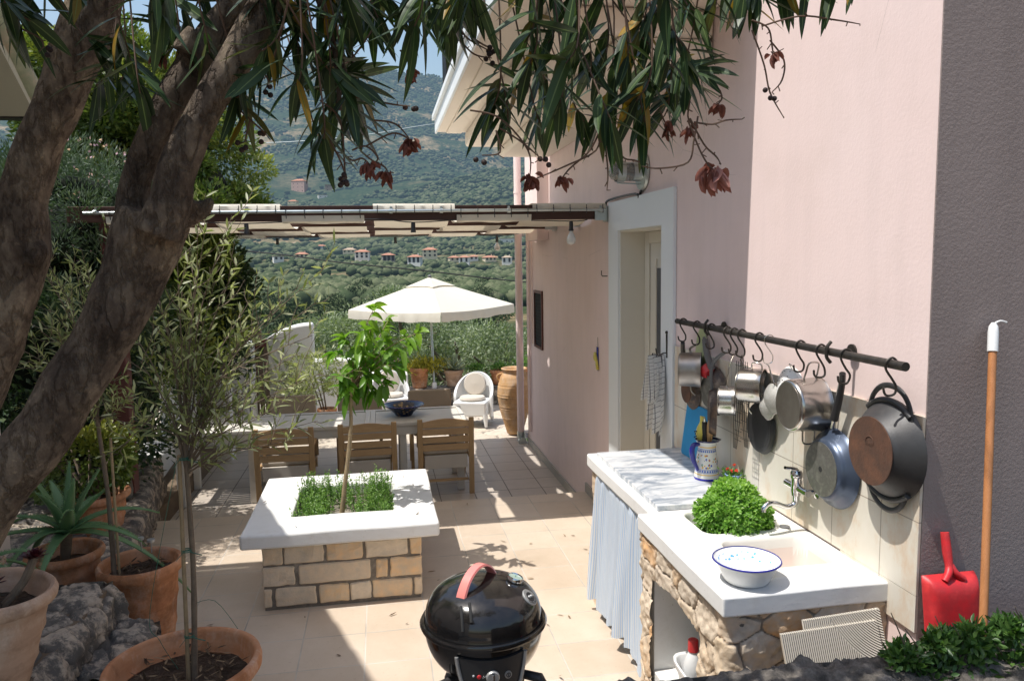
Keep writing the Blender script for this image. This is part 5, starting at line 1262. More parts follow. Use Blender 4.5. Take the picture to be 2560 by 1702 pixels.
for i,(dy,dx,l,w_) in enumerate(((-.03,.0,.305,.022),(-.045,.012,.29,.016))):
    u=thing('wooden_spoon',('broad brown wooden spatula in the painted jug','slim pale wooden spoon in the painted jug behind the spatula')[i],'utensil',(jx+dx,jy+dy,zt+.1))
    MB().tube([(jx,jy,zt+.1),(jx+dx*.6,jy+dy*.6,zt+.2)],.006,8).build('handle','spoon_wood',u,smooth=True)
    MB().lathe([(.001,0),(w_*.6,.01),(w_,.05),(w_,.09),(w_*.6,.115),(.001,.12)],frame_matrix((jx+dx*.6,jy+dy*.6,zt+.19),(1,0,0),(0,1,.2),(dx*.3,dy*.6,.3))@Matrix.Diagonal((.35,1,1,1)),16).build('blade','spoon_wood',u,smooth=True)
# blue cutting board leaning on the tiles
cb=MB(); pl_=[];
for cyy,czz,a0 in ((.19,.01,-90),(.19,.28,0),(-.19+.2,.28,90),(.01,.01,180)):
    for k in range(5): a=math.radians(a0+k*22.5); pl_.append((cyy-.1+.012*math.cos(a),czz+.012*math.sin(a)+.012))
pl_=[(-.155+.022*math.cos(math.radians(a))+(.31 if s else 0),zz+.022*math.sin(math.radians(a))) for s,zz,rng in ((1,.024,range(-90,1,18)),(1,.29,range(0,91,18)),(0,.29,range(90,181,18)),(0,.024,range(180,271,18))) for a in rng]
cb.prism([(x,y) for x,y in pl_],0,.008,M=frame_matrix((W-.062,4.0,CT+.024),(0,1,0),(.13,0,1),(1,0,-.13)))
setp(cb.build('cutting_board','blue_board',bev=.002),'blue plastic cutting board leaning on the wall tiles behind the painted jug','cutting board')
# little enamel pot with red flowers
fp=thing('flower_cup','small blue patterned cup planted with red flowers at the back of the worktop','pot',(1.72,3.49,CT+.024))
pm('cup_blue',(.08,.2,.5),(.35,.45,.65),scale=60,rough=.3)
MB().lathe([(.001,0),(.028,0),(.034,.05),(.042,.064),(.038,.066),(.033,.055),(.001,.052)],Matrix.Translation((1.72,3.49,CT+.024)),24).build('cup','cup_blue',fp,smooth=True)
n_=260;P=np.array([1.72,3.49,CT+.08])+RNG.normal(size=(n_,3))*np.array([.02,.024,.012]); D=unit((P-np.array([1.72,3.49,CT+.05]))+.3*rdir(n_)*.05)
leafobj('foliage',[leaves(P,D,rdir(n_),.02,.011,tint=RNG.random(n_))],'herb_leaf',fp)
c_=np.array([[1.705,3.52,.045],[1.72,3.455,.055],[1.73,3.50,.07],[1.70,3.47,.05]])+np.array([0,0,CT+.06])
for i in range(4):
    D=rdir(14,.6); leafobj('flower',[leaves(np.repeat(c_[i][None],14,0),D,rdir(14),.012,.010)],'red_bloom',fp)
# ================================================================ rail, hooks and hanging pans
RX=W-.10; RZ=1.73
rl=thing('pot_rail','long black iron rail on wall brackets with pans hanging from it','rail',(RX,3.3,RZ))
MB().tube([(RX,2.205,RZ),(RX,4.15,RZ)],.0155,14).build('bar','black_iron',rl,smooth=True)
for y in (2.62,3.72):
    MB().tube([(W-.012,y,RZ),(RX,y,RZ)],.008,8).lathe([(.001,0),(.028,0),(.028,.008),(.001,.009)],frame_matrix((W-.012,y,RZ),(0,1,0),(0,0,1),(-1,0,0)),14).tube([(RX-.004,y,RZ-.04),(RX-.02,y,RZ-.02),(RX-.022,y,RZ),(RX-.02,y,RZ+.02),(RX-.004,y,RZ+.04)],.007,8,sub=3).build('bracket','black_iron',rl,smooth=True)
SH=[(.018,-.012),(.021,.008),(.0,.0215),(-.021,.008),(-.018,-.018),(.002,-.05),(.016,-.075),(.014,-.10),(-.004,-.108),(-.024,-.10),(-.03,-.078)]
def shook(y,label,thin=False,drop=0.):
    t=[(RX+a,y+random.uniform(-.004,.004),RZ+b-(drop if b<-.03 else 0)) for a,b in SH]
    o=MB().tube(t,.0022 if thin else .0042,7,sub=4).build('s_hook','steel' if thin else 'black_iron',smooth=True)
    return setp(o,label,'hook','hooks on the pot rail')
HL=[(4.06,'black S hook at the far left end of the pot rail'),(3.87,'second black S hook from the left end of the pot rail, carrying a steel pot'),(3.69,'black S hook at the left rail bracket carrying the grey handled frying pan'),(3.50,'black S hook carrying the thin rusty pan seen edge on'),(3.43,'black S hook carrying the small saucepan'),(3.35,'black S hook carrying the black wire rack'),(3.18,'black S hook carrying the open steel pot in the middle of the rail'),(2.84,'black S hook carrying the white colander'),(2.69,'black S hook carrying the big steel pot, left of the right bracket'),(2.53,'black S hook carrying the blue frying pan'),(2.275,'black S hook at the right end of the rail carrying the cast iron roaster')]
for y,l in HL: shook(y,l)
shook(3.09,'thin bright wire hook carrying the sieve',thin=True)
def at_wall(px,py,X):
    p=onx(px,py,X); return p.y,p.z
def wallpan(name,label,cat,yc,zc,rb,rt,dep,xback,mats,mi_side=0,round_=.012,base_r=None,hollow=True,wall=.003,tilt=0):
    """vessel lying against the wall, base facing the patio (-x). local z of lathe = +x"""
    t=thing(name,label,cat,(xback-dep,yc,zc)); M=MXN((xback-dep,yc,zc))
    if tilt: M=M@Matrix.Translation((0,0,dep/2))@Matrix.Rotation(tilt,4,'Y')@Matrix.Translation((0,0,-dep/2))
    pr=[(.001,.0),(rb-round_,0)]
    for k in range(1,5): a=PI/2*k/5; pr.append((rb-round_+round_*math.sin(a),round_*(1-math.cos(a))))
    pr+= [(rb+(rt-rb)*.1,round_+.003),(rb+(rt-rb)*.75,dep*.72),(rt,dep-.004),(rt+.003,dep),(rt-wall,dep),(rt-wall-.003,dep-.01),(rb-wall,round_+.006),(.001,.006)]
    MB().lathe(pr,M,48).build('pan_body',mats[0],t,smooth=True,ang=50)
    if base_r: MB().lathe([(.001,-.0015),(base_r,-.0015),(base_r,.002)],M,48).build('base_disc',mats[1],t,smooth=True)
    return t,M
XB=W-.022; TS=-1
def strap(t,pts,w_,th,mat,name='handle'):
    m=MB()
    P,_=catmull([Vector(p) for p in pts],[0]*len(pts),6) if len(pts)>2 else ([Vector(p) for p in pts],0)
    n=len(P)
    if th>=w_*.6: m.tube(P,w_/2,10)
    else:
        for i in range(n-1): m.bar(P[i],P[i+1]+(P[i+1]-P[i])*.1,w_,th,(1,0,0))
    m.build(name,mat,t,smooth=True,ang=60)
# 1 cast iron roaster (right)
yc,zc=at_wall(869.7,450,XB-.085)
t,M=wallpan('cast_iron_roaster','large black cast iron roasting pan with a rusty round base, rightmost on the rail','pan',yc,zc,.125,.178,.085,XB,['cast_iron','rust_iron'],round_=.02,base_r=.121)
for s in (1,-1):
    hh=.062 if s==1 else .05; q=[]
    for i in range(13):
        a=math.radians(-50+100*i/12); e=abs(a)/math.radians(50); rr=.166+hh*(1-e**2.6); q.append((XB-.016,yc-rr*math.sin(a)*(.86 if s==1 else .8),zc+s*rr*math.cos(a)))
    m=MB(); m.tube(q,[.013]+[.0105]*11+[.013],12,sub=4); m.v=[(XB-.012+(x-(XB-.016))*.62,y_,z_) for x,y_,z_ in m.v]
    q=[]
    for i in range(9):
        a=math.radians(-40+80*i/8); q.append((XB-.016,yc-.176*math.sin(a),zc+s*.176*math.cos(a)))
    m.tube(q,.011,10,sub=3); m.build('handle','cast_iron',t,smooth=True)
m=MB(); xq=XB-.085-.0025
m.tube([(xq,yc+.022*math.cos(a),zc+.03+.022*math.sin(a)) for a in [PI*i/12 for i in range(13)]],.0018,5)
for k in range(5): m.bar((xq,yc-.018+k*.009,zc+.018),(xq,yc-.016+k*.009,zc+.026),.002,.002); 
m.build('maker_mark','rust_iron',t)
# 2 blue frying pan
yc,zc=at_wall(820.7,468.5,XB-.062)
t,M=wallpan('blue_frying_pan','dark blue frying pan with a scorched grey base and long black handle','pan',yc,zc,.128,.158,.062,XB,['blue_enamel_pan','scorched_base'],round_=.03,base_r=.108)
MB().lathe([(.0,-.003),(.011,-.003),(.011,0)],M,16).build('centre_hole','dark_void',t)
pa=onx(832.5,427,XB-.02);pb=onx(834,419,XB-.03); strap(t,[pa,pb],.018,.014,'steel','handle_neck')
MB().tube([pb,onx(839,398,XB-.034),onx(842,382,XB-.04),onx(842.5,373,XB-.05)],[.016,.0145,.0125,.012],12,sub=4).build('handle','black_plastic',t,smooth=True)
# 3 big steel pot
yc,zc=at_wall(787.8,405,XB-.14)
t,M=wallpan('steel_pot','big shiny steel cooking pot hanging sideways in front of the white colander','pot',yc,zc,.106,.110,.135,XB-.005,['steel','steel_dull'],round_=.014,base_r=.094)
for s in (1,-1):
    x0=XB-.045; pts=[(x0-.026,yc-.0,zc+s*.108),(x0-.026,yc,zc+s*.135),(x0-.02,yc-.0,zc+s*.162),(x0+.02,yc-.0,zc+s*.162),(x0+.026,yc,zc+s*.135),(x0+.026,yc,zc+s*.108)]
    if s==1: pts=[(a,b-.03*(c-zc-.108)/.06,c+(.012 if c>zc+.15 else 0)) for a,b,c in pts]
    MB().tube(pts,.0038,8,sub=4).build('handle','steel',t,smooth=True)
# 4 white colander behind
yc,zc=at_wall(785,392,XB-.03)
t,M=wallpan('colander','white enamel colander with small holes behind the big steel pot','colander',yc,zc,.045,.112,.055,XB,['enamel_white','enamel_white'],round_=.02)
m=MB()
for k in range(40):
    r=.055+.02*(k%3); a=k*.62; f=(r-.045)/.067*.05; m.sphere(M@Vector((r*math.cos(a),r*math.sin(a),f+.003)),.0028,4)
m.build('holes','dark_void',t)
strap(t,[(XB-.01,yc-.02,zc+.105),(XB-.03,yc-.03,zc+.128),(XB-.03,yc-.045,zc+.128),(XB-.01,yc-.05,zc+.1)],.005,.005,'steel')
# 5 sieves
yc,zc=at_wall(773,398,XB-.04)
t=thing('sieve','round wire mesh sieve with a long wire handle left of the colander','sieve',(XB-.05,yc,zc))
pm('wire_mesh',(.55,.54,.5),(.42,.41,.38),scale=220,rough=.6,metal=.5,bs=.5,bscale=300)
for (dy,dz,r,nm) in ((0.0,.0,.07,'mesh_bowl'),(.045,-.045,.06,'mesh_bowl')):
    M=MXN((XB-.04,yc+dy,zc+dz)); MB().lathe([(.001,-.035),(r*.4,-.03),(r*.75,-.017),(r,0)],M,32).build(nm,'wire_mesh',t,smooth=True)
    MB().lathe([(r-.002,-.002),(r+.003,-.001),(r+.003,.003),(r-.002,.003),(r-.002,-.002)],M,32).build('hoop','steel',t,smooth=True)
MB().tube([(XB-.04,yc-.006,zc+.07),(XB-.05,yc+.02,zc+.14),(RX-.01,3.09,RZ-.11)],.0024,6,sub=4).tube([(XB-.04,yc+.01,zc+.07),(XB-.046,yc+.03,zc+.14),(RX-.008,3.093,RZ-.11)],.0024,6,sub=4).build('handle','steel',t,smooth=True)
# 6 griddle
yc,zc=at_wall(758,427,XB-.02)
t,M=wallpan('griddle','flat round black iron griddle hanging low behind the sieve','pan',yc,zc,.118,.124,.02,XB,['cast_iron','cast_iron'],round_=.006,base_r=.10)
strap(t,[(XB-.03,yc+.045,zc+.06),(XB-.05,yc+.04,zc+.09),(XB-.045,yc+.04,zc+.12),(XB-.02,yc+.035,zc+.14)],.01,.01,'steel')
# 7 open steel pot
yc,zc=at_wall(752,385,XB-.0675)
t,M=wallpan('steel_pot','medium steel pot hanging sideways with its dark opening turned to the right','pot',yc,zc,.078,.082,.115,XB-.012,['steel','steel_dull'],round_=.012,base_r=.068,tilt=TS*.75)
strap(t,[(XB-.07,yc+.0,zc+.08),(XB-.075,yc-.02,zc+.11),(XB-.05,yc-.05,zc+.105),(XB-.045,yc-.05,zc+.075)],.007,.007,'steel')
# 8 black wire rack
t=thing('wire_rack','narrow black folding wire rack hanging from the rail behind the steel pots','rack',(RX,3.36,1.4))
m=MB()
for dx in (-.012,.012):
    for dy in (-.03,-.01,.01,.03): m.tube([(RX+dx,3.345+dy,1.60),(RX+dx*2,3.345+dy,1.3),(RX+dx*2.4,3.345+dy*.5,1.18)],.0018,5)
    for k in range(9): z=1.58-k*.045; m.tube([(RX+dx*1.3,3.31,z),(RX+dx*1.3,3.38,z)],.0014,5)
m.tube([(RX,3.33,1.60),(RX,3.345,1.63),(RX,3.36,1.6)],.003,6,sub=3); m.build('wires','black_iron',t)
# 9 small saucepan
yc,zc=at_wall(727,400,XB-.0775)
t,M=wallpan('saucepan','small steel saucepan hanging by a long thin wire handle','pot',yc,zc,.073,.075,.085,XB-.035,['steel','steel_dull'],round_=.008,base_r=.06,tilt=TS*.5)
MB().tube([(XB-.08,yc,zc+.075),(XB-.075,yc-.004,zc+.14),(XB-.07,yc-.015,zc+.19),(RX,3.432,RZ-.105)],.0032,8,sub=4).build('handle','steel',t,smooth=True)
# 10 thin pan edge-on
yc,zc=at_wall(718,411,XB-.05); yc-=.03
t=thing('rusty_pan','thin rusty iron pan seen almost edge on, left of the small saucepan','pan',(XB-.02,yc+.03,zc))
M=frame_matrix((RX-.02,yc+.03,zc),(.36,.93,0),(0,0,1),(.93,-.36,0))
MB().lathe([(.001,0),(.105,0),(.125,.03),(.128,.03),(.108,-.004),(.001,-.004)],M,40).build('pan_body','burnt_metal',t,smooth=True,ang=50)
MB().tube([(RX-.01,yc+.02,zc+.12),(RX-.02,yc+.015,zc+.2),(RX-.01,yc+.0,zc+.27),(RX-.004,3.505,RZ-.10)],[.007,.009,.010,.009],8,sub=4).build('handle','grey_plastic',t,smooth=True)
# 11 frying pan with grey handle
yc,zc=at_wall(707.5,391,XB-.05)
t,M=wallpan('frying_pan','grey frying pan with burnt base and a thick grey handle, third from the left','pan',yc,zc,.09,.128,.05,XB,['burnt_metal','scorched_base'],round_=.02,base_r=.085)
MB().tube([(XB-.025,yc,zc+.12),(XB-.05,yc+.01,zc+.2),(XB-.055,yc+.03,zc+.28)],[.02,.017,.016],12,sub=4).build('handle','grey_plastic',t,smooth=True)
MB().tube([(XB-.057,yc+.03,zc+.275),(XB-.06,yc+.034,zc+.292)],[.012,.006],8).build('hanging_loop','grey_plastic',t,smooth=True)
# 12 first steel pot
yc,zc=at_wall(690,369,XB-.09)
t,M=wallpan('steel_pot','dull steel pot seen from the side at the left end of the rail','pot',yc,zc,.092,.096,.12,XB-.03,['steel_dull','steel_dull'],round_=.01,base_r=.08,tilt=TS*.45)
MB().tube([(XB-.085,yc,zc+.092),(XB-.09,yc,zc+.118),(RX-.0,3.87,RZ-.105)],.006,8,sub=4).build('handle','steel_dull',t,smooth=True)
MB().tube([(XB-.085,yc,zc-.09),(XB-.08,yc,zc-.12),(XB-.055,yc,zc-.145)],.005,8,sub=4).build('handle','steel_dull',t,smooth=True)
# 13 small pan behind it
yc,zc=at_wall(686,390,XB-.04)
t,M=wallpan('frying_pan','small frying pan with brown burnt base at the far left, behind the dull steel pot','pan',yc,zc,.08,.112,.04,XB+.0,['burnt_metal','rust_iron'],round_=.02,base_r=.07)
MB().tube([(XB-.02,yc,zc+.11),(XB-.04,yc+.04,zc+.2),(RX-.004,4.055,RZ-.115)],[.013,.014,.012],10,sub=4).build('handle','black_plastic',t,smooth=True)
# 14 pale green board, red scoop
MB_=MB(); MB_.prism([(-.07,-.1),(.07,-.1),(.08,.0),(.06,.09),(.02,.14),(-.02,.14),(-.06,.09),(-.08,.0)],0,.006,M=frame_matrix((W-.022,3.99,1.56),(0,1,0),(0,0,1),(1,0,0)))
setp(MB_.build('serving_board','green_pale_plastic',bev=.002),'pale green board hanging flat on the wall behind the leftmost steel pot','board')
t=thing('red_scoop','small red plastic dish hanging between the dull steel pot and the frying pan','scoop',(XB-.02,3.80,1.50))
MB().lathe([(.001,0),(.03,.0),(.045,.05),(.043,.05),(.028,.004),(.001,.004)],frame_matrix((XB-.03,3.79,1.47),(1,0,0),(0,.3,-1),(0,1,.3)),20).build('dish','red_plastic',t,smooth=True)
MB().tube([(XB-.03,3.80,1.51),(XB-.035,3.82,1.58)],.005,6).build('handle','black_plastic',t)
# ================================================================ curtain
ny_,nz_=170,46; V=[];UV=[]
for i in range(ny_+1):
    u=i/ny_
    for j in range(nz_+1):
        v=j/nz_
        f=math.sin(u*2*PI*6.4+1.5*math.sin(u*7+.6)+.6*math.sin(v*3.1+u*5)+.8*v*math.sin(u*17)); f=f*(.55+.45*math.sin(u*11+2*v)); f2=math.sin(u*2*PI*17+3*math.sin(u*8)+2*v)*(1-.5*v)
        amp=.012+.024*v; y=4.20-.88*u+ .06*v*(u-.5)*-1*0+.008*f2*v
        y+= (.045*v*(1-u)) ; x=XM-.03-.024*v-amp*f-.004*f2+.006*math.sin(v*40)*(v<.06)
        z=.865-.785*v-.02*math.sin(u*PI*2.2)*v-.012*v*f+(.012*abs(math.sin(u*2*PI*14)) if j==0 else 0)-.11*v*max(0,(u-.55)/.45)**1.5*0
        V.append((x,y,z)); UV.append((u*1.25,v))
V=np.array(V); me=npmesh('curtain',V,gridF(ny_+1,nz_+1),uv=np.array(UV)); setp(link(me,'curtain','striped_cloth',smooth=True),'pale blue and white striped curtain hanging under the marble worktop','curtain')
# towel on hook by the door
hk=MB().tube([(W-.025,4.50,1.50),(W-.05,4.50,1.50),(W-.075,4.51,1.485),(W-.085,4.52,1.50),(W-.088,4.525,1.53)],.004,6,sub=3).tube([(W-.024,4.50,1.47),(W-.026,4.50,1.62)],.006,6)
hk.sphere((W-.027,4.5,1.63),.010,6); setp(hk.build('towel_hook','black_iron',smooth=True),'black iron hook on the right side of the white door surround','hook')
V=[];UV=[]; nu_,nv_=60,70
for i in range(nu_+1):
    u=i/nu_
    for j in range(nv_+1):
        v=j/nv_; wd=.03+.25*min(1,v*1.25)**.75; 
        fold=math.sin(u*2*PI*2.4+v*1.3); y=4.66-.24*0+(-wd*(u-.5))*1.0-.06*v*0-.05; x=W-.06-.02*v+(.022+.012*(1-v))*fold
        y=4.56+wd*(.42-u)+.06*v
        V.append((x,y,1.49-.50*v-.03*math.sin(u*PI)*(1-v)+.02*fold*v)); UV.append((u,v))
me=npmesh('towel',np.array(V),gridF(nu_+1,nv_+1),uv=np.array(UV)); tw=setp(link(me,'dish_towel','checked_cloth',smooth=True),'white dish towel with a dark windowpane check hanging beside the door','towel')
V2=np.array([((x-.022),(y+.03),1.49-(1.49-z)*.62+.0) for x,y,z in V]); link(npmesh('towel_fold',V2,gridF(nu_+1,nv_+1),uv=np.array(UV)),'towel_fold','checked_cloth',tw,smooth=True)
# ================================================================ niche contents: crate and bottles
ct=thing('plastic_crate','white plastic basket in the niche under the sink','basket',(1.32,2.83,ZF))
x0,x1,y0,y1,z0,z1=1.215,1.42,2.66,3.05,ZF+.002,ZF+.125
V=[];F=[]; n=40
def rr(t,gx,gy,r=.05):
    a=2*PI*t; c,s=math.cos(a),math.sin(a); k=4.5; d=(abs(c)**k+abs(s)**k)**(-1/k); return gx*d*c,gy*d*s
for (g,z) in ((.82,z0),(.97,z1-.03),(1.0,z1-.028),(1.06,z1-.022),(1.06,z1),(1.0,z1+.003),(.95,z1-.003),(.80,z0+.006)):
    for k in range(n): a,b=rr(k/n,(x1-x0)/2*g,(y1-y0)/2*g); V.append(((x0+x1)/2+a,(y0+y1)/2+b,z))
for i in range(7):
    for k in range(n): F.append((i*n+k,i*n+(k+1)%n,(i+1)*n+(k+1)%n,(i+1)*n+k))
m=MB(); m.add(V,F+[tuple(range(n-1,-1,-1)),tuple(7*n+k for k in range(n))]); m.build('basket_body','white_plastic',ct,smooth=True,ang=50)
for i,(bx_,by_,h,r,lab) in enumerate(((ony(691,655,2.93).x+.01,2.93,(ony(694,638,2.93).z-ZF-.01)/1.07,.040,'white detergent bottle with a large red cap in the basket'),(1.27,2.78,.11,.028,'small white bottle with a thin red cap lying low in the basket'))):
    t=thing('detergent_bottle',lab,'bottle',(bx_,by_,ZF+.01)); T=Matrix.Translation((bx_,by_,ZF+.01))
    MB().lathe([(.001,0),(r,0),(r+.002,.01),(r,h*.45),(r*1.05,h*.55),(r*.6,h*.78),(r*.45,h*.82),(r*.45,h*.85),(.001,h*.85)],T,28).build('bottle_body','white_plastic',t,smooth=True,ang=50)
    MB().lathe([(.001,h*.84),(r*.58,h*.84),(r*.55,h*1.05),(r*.4,h*1.07),(.001,h*1.07)] if i==0 else [(.001,h*.84),(.012,h*.84),(.010,h*1.0),(.001,h*1.0)],T,20).build('cap','red_plastic',t,smooth=True,ang=50)
t=thing('dish_rack','grey slatted plastic rack at the back of the niche under the sink','rack',(1.5,2.95,ZF))
m=MB(); 
for k in range(16): m.box(1.48,1.49,2.64+k*.03,2.655+k*.03,ZF+.02,ZF+.16)
m.box(1.475,1.495,2.62,3.12,ZF+.16,ZF+.18); m.box(1.475,1.495,2.62,3.12,ZF+.003,ZF+.02); m.build('slats','silver_paint',t)
setp(MB().lathe([(.001,0),(.12,0),(.15,.05),(.155,.05),(.125,-.004),(.001,-.004)],Matrix.Translation((1.58,2.9,.62)),30).tube([(1.43,2.9,.655),(1.3,2.83,.665)],.01,8).build('black_pan','black_plastic',smooth=True,ang=50),'black pan stored high in the niche under the sink','pan')
# leaning ribbed tile
t_=MB(); a=ony(784,617,2.25);b=ony(887,578,2.25)
for (xa,xb,za,zb_,oy) in ((1.325,1.69,.55,.80,0),(1.42,1.715,.55,.83,.022)):
    t_.add([(xa,2.20+oy,za),(xb,2.20+oy,za),(xb,2.31+oy,zb_+.012),(xa,2.31+oy,zb_-.004),(xa,2.212+oy,za),(xb,2.212+oy,za),(xb,2.322+oy,zb_+.012),(xa,2.322+oy,zb_-.004)],[(0,1,2,3),(7,6,5,4),(0,4,5,1),(1,5,6,2),(2,6,7,3),(3,7,4,0)])
setp(t_.build('ribbed_tile','ribbed_tile'),'spare beige tiles with combed ribs leaning on the stone end of the counter','tile')
# dustpan
dpn=thing('dustpan','bright red plastic dustpan standing upright against the dark wall','dustpan',(1.86,2.13,.716))
MD=frame_matrix((1.853,2.11,.718),(1,0,0),(0,.22,1),(0,-1,.22))@Matrix.Scale(.915,4)   # local: x right, y up, z toward camera
w0,w1,h1=.125,.108,.345; V=[];F=[];nX,nY=20,24
def rs(u,v):
    x=(w0+(w1-w0)*v)*(u*2-1); y=h1*v; edge=max(abs(u*2-1)**8,v**14); return x,y,.055*(1-edge)*(.25+.75*v)
for i in range(nX+1):
    for j in range(nY+1): V.append(rs(i/nX,j/nY))
F=[tuple(f) for f in gridF(nX+1,nY+1)]; n0=len(V); V+=[(x,y,-.004) for x,y,z in V]; F+=[tuple(n0+k for k in f[::-1]) for f in F[:nX*nY]]
def bnd(): return [i*(nY+1) for i in range(nX+1)]+[nX*(nY+1)+j for j in range(1,nY+1)]+[i*(nY+1)+nY for i in range(nX-1,-1,-1)]+[j for j in range(nY-1,0,-1)]
b_=bnd(); F+=[(b_[k],b_[(k+1)%len(b_)],n0+b_[(k+1)%len(b_)],n0+b_[k]) for k in range(len(b_))]
MB().add(V,F,0,MD).build('pan','red_plastic',dpn,smooth=True,ang=50)
MB().tube([MD@Vector(p) for p in ((-.04,h1-.02,.03),(-.02,h1+.005,.028),(-.008,h1+.03,.02),(-.005,h1+.08,.014),(-.004,h1+.15,.012))],[.012,.013,.013,.016,.014],10,sub=5).tube([MD@Vector(p) for p in ((.04,h1-.02,.03),(.01,h1+.005,.028),(-.002,h1+.035,.02))],[.01,.011,.011],10,sub=5).build('handle','red_plastic',dpn,smooth=True)
# broom stick
bt=thing('broom','wooden broomstick with a white plastic end leaning on the dark wall','broom',(1.9,2.0,.72))
Bt=ony(993.5,326,2.19); A=ony(984,600,1.98); A=A+(A-Bt).normalized()*max(0,(A.z-.74))/abs((A-Bt).normalized().z); MB().tube([A,Bt],.0125,12).build('stick','broom_wood',bt,smooth=True)
dd=(Bt-A).normalized(); MB().tube([Bt-dd*.085,Bt-dd*.02,Bt,Bt+dd*.012],[.0165,.0165,.014,.007],14).tube([Bt+dd*.008,Bt+Vector((.02,-.004,.018)),Bt+Vector((.045,-.004,.012))],.0035,6,sub=3).build('hanging_cap','white_plastic',bt,smooth=True)
MB().box(A.x-.12,A.x+.12,A.y-.03,A.y+.03,.717,.77).build('broom_head','red_plastic',bt,bev=.01)
# ================================================================ kettle barbecue
kx,ky,kz=.335,2.66,.79; R=.222
bq=thing('kettle_barbecue','black kettle gas barbecue with a salmon pink lid handle, in the front of the patio','barbecue',(kx,ky,0))
T=Matrix.Translation((kx,ky,kz))
pr=[]
for i in range(25):
    a=PI/2*i/24; pr.append((max(.001,(R-.008)*math.sin(a)**.74),.138*math.cos(a)**.9+.012))
pr=pr[::-1]; pr=[(R-.006,.0),(R-.007,.010)]+pr
lid=MB().lathe(pr,T,72).build('lid','kettle_black',bq,smooth=True,ang=60)
MB().lathe([(R-.006,-.012),(R+.008,-.014),(R+.012,-.004),(R+.006,.006),(R-.004,.004),(R-.006,-.012)],T,72).build('rim_band','kettle_black',bq,smooth=True,ang=60)
pr=[(.05,-.185)]+[( (R-.004)*math.sin(PI/2*(1-i/16))**.7 if i<16 else .05,-.19*math.sin(PI/2*i/16)-.012) for i in range(15,-1,-1)]
MB().lathe(pr,T,72).build('kettle_bowl','kettle_black',bq,smooth=True,ang=60)
# handle: wide arched strap over the top, running front-left to back-right
P=[];ha=Vector((.66,.75,0)).normalized()
cH=Vector((kx-.01,ky-.01,kz))
pts=[(-.125,.158),(-.115,.20),(-.08,.245),(-.03,.27),(.02,.268),(.06,.245),(.085,.215),(.095,.19)]
c3,_=catmull([cH+ha*a+Vector((-.004,-.0,b-.066)) for a,b in pts],[0]*8,6)
side=Vector((.75,-.66,0)).normalized(); V=[];F=[]
for i,p in enumerate(c3):
    t_=(c3[min(i+1,len(c3)-1)]-c3[max(i-1,0)]).normalized(); nn_=side.cross(t_).normalized(); w_=.023-.004*math.sin(PI*i/len(c3))
    for (a,b) in ((-1,-.5),(-.8,.5),(.8,.5),(1,-.5),(.8,-1),(-.8,-1)): V.append(p+side*a*w_+nn_*b*.007)
k=6
for i in range(len(c3)-1): F+=[(i*k+j,i*k+(j+1)%k,(i+1)*k+(j+1)%k,(i+1)*k+j) for j in range(k)]
F+=[tuple(range(k))[::-1],tuple((len(c3)-1)*k+j for j in range(k))]
MB().add(V,F).build('handle','salmon_plastic',bq,smooth=True,ang=50)
def onlid(ax_,ay_,off=.0):
    """point + normal on lid for horizontal offsets"""
    r=math.hypot(ax_,ay_); a=math.asin(min(1,(r/(R-.008))**(1/.74))); z=.138*math.cos(a)**.9+.012
    e=1e-3; r2=r+e; a2=math.asin(min(1,(r2/(R-.008))**(1/.74))); z2=.138*math.cos(a2)**.9+.012; sl=(z2-z)/e
    n=Vector((-sl*ax_/r,-sl*ay_/r,1)).normalized(); return Vector((kx+ax_,ky+ay_,kz+z))+n*off,n
p,n=onlid(.115,-.015,.006); Mg=frame_matrix(p,n.orthogonal(),n.cross(n.orthogonal()),n)
tg=MB().lathe([(.024,-.008),(.030,-.004),(.031,.008),(.028,.013),(.026,.010),(.025,.006)],Mg,32).build('thermometer','chrome',bq,smooth=True)
MB().lathe([(.0005,.0085),(.026,.0085)],Mg,32).build('dial','gauge_glass',tg)
MB().bar(p+n*.010,p+n*.010+Vector((.004,.016,-.002)),.002,.001).bar(p+n*.0102+Vector((-.01,0,0)),p+n*.0102+Vector((.01,0,-.008)),.001,.001).build('needle','green_tie',tg)
p,n=onlid(.158,-.085,.0008); up=Vector((0,0,1)); ux=(Vector((.55,.85,0))-n*n.dot(Vector((.55,.85,0)))).normalized(); uy=n.cross(ux); Mb=frame_matrix(p,ux,uy,n)
bd=MB().lathe([(.001,.0025),(.031,.002),(.033,.0),(.033,-.004)],Mb,40).build('badge','silver_paint',bq,smooth=True)
m=MB(); m.lathe([(.0005,.0032),(.019,.0032),(.019,.002)],Mb,32); m.build('badge_disc','black_plastic',bd)
m=MB(); m.sphere(Mb@Vector((-.007,.002,.0032)),.0065,8,sc=(1,1,1)); m.sphere(Mb@Vector((.007,-.001,.0032)),.0065,8); m.build('badge_emblem','silver_paint',bd,smooth=True)
txt='OUTDOORCHEF'
ms=[]
for i,chh in enumerate(txt):
    a=math.radians(-160+140*i/(len(txt)-1)); me=textmesh(chh,.0105,.0003); me.transform(Mb@Matrix.Translation((.0255*math.cos(a),.0255*math.sin(a),.0028))@Matrix.Rotation(a+PI/2,4,'Z')); ms.append(me)
bm=bmesh.new()
for me in ms: bm.from_mesh(me)
me=bpy.data.meshes.new('badge_lettering'); bm.to_mesh(me); bm.free(); link(me,'badge_lettering','black_plastic',bd)
# vent slots
m=MB()
for sx in (-.095,-.065):
    q=[]
    for k in range(7):
        y_=-.135-.052*k/6; pp,n=onlid(sx-.0*k,y_,.0006); q.append(pp)
    m.tube(q,.0055,8)
m.build('vent_slots','dark_void',bq,smooth=True)
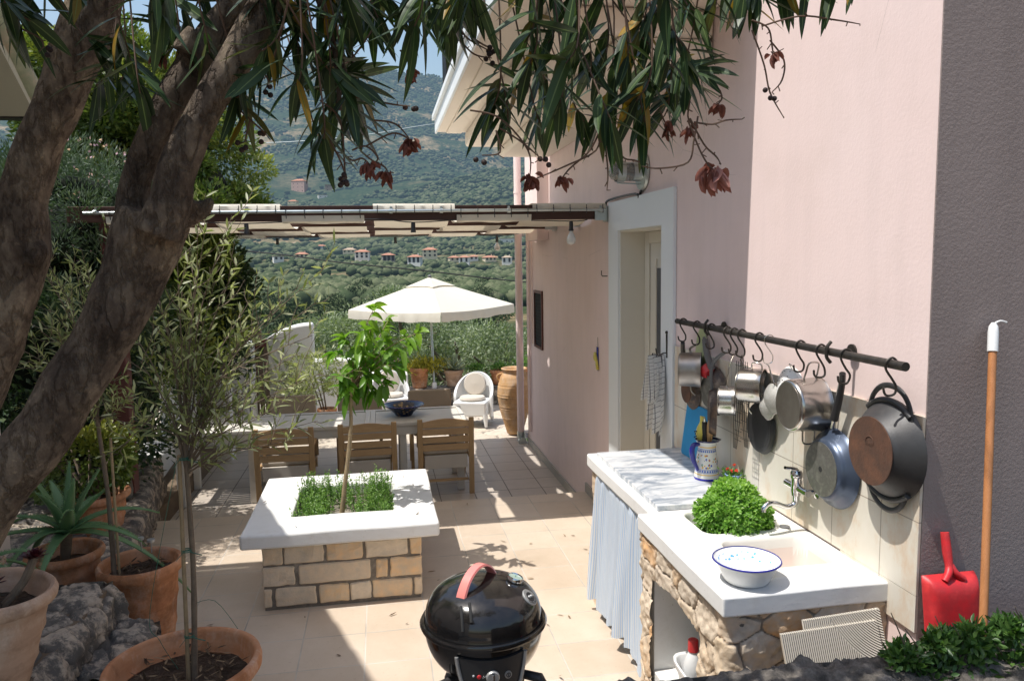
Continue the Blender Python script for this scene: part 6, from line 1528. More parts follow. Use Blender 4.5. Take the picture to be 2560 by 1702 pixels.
# control panel
ang0=-PI/2
V=[];F=[];n=18;rows=7
for i in range(n+1):
    a=math.radians(-121+62*i/n)
    for j in range(rows):
        v=j/(rows-1); r=.224-.006*v; tap=1-.38*v**1.5; aa=math.radians(-90)+(a-math.radians(-90))*tap
        V.append((kx+r*math.cos(aa),ky+r*math.sin(aa)-.0*v,kz-.038-.18*v-.008*math.sin(PI*i/n)))
Fp=gridF(n+1,rows); V=np.array(V); Vi=V.copy(); Vi[:,:2]=(Vi[:,:2]-[kx,ky])*.9+[kx,ky]
b0=len(V); Fs=[tuple(f) for f in Fp]+[tuple(f[::-1]+b0) for f in Fp]
bb_=[i*rows for i in range(n+1)]+[n*rows+j for j in range(1,rows)]+[i*rows+rows-1 for i in range(n-1,-1,-1)]+[j for j in range(rows-2,0,-1)]
Fs+=[(bb_[(k+1)%len(bb_)],bb_[k],b0+bb_[k],b0+bb_[(k+1)%len(bb_)]) for k in range(len(bb_))]
cp=MB().add([tuple(v) for v in V]+[tuple(v) for v in Vi],Fs).build('control_panel','panel_black',bq,smooth=True,ang=50)
for s_ in (-1,1):
    q=[]
    for j in range(8):
        v=j/7; tap=1-.38*v**1.5; aa=math.radians(-90)+math.radians(s_*32)*tap; r=.226-.006*v; q.append((kx+r*math.cos(aa),ky+r*math.sin(aa),kz-.038-.18*v))
    MB().tube(q,.007,8,sub=2).build('side_trim','silver_paint',cp,smooth=True)
def onpanel(deg,z,o=.0): a=math.radians(deg); n_=Vector((math.cos(a),math.sin(a),-.06)).normalized(); return Vector((kx+(.2225+o)*math.cos(a),ky+(.2225+o)*math.sin(a),z)),n_
p,n_=onpanel(-90,kz-.105,.0); Mk=frame_matrix(p,Vector((-n_.y,n_.x,0)),Vector((0,0,1)),n_)
kb=MB().lathe([(.0235,0),(.0235,.006),(.020,.010),(.001,.010)],Mk,30).build('knob','silver_paint',cp,smooth=True,ang=40)
MB().box(-.005,.005,-.02,.02,.0105,.022,0,Mk).build('knob_grip','chrome',kb,bev=.003)
p,n_=onpanel(-76,kz-.105,.001); Mk=frame_matrix(p,Vector((-n_.y,n_.x,0)),Vector((0,0,1)),n_); ig=MB().lathe([(.013,-.002),(.013,.003),(.001,.003)],Mk,24).build('igniter','silver_paint',cp,smooth=True)
MB().lathe([(.0085,.0035),(.006,.0035),(.006,.005),(.0085,.005),(.0085,.0035)],Mk,20).box(-.001,.001,-.004,.004,.0035,.0045,0,Mk).build('igniter_mark','panel_black',ig)
p,n_=onpanel(-102,kz-.103,.001); MB().sphere(p,.008,8,sc=(1,.4,1)).build('red_light','red_plastic',cp,smooth=True)
p,n_=onpanel(-107,kz-.10,.001); MB().sphere(p,.004,6,sc=(1,.4,1)).build('white_dot','white_plastic',cp,smooth=True)
m=MB()
for k,(da,dz) in enumerate(((-97,.0),(-96,.004),(-98,.004),(-98.6,-.002),(-95.4,-.003))): p,n_=onpanel(da,kz-.104+dz,.0012); m.sphere(p,.0012,5)
m.build('panel_marks','white_plastic',cp)
for deg,nm in ((-40,1),(-143,1),(90,1)):
    a=math.radians(deg); MB().tube([(kx+.14*math.cos(a),ky+.14*math.sin(a),kz-.175),(kx+.235*math.cos(a),ky+.235*math.sin(a),kz-.17),(kx+.245*math.cos(a),ky+.245*math.sin(a),kz-.19),(kx+.30*math.cos(a),ky+.30*math.sin(a),.02)],[.016,.018,.018,.015],10).build('leg','black_plastic',bq,smooth=True,ang=50)
MB().lathe([(.001,0),(.12,0),(.15,.03),(.001,.03)],Matrix.Translation((kx,ky,kz-.26)),30).build('drip_tray','panel_black',bq,smooth=True)
# ================================================================ pots on the left
def ties(): pass
# P1 : big pot in front with olive sapling
def sapling(base,top,tr,crown_px,Yd,label,nm='olive_sapling',seed=1,nb=26,dens=1.,group=None):
    rg=random.Random(seed)
    t=thing(nm,label,'tree',base); base=Vector(base);top=Vector(top)
    mid=base.lerp(top,.5)+Vector((.012,0,0))
    MB().tube([base,mid,top,top+Vector((.01,0,.25))],[tr,tr*.85,tr*.7,tr*.45],10,sub=8,jit=.18).build('trunk','stem_wood',t,smooth=True)
    m=MB();LP=[];LD=[];T_=[]
    for i,(ex,ey) in enumerate(crown_px):
        e=ony(ex,ey,Yd+rg.uniform(-.28,.25)); s_=base.lerp(top,rg.uniform(.93,1.0)) if rg.random()<.6 else top+Vector((.008,0,rg.uniform(0,.22)))
        h=e-s_; side=Vector((h.x,h.y,0)); c1=s_+side*.35+Vector((0,0,h.z*.55 if h.z>0 else h.z*.1)); c,r=catmull([s_,c1,e],[.0045,.0028,.001],12)
        m.tube(c,r,5)
        tw=[(c,1.)]
        for k in range(5,len(c)-1,3):
            for _ in range(2 if rg.random()<.2 else 1):
                dv=(c[k]-c[k-1]).normalized(); sd=(dv.cross(Vector(rdir(1)[0]))).normalized(); L=rg.uniform(.07,.2); p1=c[k]+(dv*.6+sd*.8+Vector((0,0,.25)))*L*.5; p2=p1+(dv*.6+sd*.4+Vector((0,0,.35)))*L*.5
                cc,rr_=catmull([c[k],p1,p2],[.002,.0014,.0008],6); m.tube(cc,rr_,3,cap=False); tw.append((cc,1.))
        for cc,_ in tw:
            tot=sum((cc[k+1]-cc[k]).length for k in range(len(cc)-1)); n=int(tot/.0165*dens*(1. if cc is not c else .7))
            for k in range(n):
                f=(k+.5)/n*(len(cc)-1)
                if cc is c and f<len(cc)*.3: continue
                i0=int(f); q=cc[i0].lerp(cc[min(i0+1,len(cc)-1)],f-i0); dv=(cc[min(i0+1,len(cc)-1)]-cc[i0]).normalized()
                a=rg.random()*6.28; o=dv.orthogonal().normalized(); o=(Matrix.Rotation(a,3,dv)@o)
                for sg in (1,-1):
                    if rg.random()<.82: LP.append(q[:]); LD.append((dv*rg.uniform(.5,1.)+o*sg*rg.uniform(.5,.9)+Vector((0,0,.1)))[:])
    LP=np.array(LP);LD=np.array(LD);n=len(LP)
    m.build('branches','stem_wood',t,smooth=True)
    leafobj('foliage',[leaves(LP,LD,rdir(n,1.2),.044+.026*RNG.random(n),.0095+.003*RNG.random(n),seg=3,fold=.1,droop=.12,tint=RNG.random(n)**1.2)],'olive_leaf',t)
    return t
pA=pot((-.842,3.13,0),.305,.50,'terracotta','large terracotta pot in the front carrying the taller olive sapling, lower centre left',soil=.10,rim=.07,wall=.035,base=.66,bands=False)
cr=[(326,266),(300,285),(318,300),(312,335),(322,372),(300,352),(285,310),(270,330),(282,368),(292,395),(318,420),(270,410),(245,425),(290,440),(205,230),(232,215),(238,262),(215,280),(250,300),(198,262),(188,300),(170,340),(160,300),(140,360),(135,420),(240,385),(118,452),(132,330),(176,235),(150,270)]
sb=Vector((-.80,3.12,.40)); st_=ony(186,458,3.12)
sapling(sb,st_,.013,cr,3.12,'taller olive sapling with long arching branches, growing in the large front terracotta pot',seed=3,dens=.40)
stk=thing('support_cane','thin bamboo cane tied to the trunk of the taller olive sapling','cane',sb)
MB().tube([sb+Vector((-.02,-.01,-.02)),st_+Vector((-.022,-.012,.02))],[.0085,.008],8).build('cane','young_stem',stk,smooth=True)
m=MB()
for f in (.22,.60,1.0):
    q=sb.lerp(st_,f); 
    for dz in (0,.006): m.tube([q+Vector((.020*math.cos(a)-.01,.016*math.sin(a)-.006,dz)) for a in [k*2*PI/10 for k in range(11)]],.0022,5)
    m.tube([q+Vector((.01,-.02,0)),q+Vector((.03,-.03,-.004)),q+Vector((.055,-.03,-.012))],.002,5); m.tube([q+Vector((-.02,-.02,.0)),q+Vector((-.045,-.03,-.03))],.0012,4)
m.build('ties','green_tie',stk)
m=MB(); m.tube([st_+Vector((-.03,-.02,0)),ony(150,610,3.1),ony(160,640,3.1),ony(178,668,3.12)],.0012,4,sub=6); m.tube([st_+Vector((-.01,0,-.6)),ony(215,600,3.1),ony(238,628,3.1)],.001,4,sub=4)
setp(m.build('wire_loops','green_tie'),'thin loose training wires hanging from the olive sapling','wire')
def litter(c,r,z,n,root):
    a=RNG.random(n)*6.28;q=r*RNG.random(n)**.5; P=np.stack([c[0]+q*np.cos(a),c[1]+q*np.sin(a),np.full(n,z)+.01*RNG.random(n)],-1); D=rdir(n); D[:,2]*=.15
    leafobj('leaf_litter',[leaves(P,D,rdir(n,2.5),.03+.04*RNG.random(n),.007+.006*RNG.random(n),seg=3,tint=RNG.random(n),curl=.15)],'litter_leaf',root)['kind']='stuff'
leafmat('litter_leaf',[(0,(.05,.03,.02)),(.6,(.14,.09,.05)),(1,(.32,.23,.14))],rough=.9,trans=.1)
litter((-.842,3.13),.23,.425,130,pA)
pB=pot((-1.30,4.16,0),.212,.55,'terracotta','tall terracotta pot with bare soil behind the front pot, carrying the second olive sapling',soil=.07,rim=.06,wall=.03,base=.62)
litter((-1.30,4.16),.15,.505,50,pB)
b2=Vector((-1.42,4.13,.47)); t2=ony(97,415,4.2)
cr=[(30,250),(48,262),(20,300),(60,285),(75,262),(88,270),(40,330),(28,360),(60,340),(50,380),(80,320),(105,290),(110,330),(118,250),(70,400),(35,400),(90,380),(62,415),(104,405),(84,350),(55,310),(15,345),(128,400),(138,425)]
sapling(b2,t2,.014,cr,4.2,'second olive sapling behind the big trunks at the left, growing in the tall terracotta pot',seed=8,dens=.5)
MB().tube([b2+Vector((.025,0,-.02)),b2+Vector((.03,0,.75))],.007,8).build('support_cane','young_stem') ; setp(bpy.data.objects['support_cane.001'],'short cane beside the trunk of the second olive sapling','cane')
m=MB()
for q,rx in ((ony(141,539,4.2),.014),(ony(151,541,4.2),.02)): m.lathe([(.001,0),(rx,0),(rx,.014),(.001,.014)],Matrix.Translation(q),16); m.tube([q,q+Vector((0,0,-.06))],.003,5)
setp(m.build('drip_emitters','silver_paint'),'two grey watering drip heads at the rim of the tall terracotta pot','drip head')
# P3 aloe pot on ledge
a3=(-1.70,4.26,.315)
pot(a3,.19,.29,'terracotta','terracotta pot with a wavy rim holding the big green aloe',scallop=.0,rim=.05,base=.75,group=None)
def rosette(root,c,n,L,W_,mat,up0=.2,up1=1.3,curl=-.35,seg=9,shape='taper',fold=.25,ph=0,teeth=False,part='leaves'):
    P=[];D=[];U=[];Ls=[];Ws=[];C_=[]
    parts=[]
    for i in range(n):
        a=i*2.39996+ph; f=i/n; el=up0+(up1-up0)*f; d_=Vector((math.cos(a)*math.cos(el),math.sin(a)*math.cos(el),math.sin(el)))
        u_=Vector((-math.cos(a)*math.sin(el),-math.sin(a)*math.sin(el),math.cos(el))); l=L*(1-.35*f)*random.uniform(.85,1.12); w_=W_*random.uniform(.85,1.1)
        parts.append(leaves(np.array([c]),np.array([d_[:]]),np.array([u_[:]]),l,w_,seg=seg,shape=shape,fold=fold,droop=-curl*(1-f)*random.uniform(.5,1.5),tint=np.array([random.random()])))
    o=leafobj(part,parts,mat,root,smooth=True); so=o.modifiers.new('thick','SOLIDIFY'); so.thickness=.006; so.offset=-1
    if teeth:
        Pt=[];Dt=[]
        for v,f,t,u in parts:
            v=v.reshape(-1,3,3)
            for s_,k in ((0,1),(2,1)):
                for i in range(len(v)-1):
                    for q in (.15,.4,.65,.9):
                        p=v[i,s_]*(1-q)+v[i+1,s_]*q; Pt.append(p); Dt.append((v[i,s_]-v[i,1])/max(1e-6,np.linalg.norm(v[i,s_]-v[i,1]))+unit(v[i+1,1]-v[i,1])*.6)
        leafobj('teeth',[leaves(np.array(Pt),np.array(Dt),rdir(len(Pt)),.011,.006,tint=np.ones(len(Pt)))],mat,root)
t=thing('aloe','big green aloe with long toothed arching leaves in the terracotta pot on the ledge','plant',(a3[0],a3[1],.58))
rosette(t,(a3[0]+.03,a3[1]-.03,.70),20,.58,.070,'aloe_leaf',up0=.1,up1=1.35,curl=-.75,teeth=True)
MB().tube([(a3[0],a3[1],.55),(a3[0]+.03,a3[1]-.03,.72)],[.025,.03],10).build('stem','stem_wood',t,smooth=True)
t=thing('aloe','smaller aloe at the left edge beside the dark red succulent','plant',(-1.85,3.7,.62)); rosette(t,(-1.80,3.62,.78),13,.36,.045,'aloe_leaf',up0=.1,up1=1.3,curl=-.6,ph=1.,teeth=True)
pot((-1.86,3.66,.605),.14,.18,'terracotta_pale','small pale pot behind the front left pot, holding the smaller aloe',rim=.03)
# P4 front pale tilted pot + aeonium
p4=(-1.40,2.80,.60)
pot(p4,.20,.40,'terracotta_pale','pale weathered terracotta pot at the left edge, leaning on the rough stone wall',rim=.05,base=.55,lean=((0,1,0),.10))
t=thing('dark_succulent','dark red succulent with bare stems in the pale leaning pot','plant',(p4[0],p4[1],.95))
m=MB()
for i,(dx,dy,h) in enumerate(((.02,-.02,.10),(.10,.03,.16),(-.03,.05,.14),(.06,.10,.12),(-.08,-.02,.2))):
    b=Vector((p4[0]+.03+dx*.4,p4[1]+dy*.4,.92)); e=b+Vector((dx,dy,h)); m.tube([b,b.lerp(e,.5)+Vector((.015,0,0)),e],.010,8,sub=4)
    parts=[]
    for k in range(34):
        a=k*2.4; el=.1+1.3*k/34; d_=np.array([[math.cos(a)*math.cos(el),math.sin(a)*math.cos(el),math.sin(el)]]); parts.append(leaves(np.array([e[:]]),d_,np.array([[-math.cos(a)*math.sin(el),-math.sin(a)*math.sin(el),math.cos(el)]]),.048*(1-.4*k/34),.018,seg=4,shape='oval',curl=.15,tint=RNG.random(1)))
    leafobj('rosette',parts,'aeonium_leaf',t,smooth=True)
m.build('stems','stem_wood',t,smooth=True)
# long blade leaf in the bottom left corner
t=thing('blade_plant','bright green blade leaf reaching in at the bottom left corner','plant',(-1.3,2.2,.7))
lp=[]
for (x,y,dx,dy,dz) in ((-1.38,2.30,.9,.25,.35),(-1.42,2.26,.7,.5,.7),(-1.45,2.2,.3,.4,1.)): lp.append(leaves(np.array([[x,y,.70]]),np.array([[dx,dy,dz]]),np.array([[0,-.3,1.]]),.32,.045,seg=10,droop=.15,fold=.2,tint=np.array([.6])))
leafobj('blades',lp,'lemon_leaf',t,smooth=True)
pot((-1.45,2.25,.605),.10,.12,'terracotta','small pot at the bottom left corner holding the blade leaf plant',rim=.02)
# P5 jade
p5=(-1.98,5.42,.315)
pot(p5,.25,.27,'terracotta','wide terracotta pot with the yellow green jade plant, by the brown post',rim=.05,base=.75)
t=thing('jade_plant','bushy jade plant with small round yellow green leaves in the wide pot','plant',(p5[0],p5[1],.5))
d_=rdir(2600); q=(.6+.4*RNG.random(2600))[:,None]*d_*np.array([.33,.30,.26]); P=np.array([p5[0]-.02,p5[1],.80])+q
P+=fbm2(P[:,0]*1,P[:,2],6,3)[:,None]*.1
leafobj('foliage',[leaves(P,unit(d_+.6*rdir(2600)),d_,.032+.014*RNG.random(2600),.024,seg=3,shape='oval',curl=.1,tint=np.clip(.3+.5*d_[:,2]+.3*RNG.random(2600),0,1))],'jade_leaf',t,smooth=True)
m=MB()
for k in range(14): a=k*2.4; m.tube([(p5[0],p5[1],.52),(p5[0]+.1*math.cos(a),p5[1]+.1*math.sin(a),.68),(p5[0]+.2*math.cos(a),p5[1]+.2*math.sin(a),.85)],[.014,.01,.006],6,sub=3)
m.build('stems','stem_wood',t,smooth=True)
# ================================================================ basil in the sink
t=thing('basil_plant','dense round bright green basil bush standing in the far sink basin','plant',(1.50,3.07,.77))
c=np.array([1.50,3.055,.955]); n=8500; d_=rdir(n,.25); rad=np.array([.155,.142,.142]); lump=1+.17*fbm2(d_[:,0]*1.5+5,d_[:,1]*1.5+d_[:,2]*1.5+5,2.,9,3)*2
P=c+d_*rad*lump[:,None]*(.72+.30*RNG.random(n)**.6)[:,None]; P[:,2]=np.maximum(P[:,2],.84)
D=unit(d_*.7+.75*rdir(n)+np.array([0,0,.25]))
leafobj('foliage',[leaves(P,D,d_+.5*rdir(n,.5),.014+.014*RNG.random(n),.008+.005*RNG.random(n),seg=3,shape='oval',fold=.2,droop=.15,tint=np.clip(.2+.45*RNG.random(n)+.3*d_[:,2],0,1))],'basil_leaf',t,smooth=True)
m=MB()
for k in range(60): dd_=rdir(1,.5)[0]; m.tube([(c[0],c[1],.84),Vector(c+dd_*rad*.5),Vector(c+dd_*rad*.9)],[.003,.002,.0012],4)
m.build('stems','herb_leaf',t)
pot((1.495,3.07,.772),.075,.085,'terracotta','small terracotta pot under the basil bush in the sink basin',rim=.015,wall=.01,soil=.01)
# ================================================================ bush on the parapet (right bottom)
leafmat('shrub_leaf',[(0,(.03,.08,.02)),(.6,(.07,.15,.035)),(1,(.14,.24,.06))],rough=.4,trans=.3)
t=thing('parapet_shrub','low shrub with small dark green leaves growing over the parapet at the bottom right','shrub',(1.75,1.75,1.))
cl=[]
for (px,py,r) in ((905,640,.06),(930,655,.08),(960,640,.09),(990,655,.10),(1020,640,.10),(1050,650,.12),(1010,612,.05),(940,625,.05),(975,620,.06),(900,668,.05),(1000,675,.09),(950,675,.08),(1080,630,.12)):
    q=ony(px,py+16,1.72); r*=.8; n=300; d_=rdir(n); P=np.array(q)+d_*r*(.3+.7*RNG.random(n))[:,None]*np.array([1.2,1,.7]); D=unit(d_*.6+.7*rdir(n)+np.array([0,0,.4])); cl.append(leaves(P,D,d_+.5*rdir(n,1),.020+.012*RNG.random(n),.011,seg=3,shape='oval',fold=.2,tint=RNG.random(n)))
leafobj('foliage',cl,'shrub_leaf',t,smooth=True)
m=MB()
for (px,py) in ((891,612),(905,628),(935,615),(952,622),(1015,606),(1024,618),(985,630),(960,640),(1000,650)):
    e=ony(px,py,1.70); m.tube([ony(px+30,690,1.74),ony(px+18,655,1.72),e],[.003,.0025,.0012],5,sub=4)
m.build('stems','stem_wood',t)
# ================================================================ pots on the far low wall
def ypx(px,Y): return ony(px,386,Y).x
for (a,b,H,mat,lab) in ((409.5,430,.33,'terracotta','orange terracotta pot with yellow green succulents on the low wall, left of the umbrella pole'),(444,464,.27,'terracotta_pale','pale terracotta pot with the agave on the low wall'),(466.5,486.5,.20,'terracotta','low terracotta pot behind the white armchair on the low wall'),(490,509,.24,'terracotta','terracotta pot on the low wall between the armchair and the clay jar'),(516,530,.26,'terracotta','terracotta pot at the house end of the low wall, mostly hidden by the clay jar')):
    xa,xb=ypx(a,12.1),ypx(b,12.1); pot(((xa+xb)/2,12.08,.085),(xb-xa)/2,H,mat,lab,rim=.05,base=.68)
xg=ypx(420,12.1); t=thing('yellow_succulent','spiky yellow green succulents in the orange pot left of the umbrella pole','plant',(xg,12.08,.4))
n=900; P=np.array([xg+.08,12.08,.42])+RNG.normal(size=(n,3))*np.array([.17,.08,.06]); D=rdir(n,1.); leafobj('foliage',[leaves(P,D,rdir(n),.09,.018,tint=RNG.random(n))],'yellow_leaf',t)
xg=ypx(454,12.1); t=thing('agave','grey green agave with stiff pointed leaves in the pale pot','plant',(xg,12.08,.34)); rosette(t,(xg,12.08,.34),20,.42,.055,'agave_leaf',up0=.15,up1=1.45,curl=-.05,seg=6)
for px,h in ((476,.06),(499,.06),(522,.12)):
    xg=ypx(px,12.1); t=thing('small_plant','low green plant in the terracotta pot %s'%{476:'behind the armchair',499:'between the armchair and the clay jar',522:'behind the clay jar'}[px],'plant',(xg,12.08,.3)); n=260
    P=np.array([xg,12.08,.30+h])+RNG.normal(size=(n,3))*np.array([.07,.06,h*.5]); leafobj('foliage',[leaves(P,rdir(n,1),rdir(n),.06,.02,tint=RNG.random(n))],'herb_leaf',t)
# potted plant by the white wall (behind the table, left)
q=ony(327,408,10.6); pot((q.x,10.6,LOW+.01),.135,.30,'terracotta','orange terracotta pot at the foot of the white wall behind the table',rim=.05)
t=thing('wall_shrub','thin grey green shrub rising against the white wall behind the table','shrub',(q.x,10.6,.05))
parts=[clumps((ony(318,355,10.4).x,10.45,.55),(.45,.3,.35),16,.16,1700,.07,.018,tb=(0,1)),clumps((ony(285,372,10.2).x,10.2,.35),(.3,.25,.35),10,.15,600,.07,.018)]
leafobj('foliage',parts,'olive_leaf',t); m=MB()
for k in range(3): m.tube([(q.x-.02*k,10.55,.0),(q.x-.03-.05*k,10.5,.35),(q.x-.1-.08*k,10.45,.75)],[.012,.01,.004],6,sub=3)
m.build('stems','stem_wood',t)
# ================================================================ large olive trees just beyond the terrace
def olive(c,rad,nc,nl,label,seed):
    t=thing('olive_tree',label,'tree',(c[0],c[1],-3.2)); 
    leafobj('crown',[clumps(c,rad,nc,.42,nl,.075,.024,up=.15,hollow=.15,tb=(0,1),shell=.35)],'far_olive_leaf',t)
    m=MB(); rg=random.Random(seed)
    m.tube([(c[0],c[1],-3.3),(c[0]+.2,c[1],-2.2),(c[0],c[1],c[2]-rad[2]*.5)],[.3,.22,.14],9,sub=5,jit=.3)
    for k in range(16):
        a=rg.random()*6.28; e=Vector((c[0]+rad[0]*.75*math.cos(a),c[1]+rad[1]*.75*math.sin(a),c[2]+rad[2]*rg.uniform(-.3,.8))); m.tube([(c[0],c[1],c[2]-rad[2]*.6),Vector((c[0],c[1],c[2]-.3)).lerp(e,.5),e],[.09,.05,.015],6,sub=4)
    m.build('trunk','stem_wood',t,smooth=True)
def xo(px,Y): return ony(px,300,Y).x
olive((xo(350,15.5),15.5,-.35),(1.25,1.2,1.55),42,26000,'silvery olive tree behind the white garden walls, left of the umbrella',1)
olive((xo(405,17.5),17.5,-.1),(1.6,1.4,1.55),46,26000,'taller olive tree rising behind the left half of the umbrella',2)
olive((xo(462,16.),16.,-.5),(1.5,1.2,1.35),46,30000,'dense olive tree directly behind the umbrella canopy and pots',3)
olive((xo(505,15.),15.,-.35),(1.2,1.1,1.35),40,24000,'olive tree beside the house corner above the clay jar',4)
olive((xo(310,19.),19.,-1.2),(1.6,1.3,1.4),36,16000,'low olive tree behind the gate and curved white wall',5)
# ================================================================ shrubs on the left
def shrub(name,c,rads,label,mat,nl,L,Wd,cat='shrub',core=True,up=.3,**k):
    t=thing(name,label,cat,(c[0],c[1],-.1)); parts=[]
    for (cc,rad,nc,cr,frac) in rads: parts.append(clumps(cc,rad,nc,cr,int(nl*frac),L,Wd,up=up,**k))
    leafobj('foliage',parts,mat,t)
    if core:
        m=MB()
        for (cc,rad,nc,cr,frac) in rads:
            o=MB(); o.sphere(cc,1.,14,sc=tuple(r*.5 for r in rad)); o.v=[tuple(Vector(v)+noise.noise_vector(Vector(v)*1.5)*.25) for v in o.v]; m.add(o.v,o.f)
        m.build('dark_core','shade_leaf',t,smooth=True)  # near-black core painting in the shade deep inside the crown
    return t
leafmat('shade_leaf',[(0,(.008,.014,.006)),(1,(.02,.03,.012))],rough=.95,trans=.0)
def w(px,py,Y): return tuple(ony(px,py,Y))
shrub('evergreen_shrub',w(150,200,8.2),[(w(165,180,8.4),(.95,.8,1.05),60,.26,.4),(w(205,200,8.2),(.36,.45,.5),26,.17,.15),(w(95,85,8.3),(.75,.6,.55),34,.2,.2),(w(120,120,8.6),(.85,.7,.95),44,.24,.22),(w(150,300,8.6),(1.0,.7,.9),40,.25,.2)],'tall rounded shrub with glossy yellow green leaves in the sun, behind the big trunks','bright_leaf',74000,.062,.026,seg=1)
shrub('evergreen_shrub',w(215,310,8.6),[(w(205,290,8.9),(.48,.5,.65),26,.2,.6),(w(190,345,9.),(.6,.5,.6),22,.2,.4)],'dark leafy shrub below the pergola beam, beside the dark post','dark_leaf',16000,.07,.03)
t=shrub('rosemary_bush',w(80,230,6.2),[(w(72,212,6.4),(.5,.5,.55),34,.2,.45),(w(95,270,6.3),(.5,.5,.6),34,.2,.35),(w(40,250,6.),(.5,.5,.6),24,.2,.2)],'dark needle leaved bush with a few pink flowers between the two trunks','rosemary_leaf',34000,.05,.008,up=.8)
n=220; c_=np.array(w(85,200,6.1)); d_=rdir(n); leafobj('blossom',[leaves(c_+d_*np.array([.45,.3,.45]),rdir(n),rdir(n),.025,.018,tint=RNG.random(n))],'pink_bloom',t)
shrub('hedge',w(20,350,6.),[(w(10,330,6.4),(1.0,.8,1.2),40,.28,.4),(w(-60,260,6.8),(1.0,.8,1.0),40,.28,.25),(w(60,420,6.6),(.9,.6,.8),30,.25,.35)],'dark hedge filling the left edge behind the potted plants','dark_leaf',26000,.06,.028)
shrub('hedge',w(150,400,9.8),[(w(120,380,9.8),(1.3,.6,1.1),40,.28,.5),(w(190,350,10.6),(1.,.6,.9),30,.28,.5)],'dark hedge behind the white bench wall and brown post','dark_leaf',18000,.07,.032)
# ================================================================ neighbouring house at the left edge (its gable shades the front patio)
wallmat('greenish_soffit',(.42,.41,.33),(.38,.37,.29),.2,40)  # even greenish dark colour of the neighbour's roof
nb=thing('neighbour_house','neighbouring cream house with a mossy tiled gable edge at the top left','house',(-3.6,2.,0))
g0=Vector((-2.03,4.46,3.13)); 
MB().box(-5.5,-2.30,-1.2,5.0,-.5,2.95).build('wall','cream_soffit',nb)
def gz(y): return 3.11+.76*(5.18-y)
m=MB(); ya,yb=5.18,.9
m.add([(-2.03,ya,gz(ya)),(-2.03,yb,gz(yb)),(-5.6,yb,gz(yb)),(-5.6,ya,gz(ya)),(-2.03,ya,gz(ya)-.10),(-2.03,yb,gz(yb)-.10),(-5.6,yb,gz(yb)-.10),(-5.6,ya,gz(ya)-.10)],[(0,3,2,1),(4,5,6,7),(0,1,5,4),(3,7,6,2),(0,4,7,3),(1,2,6,5)])
m.add([(-2.30,5.0,2.9),(-2.30,5.0,gz(5.0)-.101),(-2.30,.9,gz(.9)-.101),(-2.30,.9,2.9),(-5.5,5.0,2.9),(-5.5,5.0,gz(5.0)-.101),(-5.5,.9,gz(.9)-.101),(-5.5,.9,2.9)],[(0,1,2,3),(7,6,5,4),(0,4,5,1),(3,2,6,7)])
m.add([(-2.03,.88,gz(.9)),(-2.03,-2.6,gz(.9)-2.5),(-5.6,-2.6,gz(.9)-2.5),(-5.6,.88,gz(.9))],[(0,1,2,3),(3,2,1,0)])
m.build('roof','greenish_soffit',nb)
m=MB()
for i in range(12):
    y1_=5.22-i*.36; y2=y1_-.40
    m.tube([(-2.06,y1_,gz(y1_)+.035),(-2.06,y2,gz(y2)+.05)],[.085,.07],12)
    m.tube([(-2.2,y1_,gz(y1_)+.02),(-2.2,y2,gz(y2)+.03)],[.07,.06],10)
m.build('verge_tiles','roof_tile_old',nb,smooth=True,ang=50)
m=MB(); m.box(-5.6,-2.0,5.19,5.27,3.0,3.08); m.build('gutter','black_iron',nb)
# ================================================================ oleander tree
ol=thing('oleander_tree','big oleander with thick leaning trunks at the left and dark leaves hanging across the top','tree',(-.9,1.3,0))
def tubepx(pts,Y,n=22,jit=.10,sub=7,k=.78):
    P=[];R_=[]
    for q in pts:
        px,py,w_=q[:3]; y=Y+(q[3] if len(q)>3 else 0); P.append(ony(px,py,y)); R_.append(k*w_/2/FPX*(y*1.08))
    return P,R_
def remesh(o,v=.008,sm=6):
    r=o.modifiers.new('join','REMESH'); r.mode='VOXEL'; r.voxel_size=v; r.use_smooth_shade=True
    s_=o.modifiers.new('soft','SMOOTH'); s_.factor=.5; s_.iterations=sm
m=MB()
P,R_=tubepx([(-75,640,72,-.1),(-50,575,70),(-10,500,66),(36,442,64),(62,399,62),(99,344,62),(128,290,66),(146,241,74),(155,215,70)],1.6); m.tube(P,R_,24,sub=8,jit=.12)
P,R_=tubepx([(141,238,46),(134,205,36,-.01),(138,175,32,-.02),(156,130,33,-.03),(173,96,33,-.03),(193,66,34,-.02),(213,34,32),(238,0,28),(266,-40,26,.03),(303,-90,22,.05)],1.63); m.tube(P,R_,20,sub=8,jit=.10)
P,R_=tubepx([(158,235,50),(171,200,44),(176,172,42),(194,131,38),(212,97,38),(232,66,36),(251,32,36),(270,0,35),(299,-40,33),(340,-95,28,.05)],1.535); m.tube(P,R_,20,sub=8,jit=.10)
P,R_=tubepx([(184,52,26),(188,38,18),(192,27,8)],1.57); m.tube(P,R_,12,sub=4,jit=.3)
P,R_=tubepx([(165,215,40),(188,213,28),(202,209,21),(209,203,12),(211,197,5)],1.57); m.tube(P,R_,14,sub=5,jit=.3)
o=m.build('trunk','bark',ol,smooth=True); remesh(o,.0055,1)
m=MB(); P,R_=tubepx([(-60,470,50),(-26,400,50),(-4,344,52),(14,290,50),(20,252,56),(22,225,52),(24,197,48),(38,150,46),(56,110,47),(75,55,50),(95,0,54),(112,-50,52),(125,-110,46)],2.0); m.tube(P,R_,24,sub=8,jit=.12)
P,R_=tubepx([(30,262,30),(38,250,22),(41,242,10)],1.97); m.tube(P,R_,12,sub=4,jit=.3)
P,R_=tubepx([(112,-45,40),(126,-20,30),(150,-60,24),(185,-120,18)],2.0); m.tube(P,R_,12,sub=4)
o=m.build('trunk','bark',ol,smooth=True); remesh(o,.006,2)
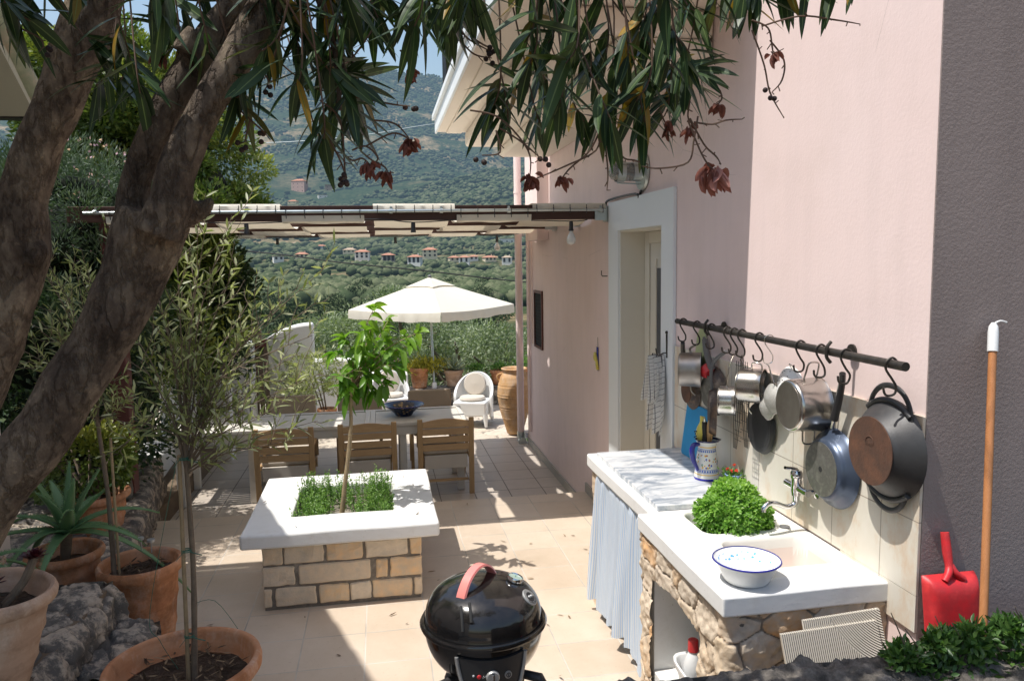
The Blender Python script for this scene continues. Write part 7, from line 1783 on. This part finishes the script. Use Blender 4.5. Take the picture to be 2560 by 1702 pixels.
# overhead limbs (just above the frame)
m=MB()
limbs=[([(300,-90,22,.05),(380,-130,20,.1),(480,-130,17,.15),(600,-120,15,.2),(720,-110,12,.2),(850,-100,8,.15),(930,-90,5,.1)],1.6),([(340,-95,26,.05),(400,-60,16,.2),(470,-60,12,.3),(560,-50,9,.3)],1.6),([(266,-40,20,.03),(200,-110,16,.1),(90,-140,12,.2),(-20,-130,9,.3)],1.6),([(300,-60,22,.05),(312,-20,10,.03),(326,20,7,.03),(336,60,6,.03),(340,110,5,.03)],1.6)]
for pts,Y in limbs: P,R_=tubepx(pts,Y); m.tube(P,R_,10,sub=6,jit=.15)
m.build('branch','bark',ol,smooth=True)
# whorls of leaves: (px,py, direction degrees in the picture plane (0 right, 90 down), size)
WH=[(300,14,85,1),(322,0,110,1),(345,2,70,1),(366,12,120,.95),(384,4,80,1),(412,2,100,1),(436,0,60,1),(298,62,75,1),(322,72,110,.95),(312,40,60,.9),(268,48,95,.95),(224,20,100,.9),(210,60,80,.8),(342,60,95,.9),(380,28,75,.85),(455,6,110,.9),(478,4,70,.9),(5,10,75,1),(18,22,60,1),(30,28,55,.9),(8,40,80,.9),(48,-2,50,1),(75,-8,110,.8),(5,-10,40,1),
(112,52,100,.9),(120,88,95,.9),(96,92,115,.95),(131,68,80,.9),(108,60,40,.9),(140,100,70,.8),(160,20,95,1),(150,5,130,.9),(185,12,40,1),(200,-5,60,1),(165,38,150,.9),(178,60,100,.8),
(232,108,110,.85),(248,86,150,.9),(262,58,120,.9),(272,30,140,1),(290,14,60,1),(262,8,100,.9),(300,40,95,.9),(318,58,60,1),(330,82,80,1),(296,92,100,.9),
(356,86,15,1.1),(352,92,40,1.05),(350,96,75,1.05),(346,84,-20,.9),(350,100,100,1.),(334,120,85,1),(324,146,100,.9),(322,150,60,.9),(354,132,70,.8),
(248,120,80,.8),(330,10,100,1),(350,20,70,1),(372,14,100,.9),(392,8,60,.9),(402,24,100,.9),(414,34,95,.9),(430,18,75,.95),(446,10,100,1),(452,30,95,.9),(470,16,80,.9),
(505,96,160,1.05),(494,112,110,.95),(508,128,85,.95),(524,50,115,1),(530,70,95,1.1),(545,90,85,1.1),(548,50,100,1),(560,110,95,1.1),(566,70,110,1.1),(578,40,85,1.1),(590,88,90,1.15),(596,120,110,1),(584,128,70,1),(606,60,100,1.1),(616,96,95,1.1),(612,130,85,1.05),(628,70,80,1.1),(640,40,100,1.1),(636,108,100,1.1),(622,-10,90,1),
(652,86,95,1.1),(664,110,115,1),(668,70,85,1.1),(676,90,80,1.1),(690,60,70,1.),(700,78,20,.95),(704,84,45,.95),(690,96,60,1.),(682,40,90,1.1),(655,20,110,1),(600,8,100,1.1),(570,6,120,1),(540,4,90,1.1),(668,6,70,1),(700,20,60,1),(716,12,85,1),(745,14,75,1),(760,8,95,.9),(790,-4,80,.95),(812,-12,100,.9),(838,-18,70,.9),(858,-14,50,.8),(735,-6,100,1),
(646,134,90,.9),(660,128,100,.9),(540,130,60,.8),(470,-4,120,.9),
(522,-10,100,1),(560,-20,90,1),(600,-20,90,1),(650,-20,95,1),(690,-14,80,1)]
rg=random.Random(11)
parts=[];tw=MB()
def pdir(px,py,Y,ang):
    a=math.radians(ang); e=ony(px+40*math.cos(a),py+40*math.sin(a),Y)-ony(px,py,Y); return e.normalized()
def whorl(px,py,ang,s,Y):
    c=ony(px,py,Y); ax=pdir(px,py,Y,ang); ax=(ax+Vector((0,rg.uniform(-.5,.5),0))).normalized()
    n=rg.randint(6,9); stem=.075*s
    up=c-ax*stem
    P=[];D=[];U=[];Ls=[]
    for i in range(n):
        f=i/n; a=i*2.1+rg.random()*.5; o=ax.orthogonal().normalized(); o=Matrix.Rotation(a,3,ax)@o; sp=rg.uniform(.4,1.6)*(1.15-.4*f)
        d_=(ax+o*sp).normalized(); P.append((up+(c-up)*(f**.7))[:]); D.append(d_[:]); U.append((o-ax*.3+Vector((0,0,.2)))[:]); Ls.append(.115*s*rg.uniform(.75,1.2))
    n=len(P); parts.append(leaves(np.array(P),np.array(D),np.array(U),np.array(Ls),.0245*s*(.85+.3*RNG.random(n)),seg=8,shape='lance',droop=rg.uniform(.0,.12)+.14*RNG.random(n),curl=RNG.normal(size=n)*.13,fold=.10,tint=RNG.random(n)))
    top=up-ax*.10+Vector((-.03,rg.uniform(-.05,.1),.14)); tw.tube([c,up,top,top+Vector((-.06,.03,.16))],[.0013,.0017,.002,.0022],6,sub=4)
for (px,py,ang,s) in WH: whorl(px,py-7,ang+rg.uniform(-12,12),s*rg.uniform(.78,1.),rg.uniform(1.42,1.78))
# canopy above the frame, which throws the dappled shade
for k in range(72):
    px=rg.uniform(-250,800) if k<42 else rg.uniform(-250,300); py=rg.uniform(-380,-130); whorl(px,py,rg.uniform(30,150),1.,rg.uniform(1.25,2.1))
leafobj('foliage',parts,'oleander_leaf',ol,smooth=True); tw.build('twigs','twig',ol,smooth=True)
# seed stalks, berries, dried flowers
stalks=[([(352,150),(366,146),(378,158),(369,166)],1.55,'f'),([(366,146),(392,133),(408,138),(410,142)],1.55,'f'),([(374,120),(396,124),(412,142)],1.55,'f'),([(340,150),(352,160),(362,158),(370,164)],1.5,'f'),([(360,150),(372,160),(384,166),(388,172)],1.5,'f'),
([(470,110),(500,118),(528,150),(530,176)],1.5,'f'),([(600,128),(596,150),(565,166),(532,180)],1.5,'f'),([(600,130),(590,150),(570,168),(562,178)],1.52,'f'),([(604,128),(606,150),(608,172),(607,190)],1.5,''),([(604,130),(622,156),(634,160),(648,164)],1.5,''),
([(688,120),(700,150),(708,164),(714,170)],1.45,'F'),([(690,118),(704,144),(716,156),(720,162)],1.45,''),([(694,122),(712,124),(726,120),(742,119)],1.5,''),([(698,116),(694,140),(688,162),(660,168),(642,166)],1.45,''),
([(752,20),(768,28),(772,46),(773,54)],1.5,'f'),([(752,30),(764,64),(770,92),(783,116)],1.5,''),([(770,40),(784,60),(782,80),(772,92)],1.5,'b'),([(762,26),(800,16),(836,20),(860,24)],1.5,''),([(690,100),(688,116),(692,124),(690,128)],1.5,'f'),([(660,110),(664,120),(668,126)],1.5,'f'),([(720,90),(722,98),(718,104)],1.55,'f'),
([(400,50),(410,60),(411,66),(411,72)],1.6,'f'),([(372,30),(362,45),(350,60),(340,66)],1.6,'b'),([(320,100),(340,120),(345,170),(346,178)],1.55,'b'),([(250,120),(246,136),(245,142)],1.6,'b'),([(240,110),(262,130),(266,134)],1.6,'b'),([(352,96),(392,104),(410,106)],1.55,'b'),([(460,30),(470,40),(492,52)],1.6,'b'),([(470,36),(486,46),(494,46)],1.6,'b'),([(460,40),(474,54),(492,58)],1.6,'b'),
([(330,140),(340,160),(346,176),(347,178)],1.5,'b'),([(500,128),(522,142),(544,161)],1.5,'b'),([(496,130),(500,152),(482,155)],1.5,'b'),([(20,28),(40,38),(44,48)],1.7,'b'),([(150,30),(158,44),(160,54)],1.6,'f'),([(262,70),(268,80),(266,88)],1.6,'b')]
fl=[]
for pts,Y,k in stalks:
    tw=MB(); P=[ony(x,y,Y) for x,y in pts]; tw.tube(P,[.0019]*(len(P)-1)+[.001],5,sub=5)
    c,_=catmull(P,[0]*len(P),5)
    for q in c[3::3]:
        tw.tube([q,q+Vector((rg.uniform(-.012,.012),rg.uniform(-.01,.01),rg.uniform(-.012,.006)))],.0012,4)
    tw.build('seed_stalk','twig',ol,smooth=True)
    e=P[-1]
    if 'b' in k:
        for _ in range(3): MB().sphere(e+Vector((rg.uniform(-.014,.014),rg.uniform(-.01,.01),rg.uniform(-.014,.006))),.0055,7).build('berry','berry',ol,smooth=True)
    if k in('f','F'):
        s_=1.35 if k=='F' else .72; n=20 if k=='F' else 12
        D=rdir(n); D[:,2]=-abs(D[:,2])*.9-.55; leafobj('dried_flower',[leaves(np.repeat(np.array(e)[None],n,0)+RNG.normal(size=(n,3))*.005*s_,D,rdir(n),.026*s_*(.6+.7*RNG.random(n)),.013*s_,seg=5,shape='oval',curl=.35,fold=.8,droop=.25,tint=np.clip(RNG.random(n)*.6+(.4 if k=='F' else 0),0,1))],'dry_flower',ol,smooth=True)

# ================================================================ fallen leaves on the patio
n=64; X=RNG.random(n)*3.2-1.6; Y=RNG.random(n)**1.3*3.9+2.55; z=np.full(n,.006); 
keep=~((X>-.80)&(X<.24)&(Y>4.58)&(Y<5.7))&~((X>1.1)&(Y<4.4)); P=np.stack([X,Y,z],-1)[keep]; n=len(P); D=rdir(n); D[:,2]*=.06; U=rdir(n,4.)
P=np.concatenate([P,np.array([[-.55,4.66,.508],[.2,4.75,.508],[-.8,5.2,.508],[.12,5.6,.508]])]); D=np.concatenate([D,rdir(4)*np.array([1,1,.05])]); U=np.concatenate([U,rdir(4,4.)]); n=len(P)
setp(leafobj('fallen_leaves',[leaves(P,D,U,.018+.05*RNG.random(n)**2,.006+.008*RNG.random(n),seg=3,curl=.12,tint=RNG.random(n))],'litter_leaf'),'dry leaves scattered over the patio tiles','leaves',None,'stuff')
